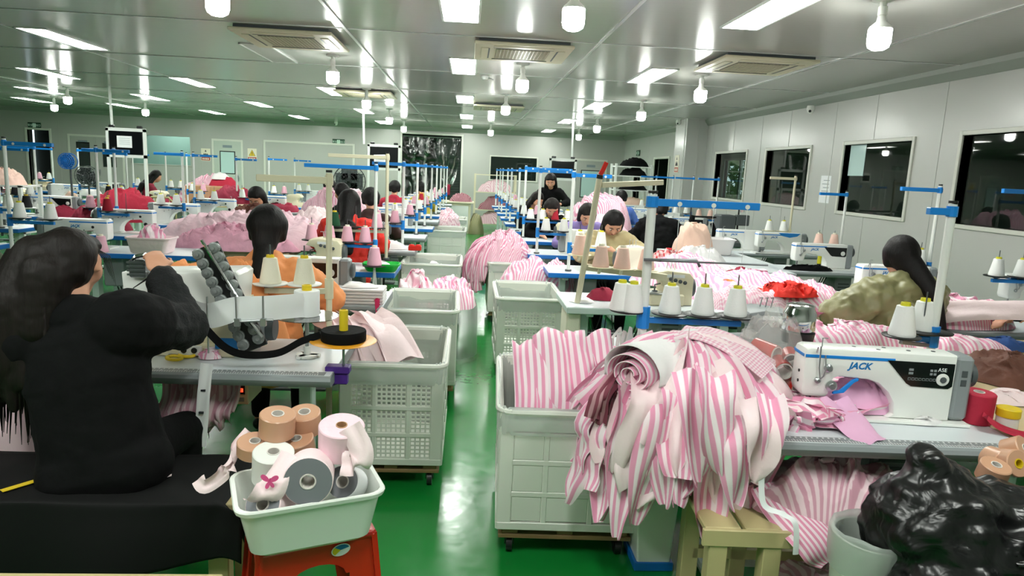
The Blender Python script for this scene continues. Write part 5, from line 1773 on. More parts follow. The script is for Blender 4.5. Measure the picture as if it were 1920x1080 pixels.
# ribbon roll, jar
tape_roll('bright red ribbon roll at the motor end of the nearest machine', G(1826, 790, .762) + Vector((0, 0, .062)), .06, .12, .02, ('red_fabric', 'tape_core'), (0.04, 0, 0), name='ribbon_roll')
b = MB(); a = G(1850, 800, .768)
strip(b, [a + Vector((-.03, -.02, .05)), a + Vector((.03, -.05, .01)), a + Vector((.13, -.13, 0)), a + Vector((.3, -.25, -.02))], .085, side=(.4, 1, 0), curl=.2, wave=.006)
tag(b.build('ribbon', 'red_fabric', smooth=180), 'wide red ribbon end running from the red roll off the table', 'ribbon')
p = G(1886, 800, .762)
t = thing('jar', 'small white jar with yellow lid beside the red ribbon roll', 'jar', p)
MB().lathe([(.036, 0), (.038, .004), (.038, .045), (.034, .048)], 22).build('body', 'white_plastic', t)
MB().lathe([(.041, .044), (.042, .05), (.042, .074), (.038, .078)], 22).build('lid', 'yellow', t)
# two cone stand
sp = D(1740, 690, 3.16); sp.z = .762
st = make_stand(.83, 'blue', 2, .2, r=.02, span=.06, first=.0)
st.location = sp; st.rotation_euler = (0, 0, PI); st['label'] = 'blue topped thread stand with two white cones on the wooden table'
for i, (x, y, yy) in enumerate(((1690, 630, 3.1), (1727, 620, 3.2))):
    p = D(x, y, yy)
    dd = MB().lathe([(.012, -.02), (.03, -.012), (.085, -.004), (.088, .002), (.085, .004), (.02, .002)], 22, 0, 0, 0).build('cone_plate', 'black_plastic', st)
    dd.matrix_parent_inverse = Matrix.Identity(4); dd.location = Matrix.Rotation(-PI, 3, 'Z') @ (p - sp)
    cone('white', p + Vector((0, 0, .004)), ('front left', 'rear right')[i] + ' large white cone of the two behind the nearest machine', 'white cones behind the nearest machine', 1.12)
    MB().bar((Matrix.Rotation(-PI, 3, 'Z') @ (p - sp)) - Vector((0, 0, .03)), (0, 0, .13), .02).build('cone_arm', 'steel', st, smooth=0)
# bench with striped cloth
t = thing('bench', 'small slatted wooden bench beside the table leg, striped cloth on it', 'bench', (1.285, 2.29, .02), -.05)
b = MB()
for q in range(3): b.box(-.42 + q * .0, -.18 + q * .125, .425, .42, -.07 + q * .125, .45, .003)
b.at(0, 0, 0)
b = MB()
for q in range(6): b.box(-.42 + q * .142, -.17, .428, -.42 + q * .142 + .126, .17, .45, .003)
b.build('seat', 'wood_bench', t, smooth=0)
b = MB().box(-.43, -.185, .385, .43, -.168, .447, .003); b.box(-.43, .168, .385, .43, .185, .447, .003); b.build('apron', 'wood_bench', t, smooth=0)
for sx in (-.37, -.18, .37):
    for sy in (-.15, .15): MB().box(sx - .032, sy - .03, 0, sx + .032, sy + .03, .428, .003).build('leg', 'wood_bench', t, smooth=0)
MB().box(-.36, .12, .16, .36, .15, .2).build('stretcher', 'wood_bench', t, smooth=0)
heap('dusty pink striped cloth heap on the slatted bench', 'cloth', (1.4, 2.32, .472), .33, .2, .13, 'rose_stripe', 23, fs=7, folds=1.7, power=1.8, nr=40, ns=100)
b = MB()
strip(b, [(1.16, 2.3, .56), (1.2, 2.2, .5), (1.25, 2.09, .45), (1.28, 2.07, .4)], .2, side=(1, .2, 0), curl=.3, wave=.01, point=.5)
tag(b.build('cloth_piece', 'pink_stripe_fine', smooth=180), 'bright striped piece hanging over the slatted bench front', 'cloth')
b = MB()
strip(b, [D(1428, 880, 2.12), D(1432, 945, 2.1), D(1470, 965, 2.08), D(1492, 985, 2.06), D(1492, 1040, 2.055)], .02, side=(1, 0, 0), curl=0, wave=.001, nl=40, nw=2)
o = tag(b.build('measuring_tape', 'paper_white', smooth=180), 'white measuring tape hanging over the slatted bench', 'measuring tape')
heap('dull pink cloth heap on the floor below the slatted bench', 'cloth', (1.4, 2.35, 0.0), .28, .2, .14, 'rose_stripe', 33, fs=6)
# white bin and black bags
t = thing('waste_bin', 'white perforated bin with a clear liner at the lower right', 'bin', (1.285, 1.88, 0), .1); t.scale = (.72, .72, .97)
b = MB(); b.lathe([(.11, 0), (.115, .01), (.16, .6), (.165, .61), (.15, .61), (.105, .02)], 28); b.build('body', 'crate_white', t, smooth=40)
b = MB()
for i in range(5):
    for j in range(9):
        a = -2.4 + j * .12; z = .3 + i * .03; r = .11 + .05 * z / .6 + .0012
        b.at(r * math.cos(a), r * math.sin(a), z, 0, PI / 2, a).box(-.009, -.006, -.001, .009, .006, .001)
b.at().build('holes', 'grey_dark', t, smooth=0)
b = MB(); b.lathe([(.164, .5), (.172, .56), (.175, .62), (.168, .635), (.15, .62), (.14, .5)], 28, cap=False)
for v in b.v:
    v.x += .008 * nz(v.x * 20, v.y * 20, v.z * 9); v.z += .012 * nz(v.x * 15, v.y * 15, 2)
b.build('bag_liner', 'bin_bag_clear', t, smooth=180)
t = thing('bin_bag', 'large full black plastic bag below the nearest machine table', 'bag', (1.62, 1.83, 0)); t.scale = (1.1, 1, 1.03)
cp = [('e', (.0, .0, .48), .3, (1.05, .85, .95)), ('e', (-.16, .0, .62), .19, (1, 1, 1)), ('e', (.18, -.05, .45), .28, (1, .9, 1.1)), ('e', (0, -.06, .26), .28, (1.1, .85, .9)), ((-.16, 0, .7), .14, (-.2, .02, .82), .06), ('e', (-.16, -.14, .36), .24, (1, .8, 1.1))]
cp = [c if c[0] != 'e' else ('e', c[1], c[2], c[3], None) for c in cp]
blob('bag', cp, 'black_bag', t, .011, 3, .045, .07)
b = MB()
for q in range(10):
    a = q * .63; strip(b, [(.12, -.16, .62), (.12 + .1 * math.cos(a), -.2 + .03 * math.sin(a * 2), .62 + .08 * math.sin(a)), (.12 + .2 * math.cos(a), -.2, .62 + .17 * math.sin(a))], .07, side=(math.sin(a), .4, -math.cos(a)), curl=.8, wave=.02, seed=q)
b.build('knotted_ends', 'black_bag', t, smooth=180)
b = MB(); b.tube([(.0, -.2, .58), (.1, -.24, .64), (.22, -.25, .74), (.3, -.2, .8)], [.03, .03, .028, .03], 10); b.build('tied_neck', 'black_bag', t)
for i, (x, y, yy, rx) in enumerate(((1862, 885, 1.98, .3), (1895, 868, 2.02, 1.2), (1905, 845, 2.06, .8), (1868, 865, 2.06, 1.4))):
    tape_roll(('peach roll at the front', 'peach roll in the middle', 'peach roll on top', 'peach roll at the left') [i] + ' of the small pile behind the black bag', D(x, y, yy), .045, .06, .016, ('tape_tan', 'yellow' if i == 1 else 'tape_core'), (rx, .3 * i, 0), group='peach rolls behind the black bag')
t = thing('storage_box', 'tall white plastic box standing behind the slatted bench', 'box', (.84, 2.72, 0)); t.scale = (.7, .8, 1)
b = MB(); b.prism([(-.1, 0), (.1, 0), (.13, .36), (-.13, .36)], -.12, .12, 'Y', .01); b.box(-.14, -.13, .35, .14, .13, .375, .006); b.build('body', 'tub_white', t, smooth=0)
MB().box(-.12, -.13, .0, .12, .13, .04, .004).build('base', 'blue_paint', t, smooth=0)
# ================================================================ rows of workplaces
random.seed(31)
T_BLUE, T_GREY, T_PALE = make_table('blue'), make_table('grey'), make_table('pale', 1.15, .6)
M_PAN, M_PLAIN, M_OVER, M_GOLD = make_machine(True), make_machine(False), make_overlock(), make_overlock('cone_cream')
S_BLUE2 = make_stand(.95, 'blue', 2, .26)
S_BLUE4 = make_stand(.98, 'blue', 4, .26, span=.17)
S_CREAM = make_stand(1.0, 'cream', 2, .26, pole='cream_paint', disc='cream_plastic')
S_WHITE = make_stand(.92, 'blue', 2, .24, disc='white_plastic')
PROTO = [T_BLUE, T_GREY, T_PALE, M_PAN, M_PLAIN, M_OVER, M_GOLD, S_BLUE2, S_BLUE4, S_CREAM, S_WHITE]


def setlab(o, l, g=None):
    o['label'] = l
    if g: o['group'] = g
    return o


def station(x, y, rz, where, tab=T_BLUE, mach=M_PLAIN, stand=S_BLUE2, kinds=('white', 'white'), sx=.42, sy=.24, srz=PI, mx=-.05, my=.02, pile=None, tcol='blue edged', ss=1.0):
    """a table with its machine, thread stand and cones; where completes 'table ...' in words that find it"""
    c, s = math.cos(rz), math.sin(rz)
    tr = lambda u, v, z=0: (x + u * c - v * s, y + u * s + v * c, z)
    if tab: dup(tab, (x, y, 0), rz, '%s sewing table, %s' % (tcol, where), 'sewing tables')
    if mach:
        nm = {id(M_PAN): 'white sewing machine with black panel', id(M_PLAIN): 'white sewing machine', id(M_OVER): 'cream overlock machine', id(M_GOLD): 'yellowish overlock machine'}[id(mach)]
        dup(mach, tr(mx, my, .761), rz, '%s on table, %s' % (nm, where), 'sewing machines')
    if stand:
        cn = 'cream' if stand is S_CREAM else 'blue and white'
        st = dup(stand, tr(sx, sy, .761), rz + srz, '%s thread stand at table, %s' % (cn, where), 'thread stands', (ss, ss, ss))
        for k in ('xs', 'pz', 'yy'): st[k] = stand[k]
        st['pz'] = stand['pz'] * ss
        place_cones(st, kinds, '%s thread cone from pole, ' + where.replace('%', ''), 'thread cones on stands')
        for k in ('xs', 'pz', 'yy'): del st[k]
    if pile:
        heap('%s on table, %s' % (pile[0], where), 'cloth', tr(pile[2], pile[3], .762), pile[4], pile[5], pile[6], pile[1], int(x * 7 + y * 3), nr=18, ns=40, fs=8, folds=1.2, group='cloth on the sewing tables')


# left aisle row --------------------------------------------------
W = '%s of the left aisle row'
station(-1.12, 4.62, 0, W % 'second', T_GREY, M_PAN, None, mx=.02, my=-.05, tcol='grey edged')
station(-1.2, 6.05, 0, W % 'third', T_BLUE, M_OVER, None, mx=-.05, my=-.02)
station(-1.15, 7.6, 0, W % 'fourth', T_GREY, M_PAN, S_BLUE2, ('pink', 'pink'), sx=.42, sy=.2, tcol='grey edged', pile=('pale cloth scraps', 'white_fabric', .3, -.1, .2, .12, .06))
for i, y in enumerate((9.0, 10.4, 11.8, 13.2, 14.6, 16.0, 17.4)):
    station(-1.13 + .02 * i, y, 0, W % ORD[4 + i], T_BLUE if i % 2 else T_GREY, M_PAN if i % 2 == 0 else M_PLAIN, S_BLUE2, (('pink', 'white'), ('white', 'white'), ('pink', 'pink'), ('white', 'red'))[i % 4], sx=.45, sy=.2,
            tcol='blue edged' if i % 2 else 'grey edged', pile=('pink cloth', 'pink_stripe' if i % 2 else 'pink_plain', -.25, -.12, .28, .14, .1))
# stand details of the second and third tables
p = D(617, 600, 3.55); p.z = .762
sc = make_stand(.94, 'cream', 2, .37, pole='cream_paint', disc='white_plastic', span=.167, first=.123)
p.z = 0.66; sc.location = p; sc.rotation_euler = (0, 0, PI + .12)
setlab(sc, 'cream thread stand with white discs behind the black elastic roll')
place_cones(sc, ('cream', 'cream'), ('right cream cone on a white disc behind the white tape roll', 'left cream cone on a white disc behind the white tape roll'), 'cream cones on white discs')
MB().tube([(0, 0, -.66), (0, 0, 0)], .016, 10).build('lower_pole', 'cream_paint', sc)
MB().box(-.14, -.1, -.66, .14, .1, -.63, .006).build('foot_plate', 'grey_dark', sc)
sb = make_stand(.9, 'blue', 4, .21, span=.16)
p = D(703, 500, 6.1); p.z = .762; sb.location = p; sb.rotation_euler = (0, 0, PI - .1)
setlab(sb, 'long blue armed thread stand with four pink cones, third table left of the aisle')
place_cones(sb, ('pink',) * 4, '%s pink cone from the pole on the long blue armed stand', 'pink cones on the long blue armed stand')
sb2 = make_stand(1.0, 'cream', 3, .3, pole='cream_paint', span=.2)
p = D(724, 480, 6.6); p.z = .762; sb2.location = p; sb2.rotation_euler = (0, 0, PI)
setlab(sb2, 'cream armed thread stand behind the long blue armed stand')
place_cones(sb2, ('pink', None, 'green'), '%s cone from the pole on the cream armed stand', 'cones on the cream armed stand')
sp_ = cone('pink', D(702, 497, 5.75), 'front pink cone on a black disc beside the green tray', 'pink cones on the long blue armed stand', 1.15)
t = thing('cone_rest', 'black disc on white legs carrying the front pink cone', 'stand', D(702, 498, 5.75))
MB().lathe([(.02, -.012), (.1, -.004), (.1, 0), (.02, 0)], 22).build('disc', 'black_plastic', t)
b = MB()
for a in range(3): b.tube([(0, 0, -.01), (.07 * math.cos(a * 2.1), .07 * math.sin(a * 2.1), -t.location.z)], .009, 6)
b.build('leg', 'white_paint', t)
g = make_tub(.3, .2, .07, 'green_plastic'); g.location = D(738, 492, 5.85); g.location.z = .762; setlab(g, 'bright green plastic tray at the end of the third table'); g.location.x = -.72
heap('white lace scraps in the bright green tray', 'scrap', (g.location.x, g.location.y, .775), .09, .06, .05, 'white_fabric', 3, nr=8, ns=20)
b = MB()
for q in range(5): b.box(-.16, -.1, q * .02, .16, .1, q * .02 + .017, .004)
o = b.build('cloth_stack', 'white_fabric', smooth=0); o.location = (D(675, 556, 4.45).x, 4.47, .763); tag(o, 'folded stack of white cloth on the second grey table left of the aisle', 'cloth')
heap('white lace lying on the folded white cloth stack', 'scrap', (o.location.x, 4.47, .862), .13, .08, .02, 'white_fabric', 8, nr=8, ns=24)
b = MB()
for q in range(6):
    a = D(708 - q * 3, 560, 4.35 + q * .04); strip(b, [a, a + Vector((.0, 0, -.12)), a + Vector((-.05, 0, -.26 - q * .01))], .06, side=(0, 1, 0), curl=.5, wave=.01, seed=q)
tag(b.build('hanging_cloth', 'cone_magenta', smooth=180), 'purple red cloth hanging from the second table end at the aisle', 'cloth')
t = thing('pin_box', 'small red box with two round lids on the fourth grey table', 'box', (D(778, 462, 7.4).x, 7.42, .762))
MB().box(-.07, -.04, 0, .07, .04, .05, .006).build('body', 'red_plastic', t, smooth=0)
b = MB()
for x in (-.035, .035): b.lathe([(.028, .05), (.028, .06), (.01, .064)], 14, x, 0)
b.build('round_lids', 'red_bright', t)
# pink and white cloth beside and in the left crates
b = MB()
for q in range(9):
    a = D(640 + q * 9, 610 - q * 1, 3.75); e = D(655 + q * 14, 690 - q * 2, 3.45)
    strip(b, [a + Vector((-.1, .15, .0)), a, a.lerp(e, .5) + Vector((0, -.03, .05)), e], .2, side=(.8, .5, 0), curl=.3, wave=.012, seed=q, nl=18)
tag(b.build('cloth', 'pink_pale', smooth=180), 'pale pink cloth falling from the table corner into the nearest left crate', 'cloth')
heap('pink bow printed cloth in the second left crate', 'cloth', (-.42, 5.75, .45), .2, .18, .22, 'bow_print', 41, fs=12, folds=1.4)
heap('pink striped strips spilling over the second left crate', 'cloth', (-.14, 5.85, .48), .22, .25, .17, 'pink_stripe', 42, fs=10, folds=1.4)
b = heap_mb(MB(), 0, 0, 0, .15, .3, .5, 43, fs=6, folds=1.2, power=4); o = b.build('plastic_sack', 'bin_bag_clear', smooth=180); o.location = (-.02, 6.05, 0.02); tag(o, 'milky plastic sack standing at the aisle beside the second left crate', 'sack')
heap('pink scraps in the farthest left crate', 'cloth', (-.36, 12.95, .6), .22, .3, .22, 'pink_tartan', 44, fs=9, folds=1.4)
heap('white cloth in the third left crate', 'cloth', (-.36, 7.45, .45), .22, .34, .14, 'white_fabric', 45, fs=7)
# orange cloth, big pink mound, brown cloth on the left block -----
heap('orange cloth bundle behind the slanted tension posts', 'cloth', (-1.3, 3.55, .55), .42, .16, .5, 'orange_fabric', 46, fs=5, folds=1.3, power=3)
heap('red cloth lying behind the multi needle machine head', 'cloth', (D(325, 508, 3.75).x, 3.75, .78), .2, .1, .2, 'red_fabric', 47, fs=8)
# second left block: machines with their backs to the aisle side
W = '%s of the second left block'
station(-3.6, 5.05, PI, W % 'first', T_BLUE, None, None, pile=None)
station(-3.05, 6.62, PI, W % 'second', T_BLUE, M_PLAIN, None, mx=.62, my=-.05)
station(-3.55, 8.0, PI, W % 'third', T_BLUE, M_PLAIN, S_BLUE2, ('magenta', 'pink'), mx=.3, my=0, sx=.5, sy=-.2, srz=0)
station(-3.6, 9.45, PI, W % 'fourth', T_BLUE, M_PLAIN, S_BLUE2, ('white', 'white'), mx=.3, sx=.1, srz=0)
station(-3.7, 10.9, PI, W % 'fifth', T_BLUE, M_PAN, S_BLUE2, ('white', 'white'), mx=.2)
station(-3.6, 12.5, PI, W % 'sixth', T_GREY, M_PLAIN, S_WHITE, ('white', 'white'), tcol='grey edged', pile=('maroon cloth', 'maroon_fabric', -.3, 0, .3, .2, .12))
station(-3.5, 14.1, PI, W % 'seventh', T_BLUE, M_OVER, S_BLUE2, ('white', 'pink'))
station(-3.4, 15.7, PI, W % 'eighth', T_BLUE, M_PLAIN, S_BLUE2, ('white', 'white'))
M5 = dup(M_PLAIN, (-5.0, 5.55, .761), PI, 'white sewing machine at the left edge above the camouflage sleeve', 'sewing machines')
station(-5.05, 5.5, PI, 'at the left edge beside the camouflage sleeve', T_BLUE, None, None)
tb_ = make_tub(.38, .26, .15, 'pink_pale'); tb_.location = (D(290, 468, 6.5).x, 6.46, .762); setlab(tb_, 'pale pink tub of scraps on the blue table in front of the pink mound')
heap('rolled pink and white scraps in the pale pink tub', 'scrap', (tb_.location.x, 6.46, .80), .15, .1, .15, 'pink_stripe', 51, fs=14, folds=1.4)
cone('pink', (D(190, 467, 6.4).x, 6.4, .762), 'pale pink cone standing alone on the blue table left of the pink tub', None, 1.1)
heap('huge pale pink cloth mound on the left block tables', 'cloth', (-2.3, 7.7, .735), 1.05, .6, .24, 'pink_plain', 52, fs=6.5, folds=1.5, power=2.4, nr=64, ns=150, wob=.3)
heap('crumpled deep pink cloth at the foot of the huge mound', 'cloth', (-2.4, 7.1, .74), .65, .2, .17, 'pink_hot_pale', 53, fs=10, folds=1.5, nr=30, ns=80)
heap('brown cloth heap in front of the worker in the mustard jacket', 'cloth', (-2.45, 8.1, .84), .4, .24, .2, 'brown_fabric', 54, fs=7, folds=1.6)
heap('pale pink bundle right of the huge pink mound', 'cloth', (-1.75, 8.2, .76), .4, .3, .27, 'pink_pale', 55, fs=5, folds=1.3)
heap('white cloth wedge behind the cream pole', 'cloth', (-1.6, 9.6, .76), .42, .25, .24, 'white_fabric', 56, fs=4, power=1.6)
t = thing('table', 'low trestle table under the huge pink mound', 'table', (-2.35, 7.75, 0))
MB().box(-.56, -.75, .68, .56, .5, .73, .004).build('tabletop', 'table_wood', t, smooth=0)
for sx in (-.5, .5):
    for sy in (-.65, .42): MB().box(sx - .03, sy - .03, 0, sx + .03, sy + .03, .68).build('leg', 'table_leg', t, smooth=0)
heap('crimson cloth mound on the fourth left block table', 'cloth', (D(240, 390, 9.6).x, 9.5, .76), .5, .3, .36, 'red_fabric', 57, fs=5, folds=1.4)
heap('dark red cloth beside the crimson mound', 'cloth', (D(185, 410, 8.3).x, 8.3, .76), .35, .25, .22, 'maroon_fabric', 58, fs=6)
heap('white cap shaped cloth on the dark red cloth', 'cloth', (D(195, 402, 8.15).x, 8.1, .93), .12, .1, .08, 'white_fabric', 59, nr=10, ns=24)
# stands and cones at the left edge
s1 = make_stand(.97, 'blue', 2, .29, span=.27); p = D(20, 432, 6.3); p.z = .762; s1.location = p; s1.rotation_euler = (0, 0, -.05)
setlab(s1, 'white pole thread stand with blue arm at the far left edge')
place_cones(s1, ('white', 'white'), '%s tall white cone from the pole at the far left edge', 'white cones at the far left edge')
s1b = dup(S_BLUE2, (-4.05, 7.82, .762), 0, 'blue armed thread stand left of the crimson mound', 'thread stands')
for k in ('xs', 'pz', 'yy'): s1b[k] = S_BLUE2[k]
place_cones(s1b, ('red', None), '%s cone, dark red, on the stand left of the crimson mound', 'cones near the crimson mound')
for k in ('xs', 'pz', 'yy'): del s1b[k]
station(-4.95, 6.5, PI, 'under the far left thread stand', T_BLUE, M_PAN, None, mx=.1)
# third to fifth left blocks
for bi, (bx, ys, w_) in enumerate(((-5.7, (8.3, 9.9, 11.5, 13.1, 14.7), 'third'), (-7.6, (10.4, 12.0, 13.6, 15.2), 'fourth'), (-9.5, (12.9, 14.5, 16.1), 'fifth'), (-11.6, (15.6, 17.2), 'leftmost'))):
    for i, y in enumerate(ys):
        r = random.Random(bi * 10 + i)
        pl = r.choice((('pink cloth', 'pink_stripe'), ('maroon cloth', 'maroon_fabric'), ('white cloth', 'white_fabric'), ('peach cloth', 'peach_fabric')))
        station(bx + r.uniform(-.1, .1), y, r.choice((0, PI)), '%s of the %s left block' % (ORD[i], w_), r.choice((T_BLUE, T_BLUE, T_GREY)), r.choice((M_PAN, M_PLAIN, M_OVER)), r.choice((S_BLUE2, S_BLUE2, S_WHITE)),
                r.choice((('white', 'white'), ('white', 'black'), ('white', 'pink'))), tcol='plain', sx=r.choice((.4, -.4)), srz=r.choice((0, PI)), pile=(pl[0], pl[1], r.uniform(-.4, .3), -.1, .22, .14, .1))
# right aisle row -------------------------------------------------
W = '%s of the right aisle row'
station(1.27, 4.82, 0, W % 'first', T_PALE, M_OVER, None, mx=.18, my=-.02, tcol='pale green')
b = MB().box(-.05, -.14, .3, .05, .14, .7, .01); o = b.build('switch_box', 'cone_cream', smooth=0); o.location = (.76, 4.75, 0); tag(o, 'yellowish switch box hanging below the pale green table', 'box')
MB().bar((0, .0, .69), (0, 0, .757), .03).build('hanger', 'steel', o, smooth=0)
heap('dark maroon cloth at the left of the cream overlock machine', 'cloth', (1.0, 4.85, .762), .12, .08, .06, 'maroon_fabric', 61, nr=12, ns=30)
heap('white lint at the leaning cream pole foot', 'scrap', (.83, 4.72, .762), .09, .06, .02, 'white_fabric', 62, nr=8, ns=20)
# leaning cream pole with pink cones
base = D(1083, 558, 4.68); base.z = .762
top = D(1124, 335, 4.6)
t = thing('thread_stand', 'leaning cream thread stand with peach cones and an orange tag on top', 'thread stand', base)
d = top - base
MB().tube([(0, 0, 0), d], .021, 12).build('pole', 'cream_paint', t)
MB().tube([d, d * 1.03], .023, 12).build('end_cap', 'black_plastic', t)
b = MB(); q = D(1128, 318, 4.6) - base; strip(b, [d * 1.03, q + Vector((.01, 0, 0)), q + Vector((.03, 0, .05))], .03, side=(1, 0, -.4), curl=0, wave=.001); solid(b.build('orange_tag', 'red_bright', t, smooth=180), .006)
a0, a1 = D(1128, 347, 4.6) - base, D(1243, 342, 4.75) - base
MB().bar(a0, a1, .025, .036).build('upper_arm', 'cream_paint', t, smooth=0)
a0, a1 = D(1093, 500, 4.66) - base, D(1250, 520, 4.66) - base
MB().bar(a0, a1, .03, .045).build('lower_arm', 'cream_paint', t, smooth=0)
for i, (x, y) in enumerate(((1087, 477), (1126, 500), (1166, 503), (1211, 505))):
    p = D(x, y, 4.6 if i else 4.9) - base
    MB().lathe([(.02, -.012), (.085, -.004), (.085, 0), (.02, 0)], 20, p.x, p.y, p.z).build('cone_plate', 'cream_plastic', t)
    MB().bar(p + Vector((0, 0, -.01)), p + Vector((0, .05, -.05)), .02).build('plate_arm', 'cream_paint', t, smooth=0)
    cone('peach', base + p, '%s peach cone on the leaning cream stand' % ('left rear', 'second', 'third', 'rightmost')[i], 'peach cones on the leaning cream stand', 1.08)
station(1.35, 6.4, PI, W % 'second', T_BLUE, M_GOLD, None, mx=-.25, my=.02)
sw = dup(S_WHITE, (.95, 6.25, .762), 0, 'blue thread stand with white discs left of the worker in tan', 'thread stands')
for k in ('xs', 'pz', 'yy'): sw[k] = S_WHITE[k]
place_cones(sw, ('white', 'white'), '%s white cone from the pole left of the worker in tan', 'white cones near the worker in tan')
for k in ('xs', 'pz', 'yy'): del sw[k]
for i, y in enumerate((7.75, 9.2, 10.6, 12.0, 13.4, 14.8, 16.2, 17.6)):
    station(1.28 - .01 * i, y, PI, W % ORD[2 + i], T_BLUE, (M_PLAIN, M_OVER, M_PAN)[i % 3], S_BLUE2 if i != 1 else S_BLUE4, (('white', 'white', 'white', 'white'), ('white', 'white', 'red', 'white'), ('white', 'pink'))[i % 3], sx=.5, sy=-.18 if i % 2 else .2, srz=PI, mx=-.1,
            pile=('pink striped cloth', 'pink_stripe', -.35, .05, .25, .16, .12) if i % 2 else None)
# piles along the right aisle
b = MB()
heap_mb(b, 0, 0, 0, .38, .42, .26, 71, fs=8, folds=1.5, uvs=1)
rnd = random.Random(71)
for q in range(26):
    a = PI + rnd.uniform(-1.5, 1.1); dx, dy = math.cos(a), math.sin(a)
    strip(b, [(0, 0, .27), (dx * .25, dy * .25, .23), (dx * .4, dy * .4, .08), (dx * .44, dy * .44, -.12), (dx * .42, dy * .42, -.3 + rnd.uniform(-.06, .12))], .12, side=(-dy, dx, 0), curl=.5, wave=.02, seed=q, nl=16, point=.3)
o = b.build('cloth_bundle', 'pink_stripe_fine', smooth=180); o.location = (.42, 7.75, .62); tag(o, 'big pink striped bundle spilling over the third right crate into the aisle', 'cloth bundle')
heap('pale pink striped mound behind the second right crate', 'cloth', (.72, 6.75, .5), .42, .34, .24, 'pink_stripe', 72, fs=6, folds=1.4)
heap('blue sack and clothes on the floor at the right aisle', 'cloth', (.45, 11.2, 0), .42, .5, .5, 'blue_fabric', 73, fs=6, folds=1.4)
heap('pink cloth ends on the blue sack', 'cloth', (.6, 11.0, .42), .28, .25, .18, 'pink_tartan', 74, fs=9, folds=1.4)
heap('round puffy pink bundle on the right aisle tables', 'cloth', (1.95, 10.0, .76), .48, .38, .56, 'pink_stripe_fine', 75, fs=7, folds=1.2, power=3.4)
heap('pink cloth below the round puffy bundle', 'cloth', (1.9, 9.2, .76), .35, .25, .25, 'pink_plain', 76, fs=8, folds=1.4)
heap('red cloth bundle near the back right', 'cloth', (1.62, 10.62, .762), .22, .16, .26, 'red_fabric', 77, fs=8)
heap('red patterned scraps right of the worker in tan', 'scrap', (2.2, 7.25, .74), .26, .16, .1, 'red_check', 78, fs=12, folds=1.6)
heap('white lace beside the red patterned scraps', 'cloth', (2.4, 6.55, .74), .3, .16, .09, 'white_fabric', 79, fs=9, folds=1.4)
# middle tables right of the tan worker
t = thing('table', 'long low table carrying pink striped cloth in the middle right', 'table', (2.45, 5.65, 0))
MB().box(-.75, -1.2, .70, .5, 1.2, .735, .004).build('tabletop', 'table_edge', t, smooth=0)
for sx in (-.65, .42):
    for sy in (-1.1, 1.1): MB().box(sx - .03, sy - .03, 0, sx + .03, sy + .03, .70).build('leg', 'table_leg', t, smooth=0)
heap('flat pink striped cloth pile in the middle right', 'cloth', (2.3, 5.1, .735), .62, .5, .16, 'pink_stripe', 81, fs=5, folds=1.5, nr=36, ns=90)
heap('pink striped cloth in front of the beige ball bundle', 'cloth', (1.95, 5.95, .735), .45, .32, .17, 'pink_stripe', 82, fs=6, folds=1.5)
heap('dark brown cloth between the pink striped piles', 'cloth', (2.55, 6.0, .74), .3, .16, .1, 'maroon_fabric', 83, fs=8)
heap('pink striped cloth pile in front of the worker in olive', 'cloth', (2.2, 3.75, .762), .46, .18, .085, 'pink_stripe', 84, fs=7, folds=1.1, nr=36, ns=90, skirt=.0)
heap('pink checked cloth heap left of the worker in olive', 'cloth', (2.02, 4.72, .737), .32, .2, .14, 'pink_check', 85, fs=7, folds=1.1)
heap('bright red straps on the pink pile', 'straps', (2.3, 4.72, .86), .24, .1, .05, 'red_bright', 86, fs=18, folds=1.8)
b = MB()
for q in range(7):
    a = D(1500 - q * 9, 590 + q * 4, 3.95 - .02 * q); e = D(1452 - q * 2, 655, 3.72)
    strip(b, [a + Vector((.15, .1, .0)), a + Vector((0, 0, .01)), a.lerp(e, .6) + Vector((-.03, -.03, 0)), e], .12, side=(.4, 1, 0), curl=.4, wave=.015, seed=q)
tag(b.build('cloth_ends', 'pink_stripe', smooth=180), 'striped cloth ends hanging off the left of the olive worker pile', 'cloth')
heap('small orange scrap on the pink pile', 'scrap', (2.0, 5.0, .87), .06, .03, .03, 'orange_fabric', 87, nr=8, ns=18)
heap('round beige bundle beside the white cloth tub', 'cloth', (2.65, 7.85, .76), .24, .2, .3, 'peach_fabric', 88, fs=5, folds=1.0, power=4)
heap('white see through cloth under the beige bundle', 'cloth', (2.6, 7.45, .76), .3, .18, .12, 'white_fabric', 89, fs=9, folds=1.4)
t = thing('table', 'plain table under the beige bundle and white tub', 'table', (2.95, 7.9, 0))
MB().box(-.5, -.75, .72, .5, .75, .758, .004).build('tabletop', 'table_white', t, smooth=0)
for sx in (-.38, .42):
    for sy in (-.65, .65): MB().box(sx - .03, sy - .03, 0, sx + .03, sy + .03, .72).build('leg', 'table_leg', t, smooth=0)
tw = make_tub(.46, .32, .2, 'white_fabric'); tw.location = (3.02, 8.2, .76); setlab(tw, 'white cloth lined tub beside the beige bundle')
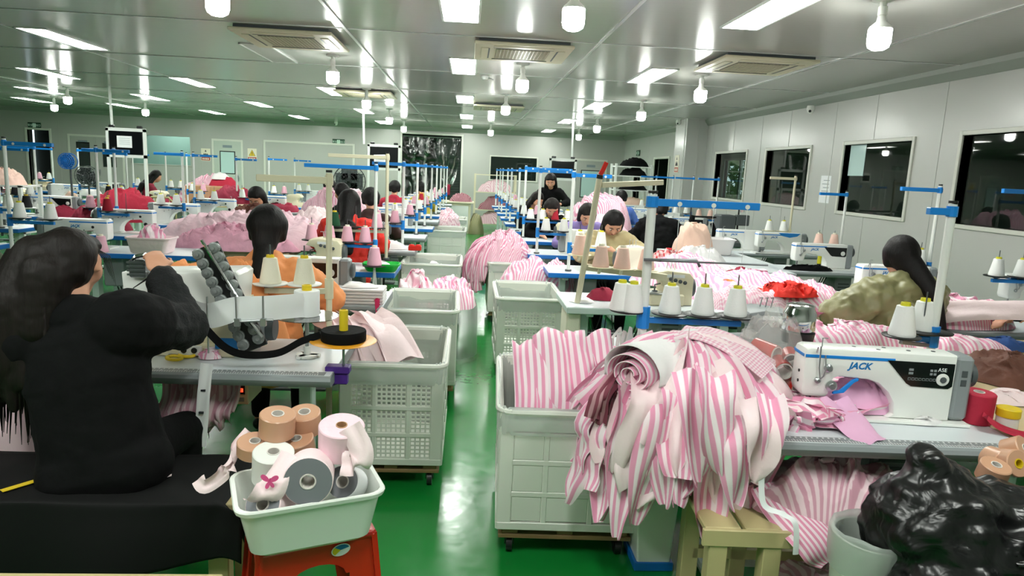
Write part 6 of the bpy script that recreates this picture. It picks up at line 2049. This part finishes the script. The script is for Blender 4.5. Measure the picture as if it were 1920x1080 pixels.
# wall row --------------------------------------------------------
W = '%s of the right wall row'
station(3.45, 5.35, 0, W % 'first', T_GREY, M_PAN, None, mx=.08, tcol='grey edged')
dup(T_GREY, (3.75, 4.42, 0), 0, 'grey edged table at the right edge with pink striped cloth', 'sewing tables')
station(3.85, 7.12, 0, W % 'second', T_GREY, M_PAN, None, mx=-.02, tcol='grey edged')
dup(T_GREY, (2.75, 6.95, 0), 0, 'grey edged table left of the second right wall machine', 'sewing tables')
station(3.9, 8.75, 0, W % 'third', T_GREY, M_PLAIN, None, mx=-.32, tcol='grey edged')
for i, y in enumerate((11.2, 12.5, 13.8, 15.1)):
    station(3.7, y, 0, W % ORD[4 + i], T_BLUE, M_PAN if i % 2 == 0 else M_PLAIN, S_BLUE2, (('peach', 'peach'), ('white', 'white'))[i % 2], sx=.5, sy=.22, srz=PI)
# machine with blue shield in the wall row
m2 = dup(M_PLAIN, (4.02, 8.55, .761), 0, 'white sewing machine with blue shield on the third table of the right wall row', 'sewing machines')
b = MB(); b.prism([(-.05, .272), (.24, .272), (.2, .235), (.1, .215), (0, .235)], -.064, -.05, 'Y', .003); b.build('blue_shield', 'blue_bright', m2, smooth=0)
MB().at(.19, -.058, .12, PI / 2).lathe([(.035, 0), (.035, .01), (.02, .014)], 18).build('side_dial', 'steel', m2)


def one_stand(px, py, y, label, kinds, proto, rz, h=1.0, z0=.762, cl='', grp=None):
    p = D(px, py, y); p.z = z0
    st = dup(proto, p, rz, label, 'thread stands', (h, h, h))
    for k in ('xs', 'pz', 'yy'): st[k] = proto[k]
    st['pz'] = proto['pz'] * h
    place_cones(st, kinds, cl, grp)
    for k in ('xs', 'pz', 'yy'): del st[k]
    return st


one_stand(1573, 480, 7.35, 'blue armed thread stand with two peach cones behind the second wall machine', ('peach', 'peach'), S_BLUE2, PI, .88, cl='%s peach cone from the pole behind the second wall machine', grp='peach cones in the wall row')
one_stand(1478, 455, 9.0, 'cream thread stand below the second window from the back', ('white', 'white'), S_CREAM, PI, 1.0, cl='%s white cone from the cream pole below the second window', grp='white cones in the wall row')
one_stand(1735, 540, 5.6, 'blue armed thread stand behind the worker in olive', ('white', 'white'), S_BLUE2, PI, .98, cl='%s white cone from the pole behind the worker in olive', grp='white cones in the wall row')
one_stand(1925, 570, 5.0, 'blue armed thread stand at the right edge under the nearest window', ('white', 'white'), S_BLUE2, PI, 1.0, cl='%s white cone from the pole at the right edge under the window', grp='white cones in the wall row')
station(4.45, 5.05, 0, 'at the right edge under the nearest window', T_PALE, M_PLAIN, None, mx=.1, tcol='pale')
heap('pink striped cloth on the table at the right edge', 'cloth', (3.3, 4.35, .762), .45, .2, .14, 'pink_stripe', 91, fs=6, folds=1.6)
b = MB(); strip(b, [(3.05, 4.2, .86), (3.3, 4.1, .92), (3.6, 4.0, .95), (3.9, 4.0, .97)], .16, side=(.2, .6, .6), curl=.2, wave=.01)
tag(b.build('cloth_strip', 'pink_pale', smooth=180), 'pale cloth strip held up by hands at the right edge', 'cloth')
heap('black straps and orange clip on the second wall table', 'straps', (3.62, 6.95, .762), .26, .06, .03, 'black_fabric', 92, fs=20, folds=1.8, nr=12, ns=40)
t = thing('spool', 'yellow green spool in black holder on the second wall table', 'spool', (3.75, 7.0, .762))
MB().lathe([(.045, 0), (.045, .05), (.02, .055), (.02, .07)], 16).build('holder', 'black_plastic', t)
MB().lathe([(.022, .07), (.02, .15), (.01, .152)], 14).build('spool_body', 'yellow_plastic', t)
# black framed bartack machine
t = thing('template_machine', 'black framed template sewing machine in the wall row', 'sewing machine', (3.75, 10.2, 0))
MB().box(-.6, -.35, .7, .55, .35, .76, .006).build('table', 'grey_dark', t, smooth=0)
for sx in (-.5, .45): MB().box(sx - .04, -.3, 0, sx + .04, .3, .7, .006).build('leg', 'table_leg', t, smooth=0)
b = MB(); b.tube([(-.35, .1, .76), (-.35, .1, 1.3), (.4, .1, 1.3), (.4, .1, .76)], .018, 8); b.tube([(-.35, .1, 1.1), (.4, .1, 1.1)], .014, 8); b.build('frame', 'black_plastic', t)
b = MB(); b.box(.05, -.1, .76, .3, .2, 1.15, .02); b.box(.3, -.1, 1.0, .5, .0, 1.16, .01); b.build('head', 'grey_dark', t, smooth=30)
b = MB(); b.tube([(-.36, -.05, .78), (-.4, -.08, .95), (-.36, -.05, 1.12)], [.04, .055, .035], 8); b.tube([(-.05, -.05, .78), (-.02, -.08, .9), (-.06, -.05, 1.02)], [.03, .04, .03], 8); b.build('strap_bundle', 'black_fabric', t)
b = MB().cyl(.4, -.05, 1.2, 1.32, .035, 14); b.build('air_cylinder', 'chrome', t)
# small round blue fan, grey fans, chair, ladder, boxes at the far left


def fan(label, loc, r, mat, stand_h):
    t = thing('fan', label, 'fan', loc)
    b = MB()
    for q in range(5): 
        rr = r * (q + 1) / 5
        b.tube([(rr * math.cos(a), -.04 - .04 * (1 - (q + 1) / 5), rr * math.sin(a)) for a in [k * PI / 12 for k in range(25)]], .006, 5, cap=False)
    for q in range(18):
        a = q * PI / 9; b.tube([(0, -.08, 0), (r * math.cos(a), -.04, r * math.sin(a))], .004, 4)
    b.tube([(r * math.cos(a), .05, r * math.sin(a)) for a in [k * PI / 12 for k in range(25)]], .008, 5, cap=False)
    b.build('guard', mat if mat != 'blue_paint' else 'blue_paint', t)
    b = MB()
    for q in range(4):
        a = q * PI / 2
        b.at(0, 0, 0, 0, -a, 0).box(.03, -.012, -.1 * r / .2, r * .85, .0, .1 * r / .2, .003)
    b.at().build('blade', 'grey_dark' if mat != 'blue_paint' else 'blue_dark', t)
    b = MB().at(0, 0, 0, -PI / 2).lathe([(.05, -.02), (.05, .1), (.02, .12)], 12); b.build('motor', 'grey_dark', t)
    b = MB().tube([(0, .06, 0), (0, .06, -stand_h)], .015, 8); b.cyl(0, .06, -stand_h, -stand_h + .02, .14, 16); b.build('stand', 'grey_dark', t)
    return t


fan('blue round fan on a pole among the left stands', D(127, 302, 10.3), .11, 'blue_paint', D(127, 302, 10.3).z)
fan('small grey oval fan beside the left double door', D(162, 330, 12.0), .17, 'steel_dark', D(162, 330, 12.0).z)
fan('big black pedestal fan near the back wall', D(655, 340, 18.5), .42, 'black_plastic', D(655, 340, 18.5).z)
t = thing('chair', 'wicker backed chair with tan cushion in the far left block', 'chair', (D(330, 385, 13).x, 12.6, 0))
MB().box(-.24, -.22, .43, .24, .22, .48, .015).build('seat', 'jacket_tan', t, smooth=30)
b = MB(); b.tube([(-.25, -.22, .45), (-.26, -.24, .8), (-.15, -.25, .93), (.15, -.25, .93), (.26, -.24, .8), (.25, -.22, .45)], .016, 8)
for q in range(5): b.tube([(-.16 + q * .08, -.24, .46), (-.16 + q * .08, -.25, .92)], .008, 6)
b.build('backrest', 'wood_bench', t)
for sx in (-1, 1):
    for sy in (-1, 1): MB().tube([(sx * .21, sy * .19, .44), (sx * .24, sy * .22, 0)], .016, 8).build('leg', 'wood_bench', t)
t = thing('step_ladder', 'yellow step ladder under the far left thread stand', 'ladder', (-5.6, 7.6, 0))
for s in (-1, 1):
    MB().bar((s * .18, -.22, 0), (s * .12, 0, 1.0), .04).build('rail', 'yellow', t, smooth=0)
    MB().bar((s * .18, .25, 0), (s * .12, .02, 1.0), .03).build('rail', 'yellow', t, smooth=0)
for q in range(3): MB().box(-.16, -.17 + q * .055, .25 + q * .25, .16, -.1 + q * .055, .28 + q * .25).build('step', 'yellow', t, smooth=0)
t = thing('carton', 'stacked brown cardboard carton near the grey door', 'box', (D(398, 372, 14).x, 14, 0))
MB().box(-.4, -.3, .75, .4, .3, 1.1, .004).build('box_body', 'cardboard', t, smooth=0); MB().box(-.06, -.302, .75, .06, .302, 1.102).build('packing_tape', 'tape_tan', t, smooth=0)
t = thing('table', 'wooden table under the brown carton', 'table', (D(398, 372, 14).x, 14, 0))
MB().box(-.9, -.4, .71, .9, .4, .748, .004).build('tabletop', 'table_wood', t, smooth=0)
for sx in (-.82, .82):
    for sy in (-.33, .33): MB().box(sx - .025, sy - .025, 0, sx + .025, sy + .025, .71).build('leg', 'table_leg', t, smooth=0)
heap('pink striped cloth heap behind the carton', 'cloth', (D(395, 348, 14.4).x, 14.5, .76), .75, .3, .45, 'pink_stripe_fine', 95, fs=6, folds=1.4)
heap('crimson cloth roll on the far pink heap', 'cloth', (D(418, 342, 14.2).x, 14.25, 1.1), .3, .15, .15, 'red_fabric', 96)
heap('white cloth on top of the far crimson roll', 'cloth', (D(412, 332, 14.2).x, 14.25, 1.23), .18, .12, .1, 'white_fabric', 97, nr=12, ns=30)
heap('maroon cloth near the brown haired worker', 'cloth', (D(440, 360, 12.5).x, 12.4, .88), .45, .25, .24, 'maroon_fabric', 98)
t = thing('shelf_rack', 'white rack with tan cloth at the left edge', 'shelf', (D(8, 310, 9.3).x, 9.3, 0))
for sx in (-.3, .3):
    for sy in (-.2, .2): MB().box(sx - .02, sy - .02, 0, sx + .02, sy + .02, 1.2).build('post', 'white_paint', t, smooth=0)
for z in (.6, 1.19): MB().box(-.32, -.22, z - .02, .32, .22, z).build('shelf', 'white_paint', t, smooth=0)
heap('tan and pink cloth on the rack at the left edge', 'cloth', (D(8, 310, 9.3).x, 9.3, 1.19), .26, .2, .13, 'cone_peach', 99, fs=9, folds=1.5)
heap('pink cloth at the left edge behind the woman in black', 'cloth', (-2.12, 3.15, .3), .5, .45, .62, 'pink_stripe', 100, fs=5, folds=1.6)
heap('pale pink folded cloth at the left edge lower down', 'cloth', (-1.98, 2.85, .25), .3, .2, .45, 'pink_plain', 101, fs=6, folds=1.6)
heap('far pink cloth pile in the third left aisle gap', 'cloth', (-2.1, 10.95, .72), .6, .3, .42, 'pink_stripe_fine', 102, fs=6, folds=1.5)
heap('far pale pink cloth pile behind the red jackets', 'cloth', (-2.0, 11.55, .72), .6, .3, .42, 'pink_plain', 103, fs=6, folds=1.5)
for o in PROTO: wipe(o)
for o in CONES.values(): wipe(o)
for o in list(bpy.data.objects):
    for k in ('xs', 'pz', 'yy'):
        if k in o: del o[k]
# ================================================================ back of the room
def monitor(label, px, py, y, w, h, paper, pole):
    c = D(px, py, y)
    t = thing('display_rack', label, 'screen', (c.x, y, 0))
    b = MB()
    for s in (-1, 1): b.box(s * (w / 2 + .035) - .025, -.02, 0, s * (w / 2 + .035) + .025, .03, c.z + h / 2 + .05)
    b.box(-w / 2 - .06, -.02, c.z + h / 2, w / 2 + .06, .03, c.z + h / 2 + .06); b.box(-w / 2 - .06, -.02, c.z - h / 2 - .06, w / 2 + .06, .03, c.z - h / 2)
    b.box(-w / 2 - .06, -.3, 0, -w / 2 - .01, .3, .04); b.box(w / 2 + .01, -.3, 0, w / 2 + .06, .3, .04)
    b.build('rack_frame', 'white_paint', t, smooth=0)
    MB().box(-w / 2, -.03, c.z - h / 2, w / 2, .02, c.z + h / 2, .006).build('screen', 'black_screen', t, smooth=0)
    b = MB()
    for s in (-1, 1): b.box(s * w * .42 - .05, -.03, c.z + h / 2 + .06, s * w * .42 + .05, .03, c.z + h / 2 + .11, .01)
    b.build('rack_clip', 'black_plastic', t, smooth=30)
    if paper:
        MB().at(paper[0], -.032, c.z + paper[1], 0, paper[2]).box(-.14, -.002, -.11, .14, 0, .11).build('paper', 'paper_white', t, smooth=0)
        b = MB().at(paper[0], -.0345, c.z + paper[1], 0, paper[2])
        for q in range(4): b.box(-.1, -.0005, .06 - q * .035, .1, 0, .066 - q * .035)
        b.build('paper_print', 'ink_grey', t, smooth=0)
    pl = Vector(pole)
    o = MB().tube([(pl.x, pl.y, CEIL), (pl.x + .02, pl.y, c.z + h / 2 + .05)], .025, 8).build('cable_duct', 'white_paint')
    tag(o, 'white cable duct dropping from the ceiling to the ' + (label.split(' with ')[0] if ' hanging' in label else 'screen ' + label.split(' paper ')[1]), 'cable duct')
    return t


monitor('black hanging screen with white paper at the far left', 237, 268, 13.9, .62, .44, (-.02, .02, 0), (-6.89, 13.9, 0))
monitor('black screen with tilted white paper beside the curtain doorway', 720, 295, 17.3, .68, .5, (-.1, -.05, -.06), (-2.62, 17.3, 0))
monitor('black screen without paper right of the back window', 1055, 318, 16.5, .54, .4, None, (2.42, 16.5, 0))
# clear strip curtain
t = thing('strip_curtain', 'clear plastic curtain gathered in the tall dark doorway', 'curtain', (-1.22, YB + .1, 0))
rnd = random.Random(3)
MB().tube([(-.92, 0, 2.62), (.92, 0, 2.62)], .015, 8).build('rail', 'steel', t)
for i, (x0, x1, xe, w_) in enumerate(((-.78, -.72, -.65, .3), (-.45, -.4, -.35, .34), (-.15, -.1, -.05, .34), (.3, .42, .52, .2), (.78, .66, .56, .2))):
    b = MB()
    ze = .15 if i < 3 else 1.05
    strip(b, [(x0, 0, 2.6), (x0 * .6 + x1 * .4, -.03, 2.1), (x1, .02, 1.6), (xe, 0, 1.1 if i < 3 else 1.2), (xe, .02, ze)], w_ * 1.6, side=(1, .3, 0), curl=.3, wave=.035, seed=i * 3 + 1, nl=50, nw=16, point=.55)
    b.build('curtain_strip', 'curtain_film', t, smooth=180)
MB().box(.5, -.04, .8, .62, .04, 1.15, .02).build('tie', 'maroon_fabric', t)
# shelf rack left of the back window


def rack(label, x, y, w, d, h, levels, mat):
    t = thing('shelf_rack', label, 'shelf', (x, y, 0))
    for sx in (-1, 1):
        for sy in (-1, 1): MB().box(sx * w / 2 - .025, sy * d / 2 - .025, 0, sx * w / 2 + .025, sy * d / 2 + .025, h).build('post', mat, t, smooth=0)
    for z in levels: MB().box(-w / 2, -d / 2, z - .025, w / 2, d / 2, z).build('shelf', mat, t, smooth=0)
    return t


rack('cream shelf rack with cloth against the back wall', .75, 19.8, 1.15, .5, 1.55, (.15, .55, 1.05, 1.54), 'cream_paint')
for i, (z, m_, l) in enumerate(((.15, 'rose_stripe', 'lowest'), (.55, 'maroon_stripe', 'middle'), (1.05, 'pink_tartan', 'upper'))):
    heap('cloth heap on the %s board of the cream shelf rack' % l, 'cloth', (.75, 19.75, z), .5, .22, .3, m_, 110 + i, nr=14, ns=36, group='cloth on the cream shelf rack')
rack('white shelf rack with black clothes before the right side door', 3.85, 16.3, .85, .5, 1.95, (.4, 1.0, 1.35, 1.68, 1.9), 'white_paint')
for i, (z, m_, l) in enumerate(((1.0, 'peach_fabric', 'second'), (1.35, 'black_fabric', 'third'), (1.68, 'black_fabric', 'fourth'), (1.9, 'black_fabric', 'topmost'))):
    heap('cloth heap on the %s board of the white shelf rack' % l, 'cloth', (3.9, 16.25, z), .34, .2, .15 if i > 1 else .13, m_, 120 + i, nr=14, ns=36, group='cloth on the white shelf rack')
t = thing('cabinet', 'low cream cabinet at the far end of the aisle', 'cabinet', (-.35, 18.2, 0))
MB().box(-.42, -.35, .0, .42, .35, .78, .01).build('body', 'cream_paint', t, smooth=0); MB().box(-.5, -.4, .78, .5, .4, .82, .006).build('worktop', 'cream_paint', t, smooth=0)
MB().box(-.36, -.362, .08, .36, -.35, .72, .004).build('door', 'white_paint', t, smooth=0)
heap('dark striped cloth on the low cream cabinet', 'cloth', (-.2, 18.1, .82), .3, .25, .16, 'maroon_stripe', 130, fs=10)
heap('pale sack on the floor right of the low cream cabinet', 'sack', (.22, 18.0, 0), .22, .3, .5, 'jacket_olive', 131)
# signs
def exit_sign(label, px, py, y, axis='Y', pos=None):
    p = pos or D(px, py, y)
    t = thing('exit_sign', label, 'sign', p)
    if axis == 'X': t.rotation_euler = (0, 0, -PI / 2)
    MB().box(-.19, -.025, -.085, .19, 0, .085, .004).build('sign_body', 'sign_green', t, smooth=0)
    b = MB()
    b.box(-.045, -.0275, -.06, .045, -.0255, .06)
    b.build('pictogram_field', 'sign_lit', t, smooth=0)
    b = MB(); b.ball((.004, -.029, .04), .011, 8, (1, .2, 1)); b.bar((0, -.029, .03), (-.008, -.029, -.01), .014, .002); b.bar((-.008, -.029, -.01), (.018, -.029, -.05), .01, .002); b.bar((-.008, -.029, -.01), (-.025, -.029, -.045), .01, .002); b.bar((0, -.029, .022), (.025, -.029, .005), .008, .002); b.bar((0, -.029, .022), (-.025, -.029, .012), .008, .002)
    b.build('running_man', 'sign_green', t, smooth=0)
    text_mesh('安全', .075, 'sign_lit', t, (-.115, -.0265, 0), (PI / 2, 0, 0), 'lettering')
    text_mesh('出口', .075, 'sign_lit', t, (.115, -.0265, 0), (PI / 2, 0, 0), 'lettering')


exit_sign('green exit sign above the dark left doorway', 65, 235, YB - .001)
exit_sign('green exit sign above the big panel door', 635, 266, YB - .001)
exit_sign('green exit sign on the right wall near the back corner', 0, 0, 0, 'X', Vector((XR - .001, 20.4, 2.36)))


def warn_sign(label, p, kind, axis='Y'):
    t = thing('warning_sign', label, 'sign', p)
    if axis == 'L': t.rotation_euler = (0, 0, -PI / 2)
    MB().box(-.14, -.012, -.19, .14, 0, .19, .002).build('plate', 'sign_cream', t, smooth=0)
    MB().box(-.128, -.0135, -.175, .128, -.012, -.075).build('text_band', 'sign_red', t, smooth=0)
    b = MB()
    for q in range(4): b.box(-.1 + q * .052, -.0145, -.155, -.1 + q * .052 + .036, -.0135, -.1)
    b.build('text_marks', 'sign_cream', t, smooth=0)
    if kind == 'tri':
        b = MB(); b.prism([(-.1, -.04), (.1, -.04), (0, .15)], -.0145, -.012); b.build('triangle', 'sign_yellow', t, smooth=0)
        b = MB()
        for a, e in (((-.1, -.04), (.1, -.04)), ((.1, -.04), (0, .15)), ((0, .15), (-.1, -.04))): b.bar((a[0], -.0155, a[1]), (e[0], -.0155, e[1]), .014, .003)
        b.box(-.008, -.0165, .015, .008, -.0145, .085); b.box(-.008, -.0165, -.02, .008, -.0145, 0); b.build('symbol', 'ink', t, smooth=0)
    else:
        b = MB(); b.prism([(-.09, -.04), (-.05, .05), (-.02, .0), (.0, .06), (.03, .0), (.05, .05), (.09, -.04)], -.0145, -.012); b.prism([(-.03, .09), (0, .15), (.03, .09)], -.0145, -.012); b.build('symbol', 'ink', t, smooth=0)


warn_sign('red and cream pictogram sign left of the grey door', D(386, 290, YB - .001), 'man')
warn_sign('yellow triangle warning sign right of the grey door', D(473, 290, YB - .001), 'tri')
warn_sign('red and cream sign on the column side', Vector((XR - .451, 15.0, 1.98)), 'man', 'L')
t = thing('call_button', 'small red fire call point beside the dark left doorway', 'call point', D(97, 274, YB - .001))
MB().box(-.06, -.04, -.06, .06, 0, .08, .008).build('housing', 'sign_red', t, smooth=0); MB().box(-.02, -.06, -.13, .02, -.01, -.06).build('handset', 'sign_red', t, smooth=0)
t = thing('wall_panel_box', 'small dark screened box between the screen and big panel door', 'box', D(699, 290, YB - .001))
MB().box(-.16, -.06, -.17, .16, 0, .17, .008).build('housing', 'white_plastic', t, smooth=0); MB().box(-.12, -.062, -.1, .12, -.06, .08).build('screen', 'black_screen', t, smooth=0)
o = MB().box(XR - .003, -.11, -.15, XR - .0005, .11, .15)
o = MB().box(-.002, -.14, -.19, 0, .14, .19).build('notice', 'paper_white', smooth=0)
d = ray(1547, 355); k = XR / d.x; o.location = (XR - .001, d.y * k, CAM_H + d.z * k); tag(o, 'white printed notice on the right wall between two windows', 'notice')
b = MB()
for q in range(5): b.box(-.003, -.1, .12 - q * .05, -.002, .06 + .03 * (q % 2), .128 - q * .05)
b.build('print', 'ink_grey', o, smooth=0)
o = MB().box(0, -.18, -.2, .003, .18, .2).build('notice', 'pane_pale', smooth=0); o.location = (XR + .045, 8.78, 2.0); tag(o, 'pale sheet stuck inside the third right wall window', 'notice')
# ================================================================ workers
def worker(label, head, rz=0., **k):
    t = person(label, (head[0], head[1], 0), rz, **k)
    fit_head(t, head)
    return t


BK = PI   # facing the camera
worker('woman with black ponytail in orange jacket, seen from behind', D(503, 450, 3.9), .05, seat=.5, lean=.1, hp=.05, top='orange_fabric', hair='hair_black', style='tail', vox=.014, puffy=.02, hood=True,
       hands=((-.2, .42, .85), (.2, .42, .85)))
worker('woman with long black hair in red jacket, seen from behind', D(655, 385, 7.0), 0, lean=.15, hp=.1, top='red_bright', style='long', puffy=.03, vox=.018)
worker('woman with short black hair in brown jacket right of the red jacket woman', D(695, 380, 8.3), .1, lean=.2, hp=.2, top='brown_dark', style='short', vox=.022)
worker('woman in mustard jacket bent over brown cloth, facing the camera', D(482, 368, 8.6), BK - .25, lean=.35, hp=.5, top='jacket_mustard', style='bob', vox=.018, face=True, hands=((-.2, .4, .98), (.22, .42, .98)))
worker('woman in black seen from behind near the big fan', D(618, 348, 12.3), .3, lean=.2, hp=.2, top='black_fabric', style='short', vox=.022)
worker('man with side face in black beside the far pink pile', D(641, 347, 10.0), 1.0, lean=.2, hp=.3, top='black_fabric', style='short', vox=.022, face=True)
worker('worker with round black hair in red near the curtain doorway', D(740, 358, 12.6), 0, lean=.15, hp=.15, top='red_fabric', style='short', vox=.022)
worker('worker in yellow jacket before the clear curtain', D(788, 352, 14.0), .5, lean=.25, hp=.3, top='jacket_yellow', style='bun', vox=.022)
worker('small seated figure in maroon before the far left window', D(293, 332, 15.1), -1.1, lean=.25, hp=.3, top='maroon_fabric', style='long', vox=.022, s=.98)
worker('woman in tan jacket sewing at the yellowish overlock, facing the camera', D(1150, 415, 6.85), BK + .05, lean=.3, hp=.7, top='jacket_tan', style='bob', vox=.015, face=True, hands=((-.2, .36, .95), (.1, .4, .93)), puffy=.01)
worker('woman with brown black hair in lilac behind the tan jacket woman', D(1100, 420, 8.25), BK, lean=.35, hp=.6, top='jacket_lilac', hair='hair_dark', style='bob', vox=.02, face=True)
worker('woman with brown hair bent low in the right aisle row', D(1035, 382, 9.42), BK, lean=.35, hp=.6, top='black_fabric', hair='hair_dark', style='bob', vox=.02, face=True)
worker('woman with dark hair in profile left of the standing woman', D(1007, 372, 11.1), BK + .7, lean=.3, hp=.4, top='black_fabric', hair='hair_dark', style='long', vox=.022, face=True)
worker('standing woman in black with topknot leaning over the right aisle row', D(1032, 348, 12.7), BK - .2, stand=True, lean=.35, hp=.4, top='black_fabric', hair='hair_black', style='long', vox=.022, face=True, hands=((-.2, .45, 1.1), (.2, .45, 1.1)))
worker('man in blue shirt with black chair back, seen from behind', D(1165, 372, 12.6), -.1, lean=.1, hp=.1, top='jacket_blue', style='short', vox=.022, collar=True)
worker('worker in black hooded coat seen from behind in the right rows', D(1237, 400, 9.2), -.25, lean=.25, hp=.3, top='black_fabric', style='short', vox=.02, puffy=.04, hood=True)
worker('woman in shiny olive puffer jacket with long black hair, seen from behind', D(1688, 478, 4.15), .15, seat=.46, lean=.12, hp=.1, hy=-.3, top='jacket_olive', style='side', vox=.013, puffy=.055, hood=True,
       hands=((-.3, .3, .82), (.2, .42, .85)), hints=((-1, -.5, -.3), (1, -.3, -.5)))
t = worker('person in black sleeve reaching in from the right edge', (3.95, 3.98, 0), PI / 2, seat=.5, lean=.2, hp=.3, top='black_fabric', style='short', vox=.011, hands=((.05, .62, .9), (.18, .6, .86)))
worker('person in camouflage jacket cut by the left edge', (-3.17, 4.35, 0), .2, seat=.5, lean=.2, hp=.2, top='camo', style='short', vox=.018, puffy=.03)
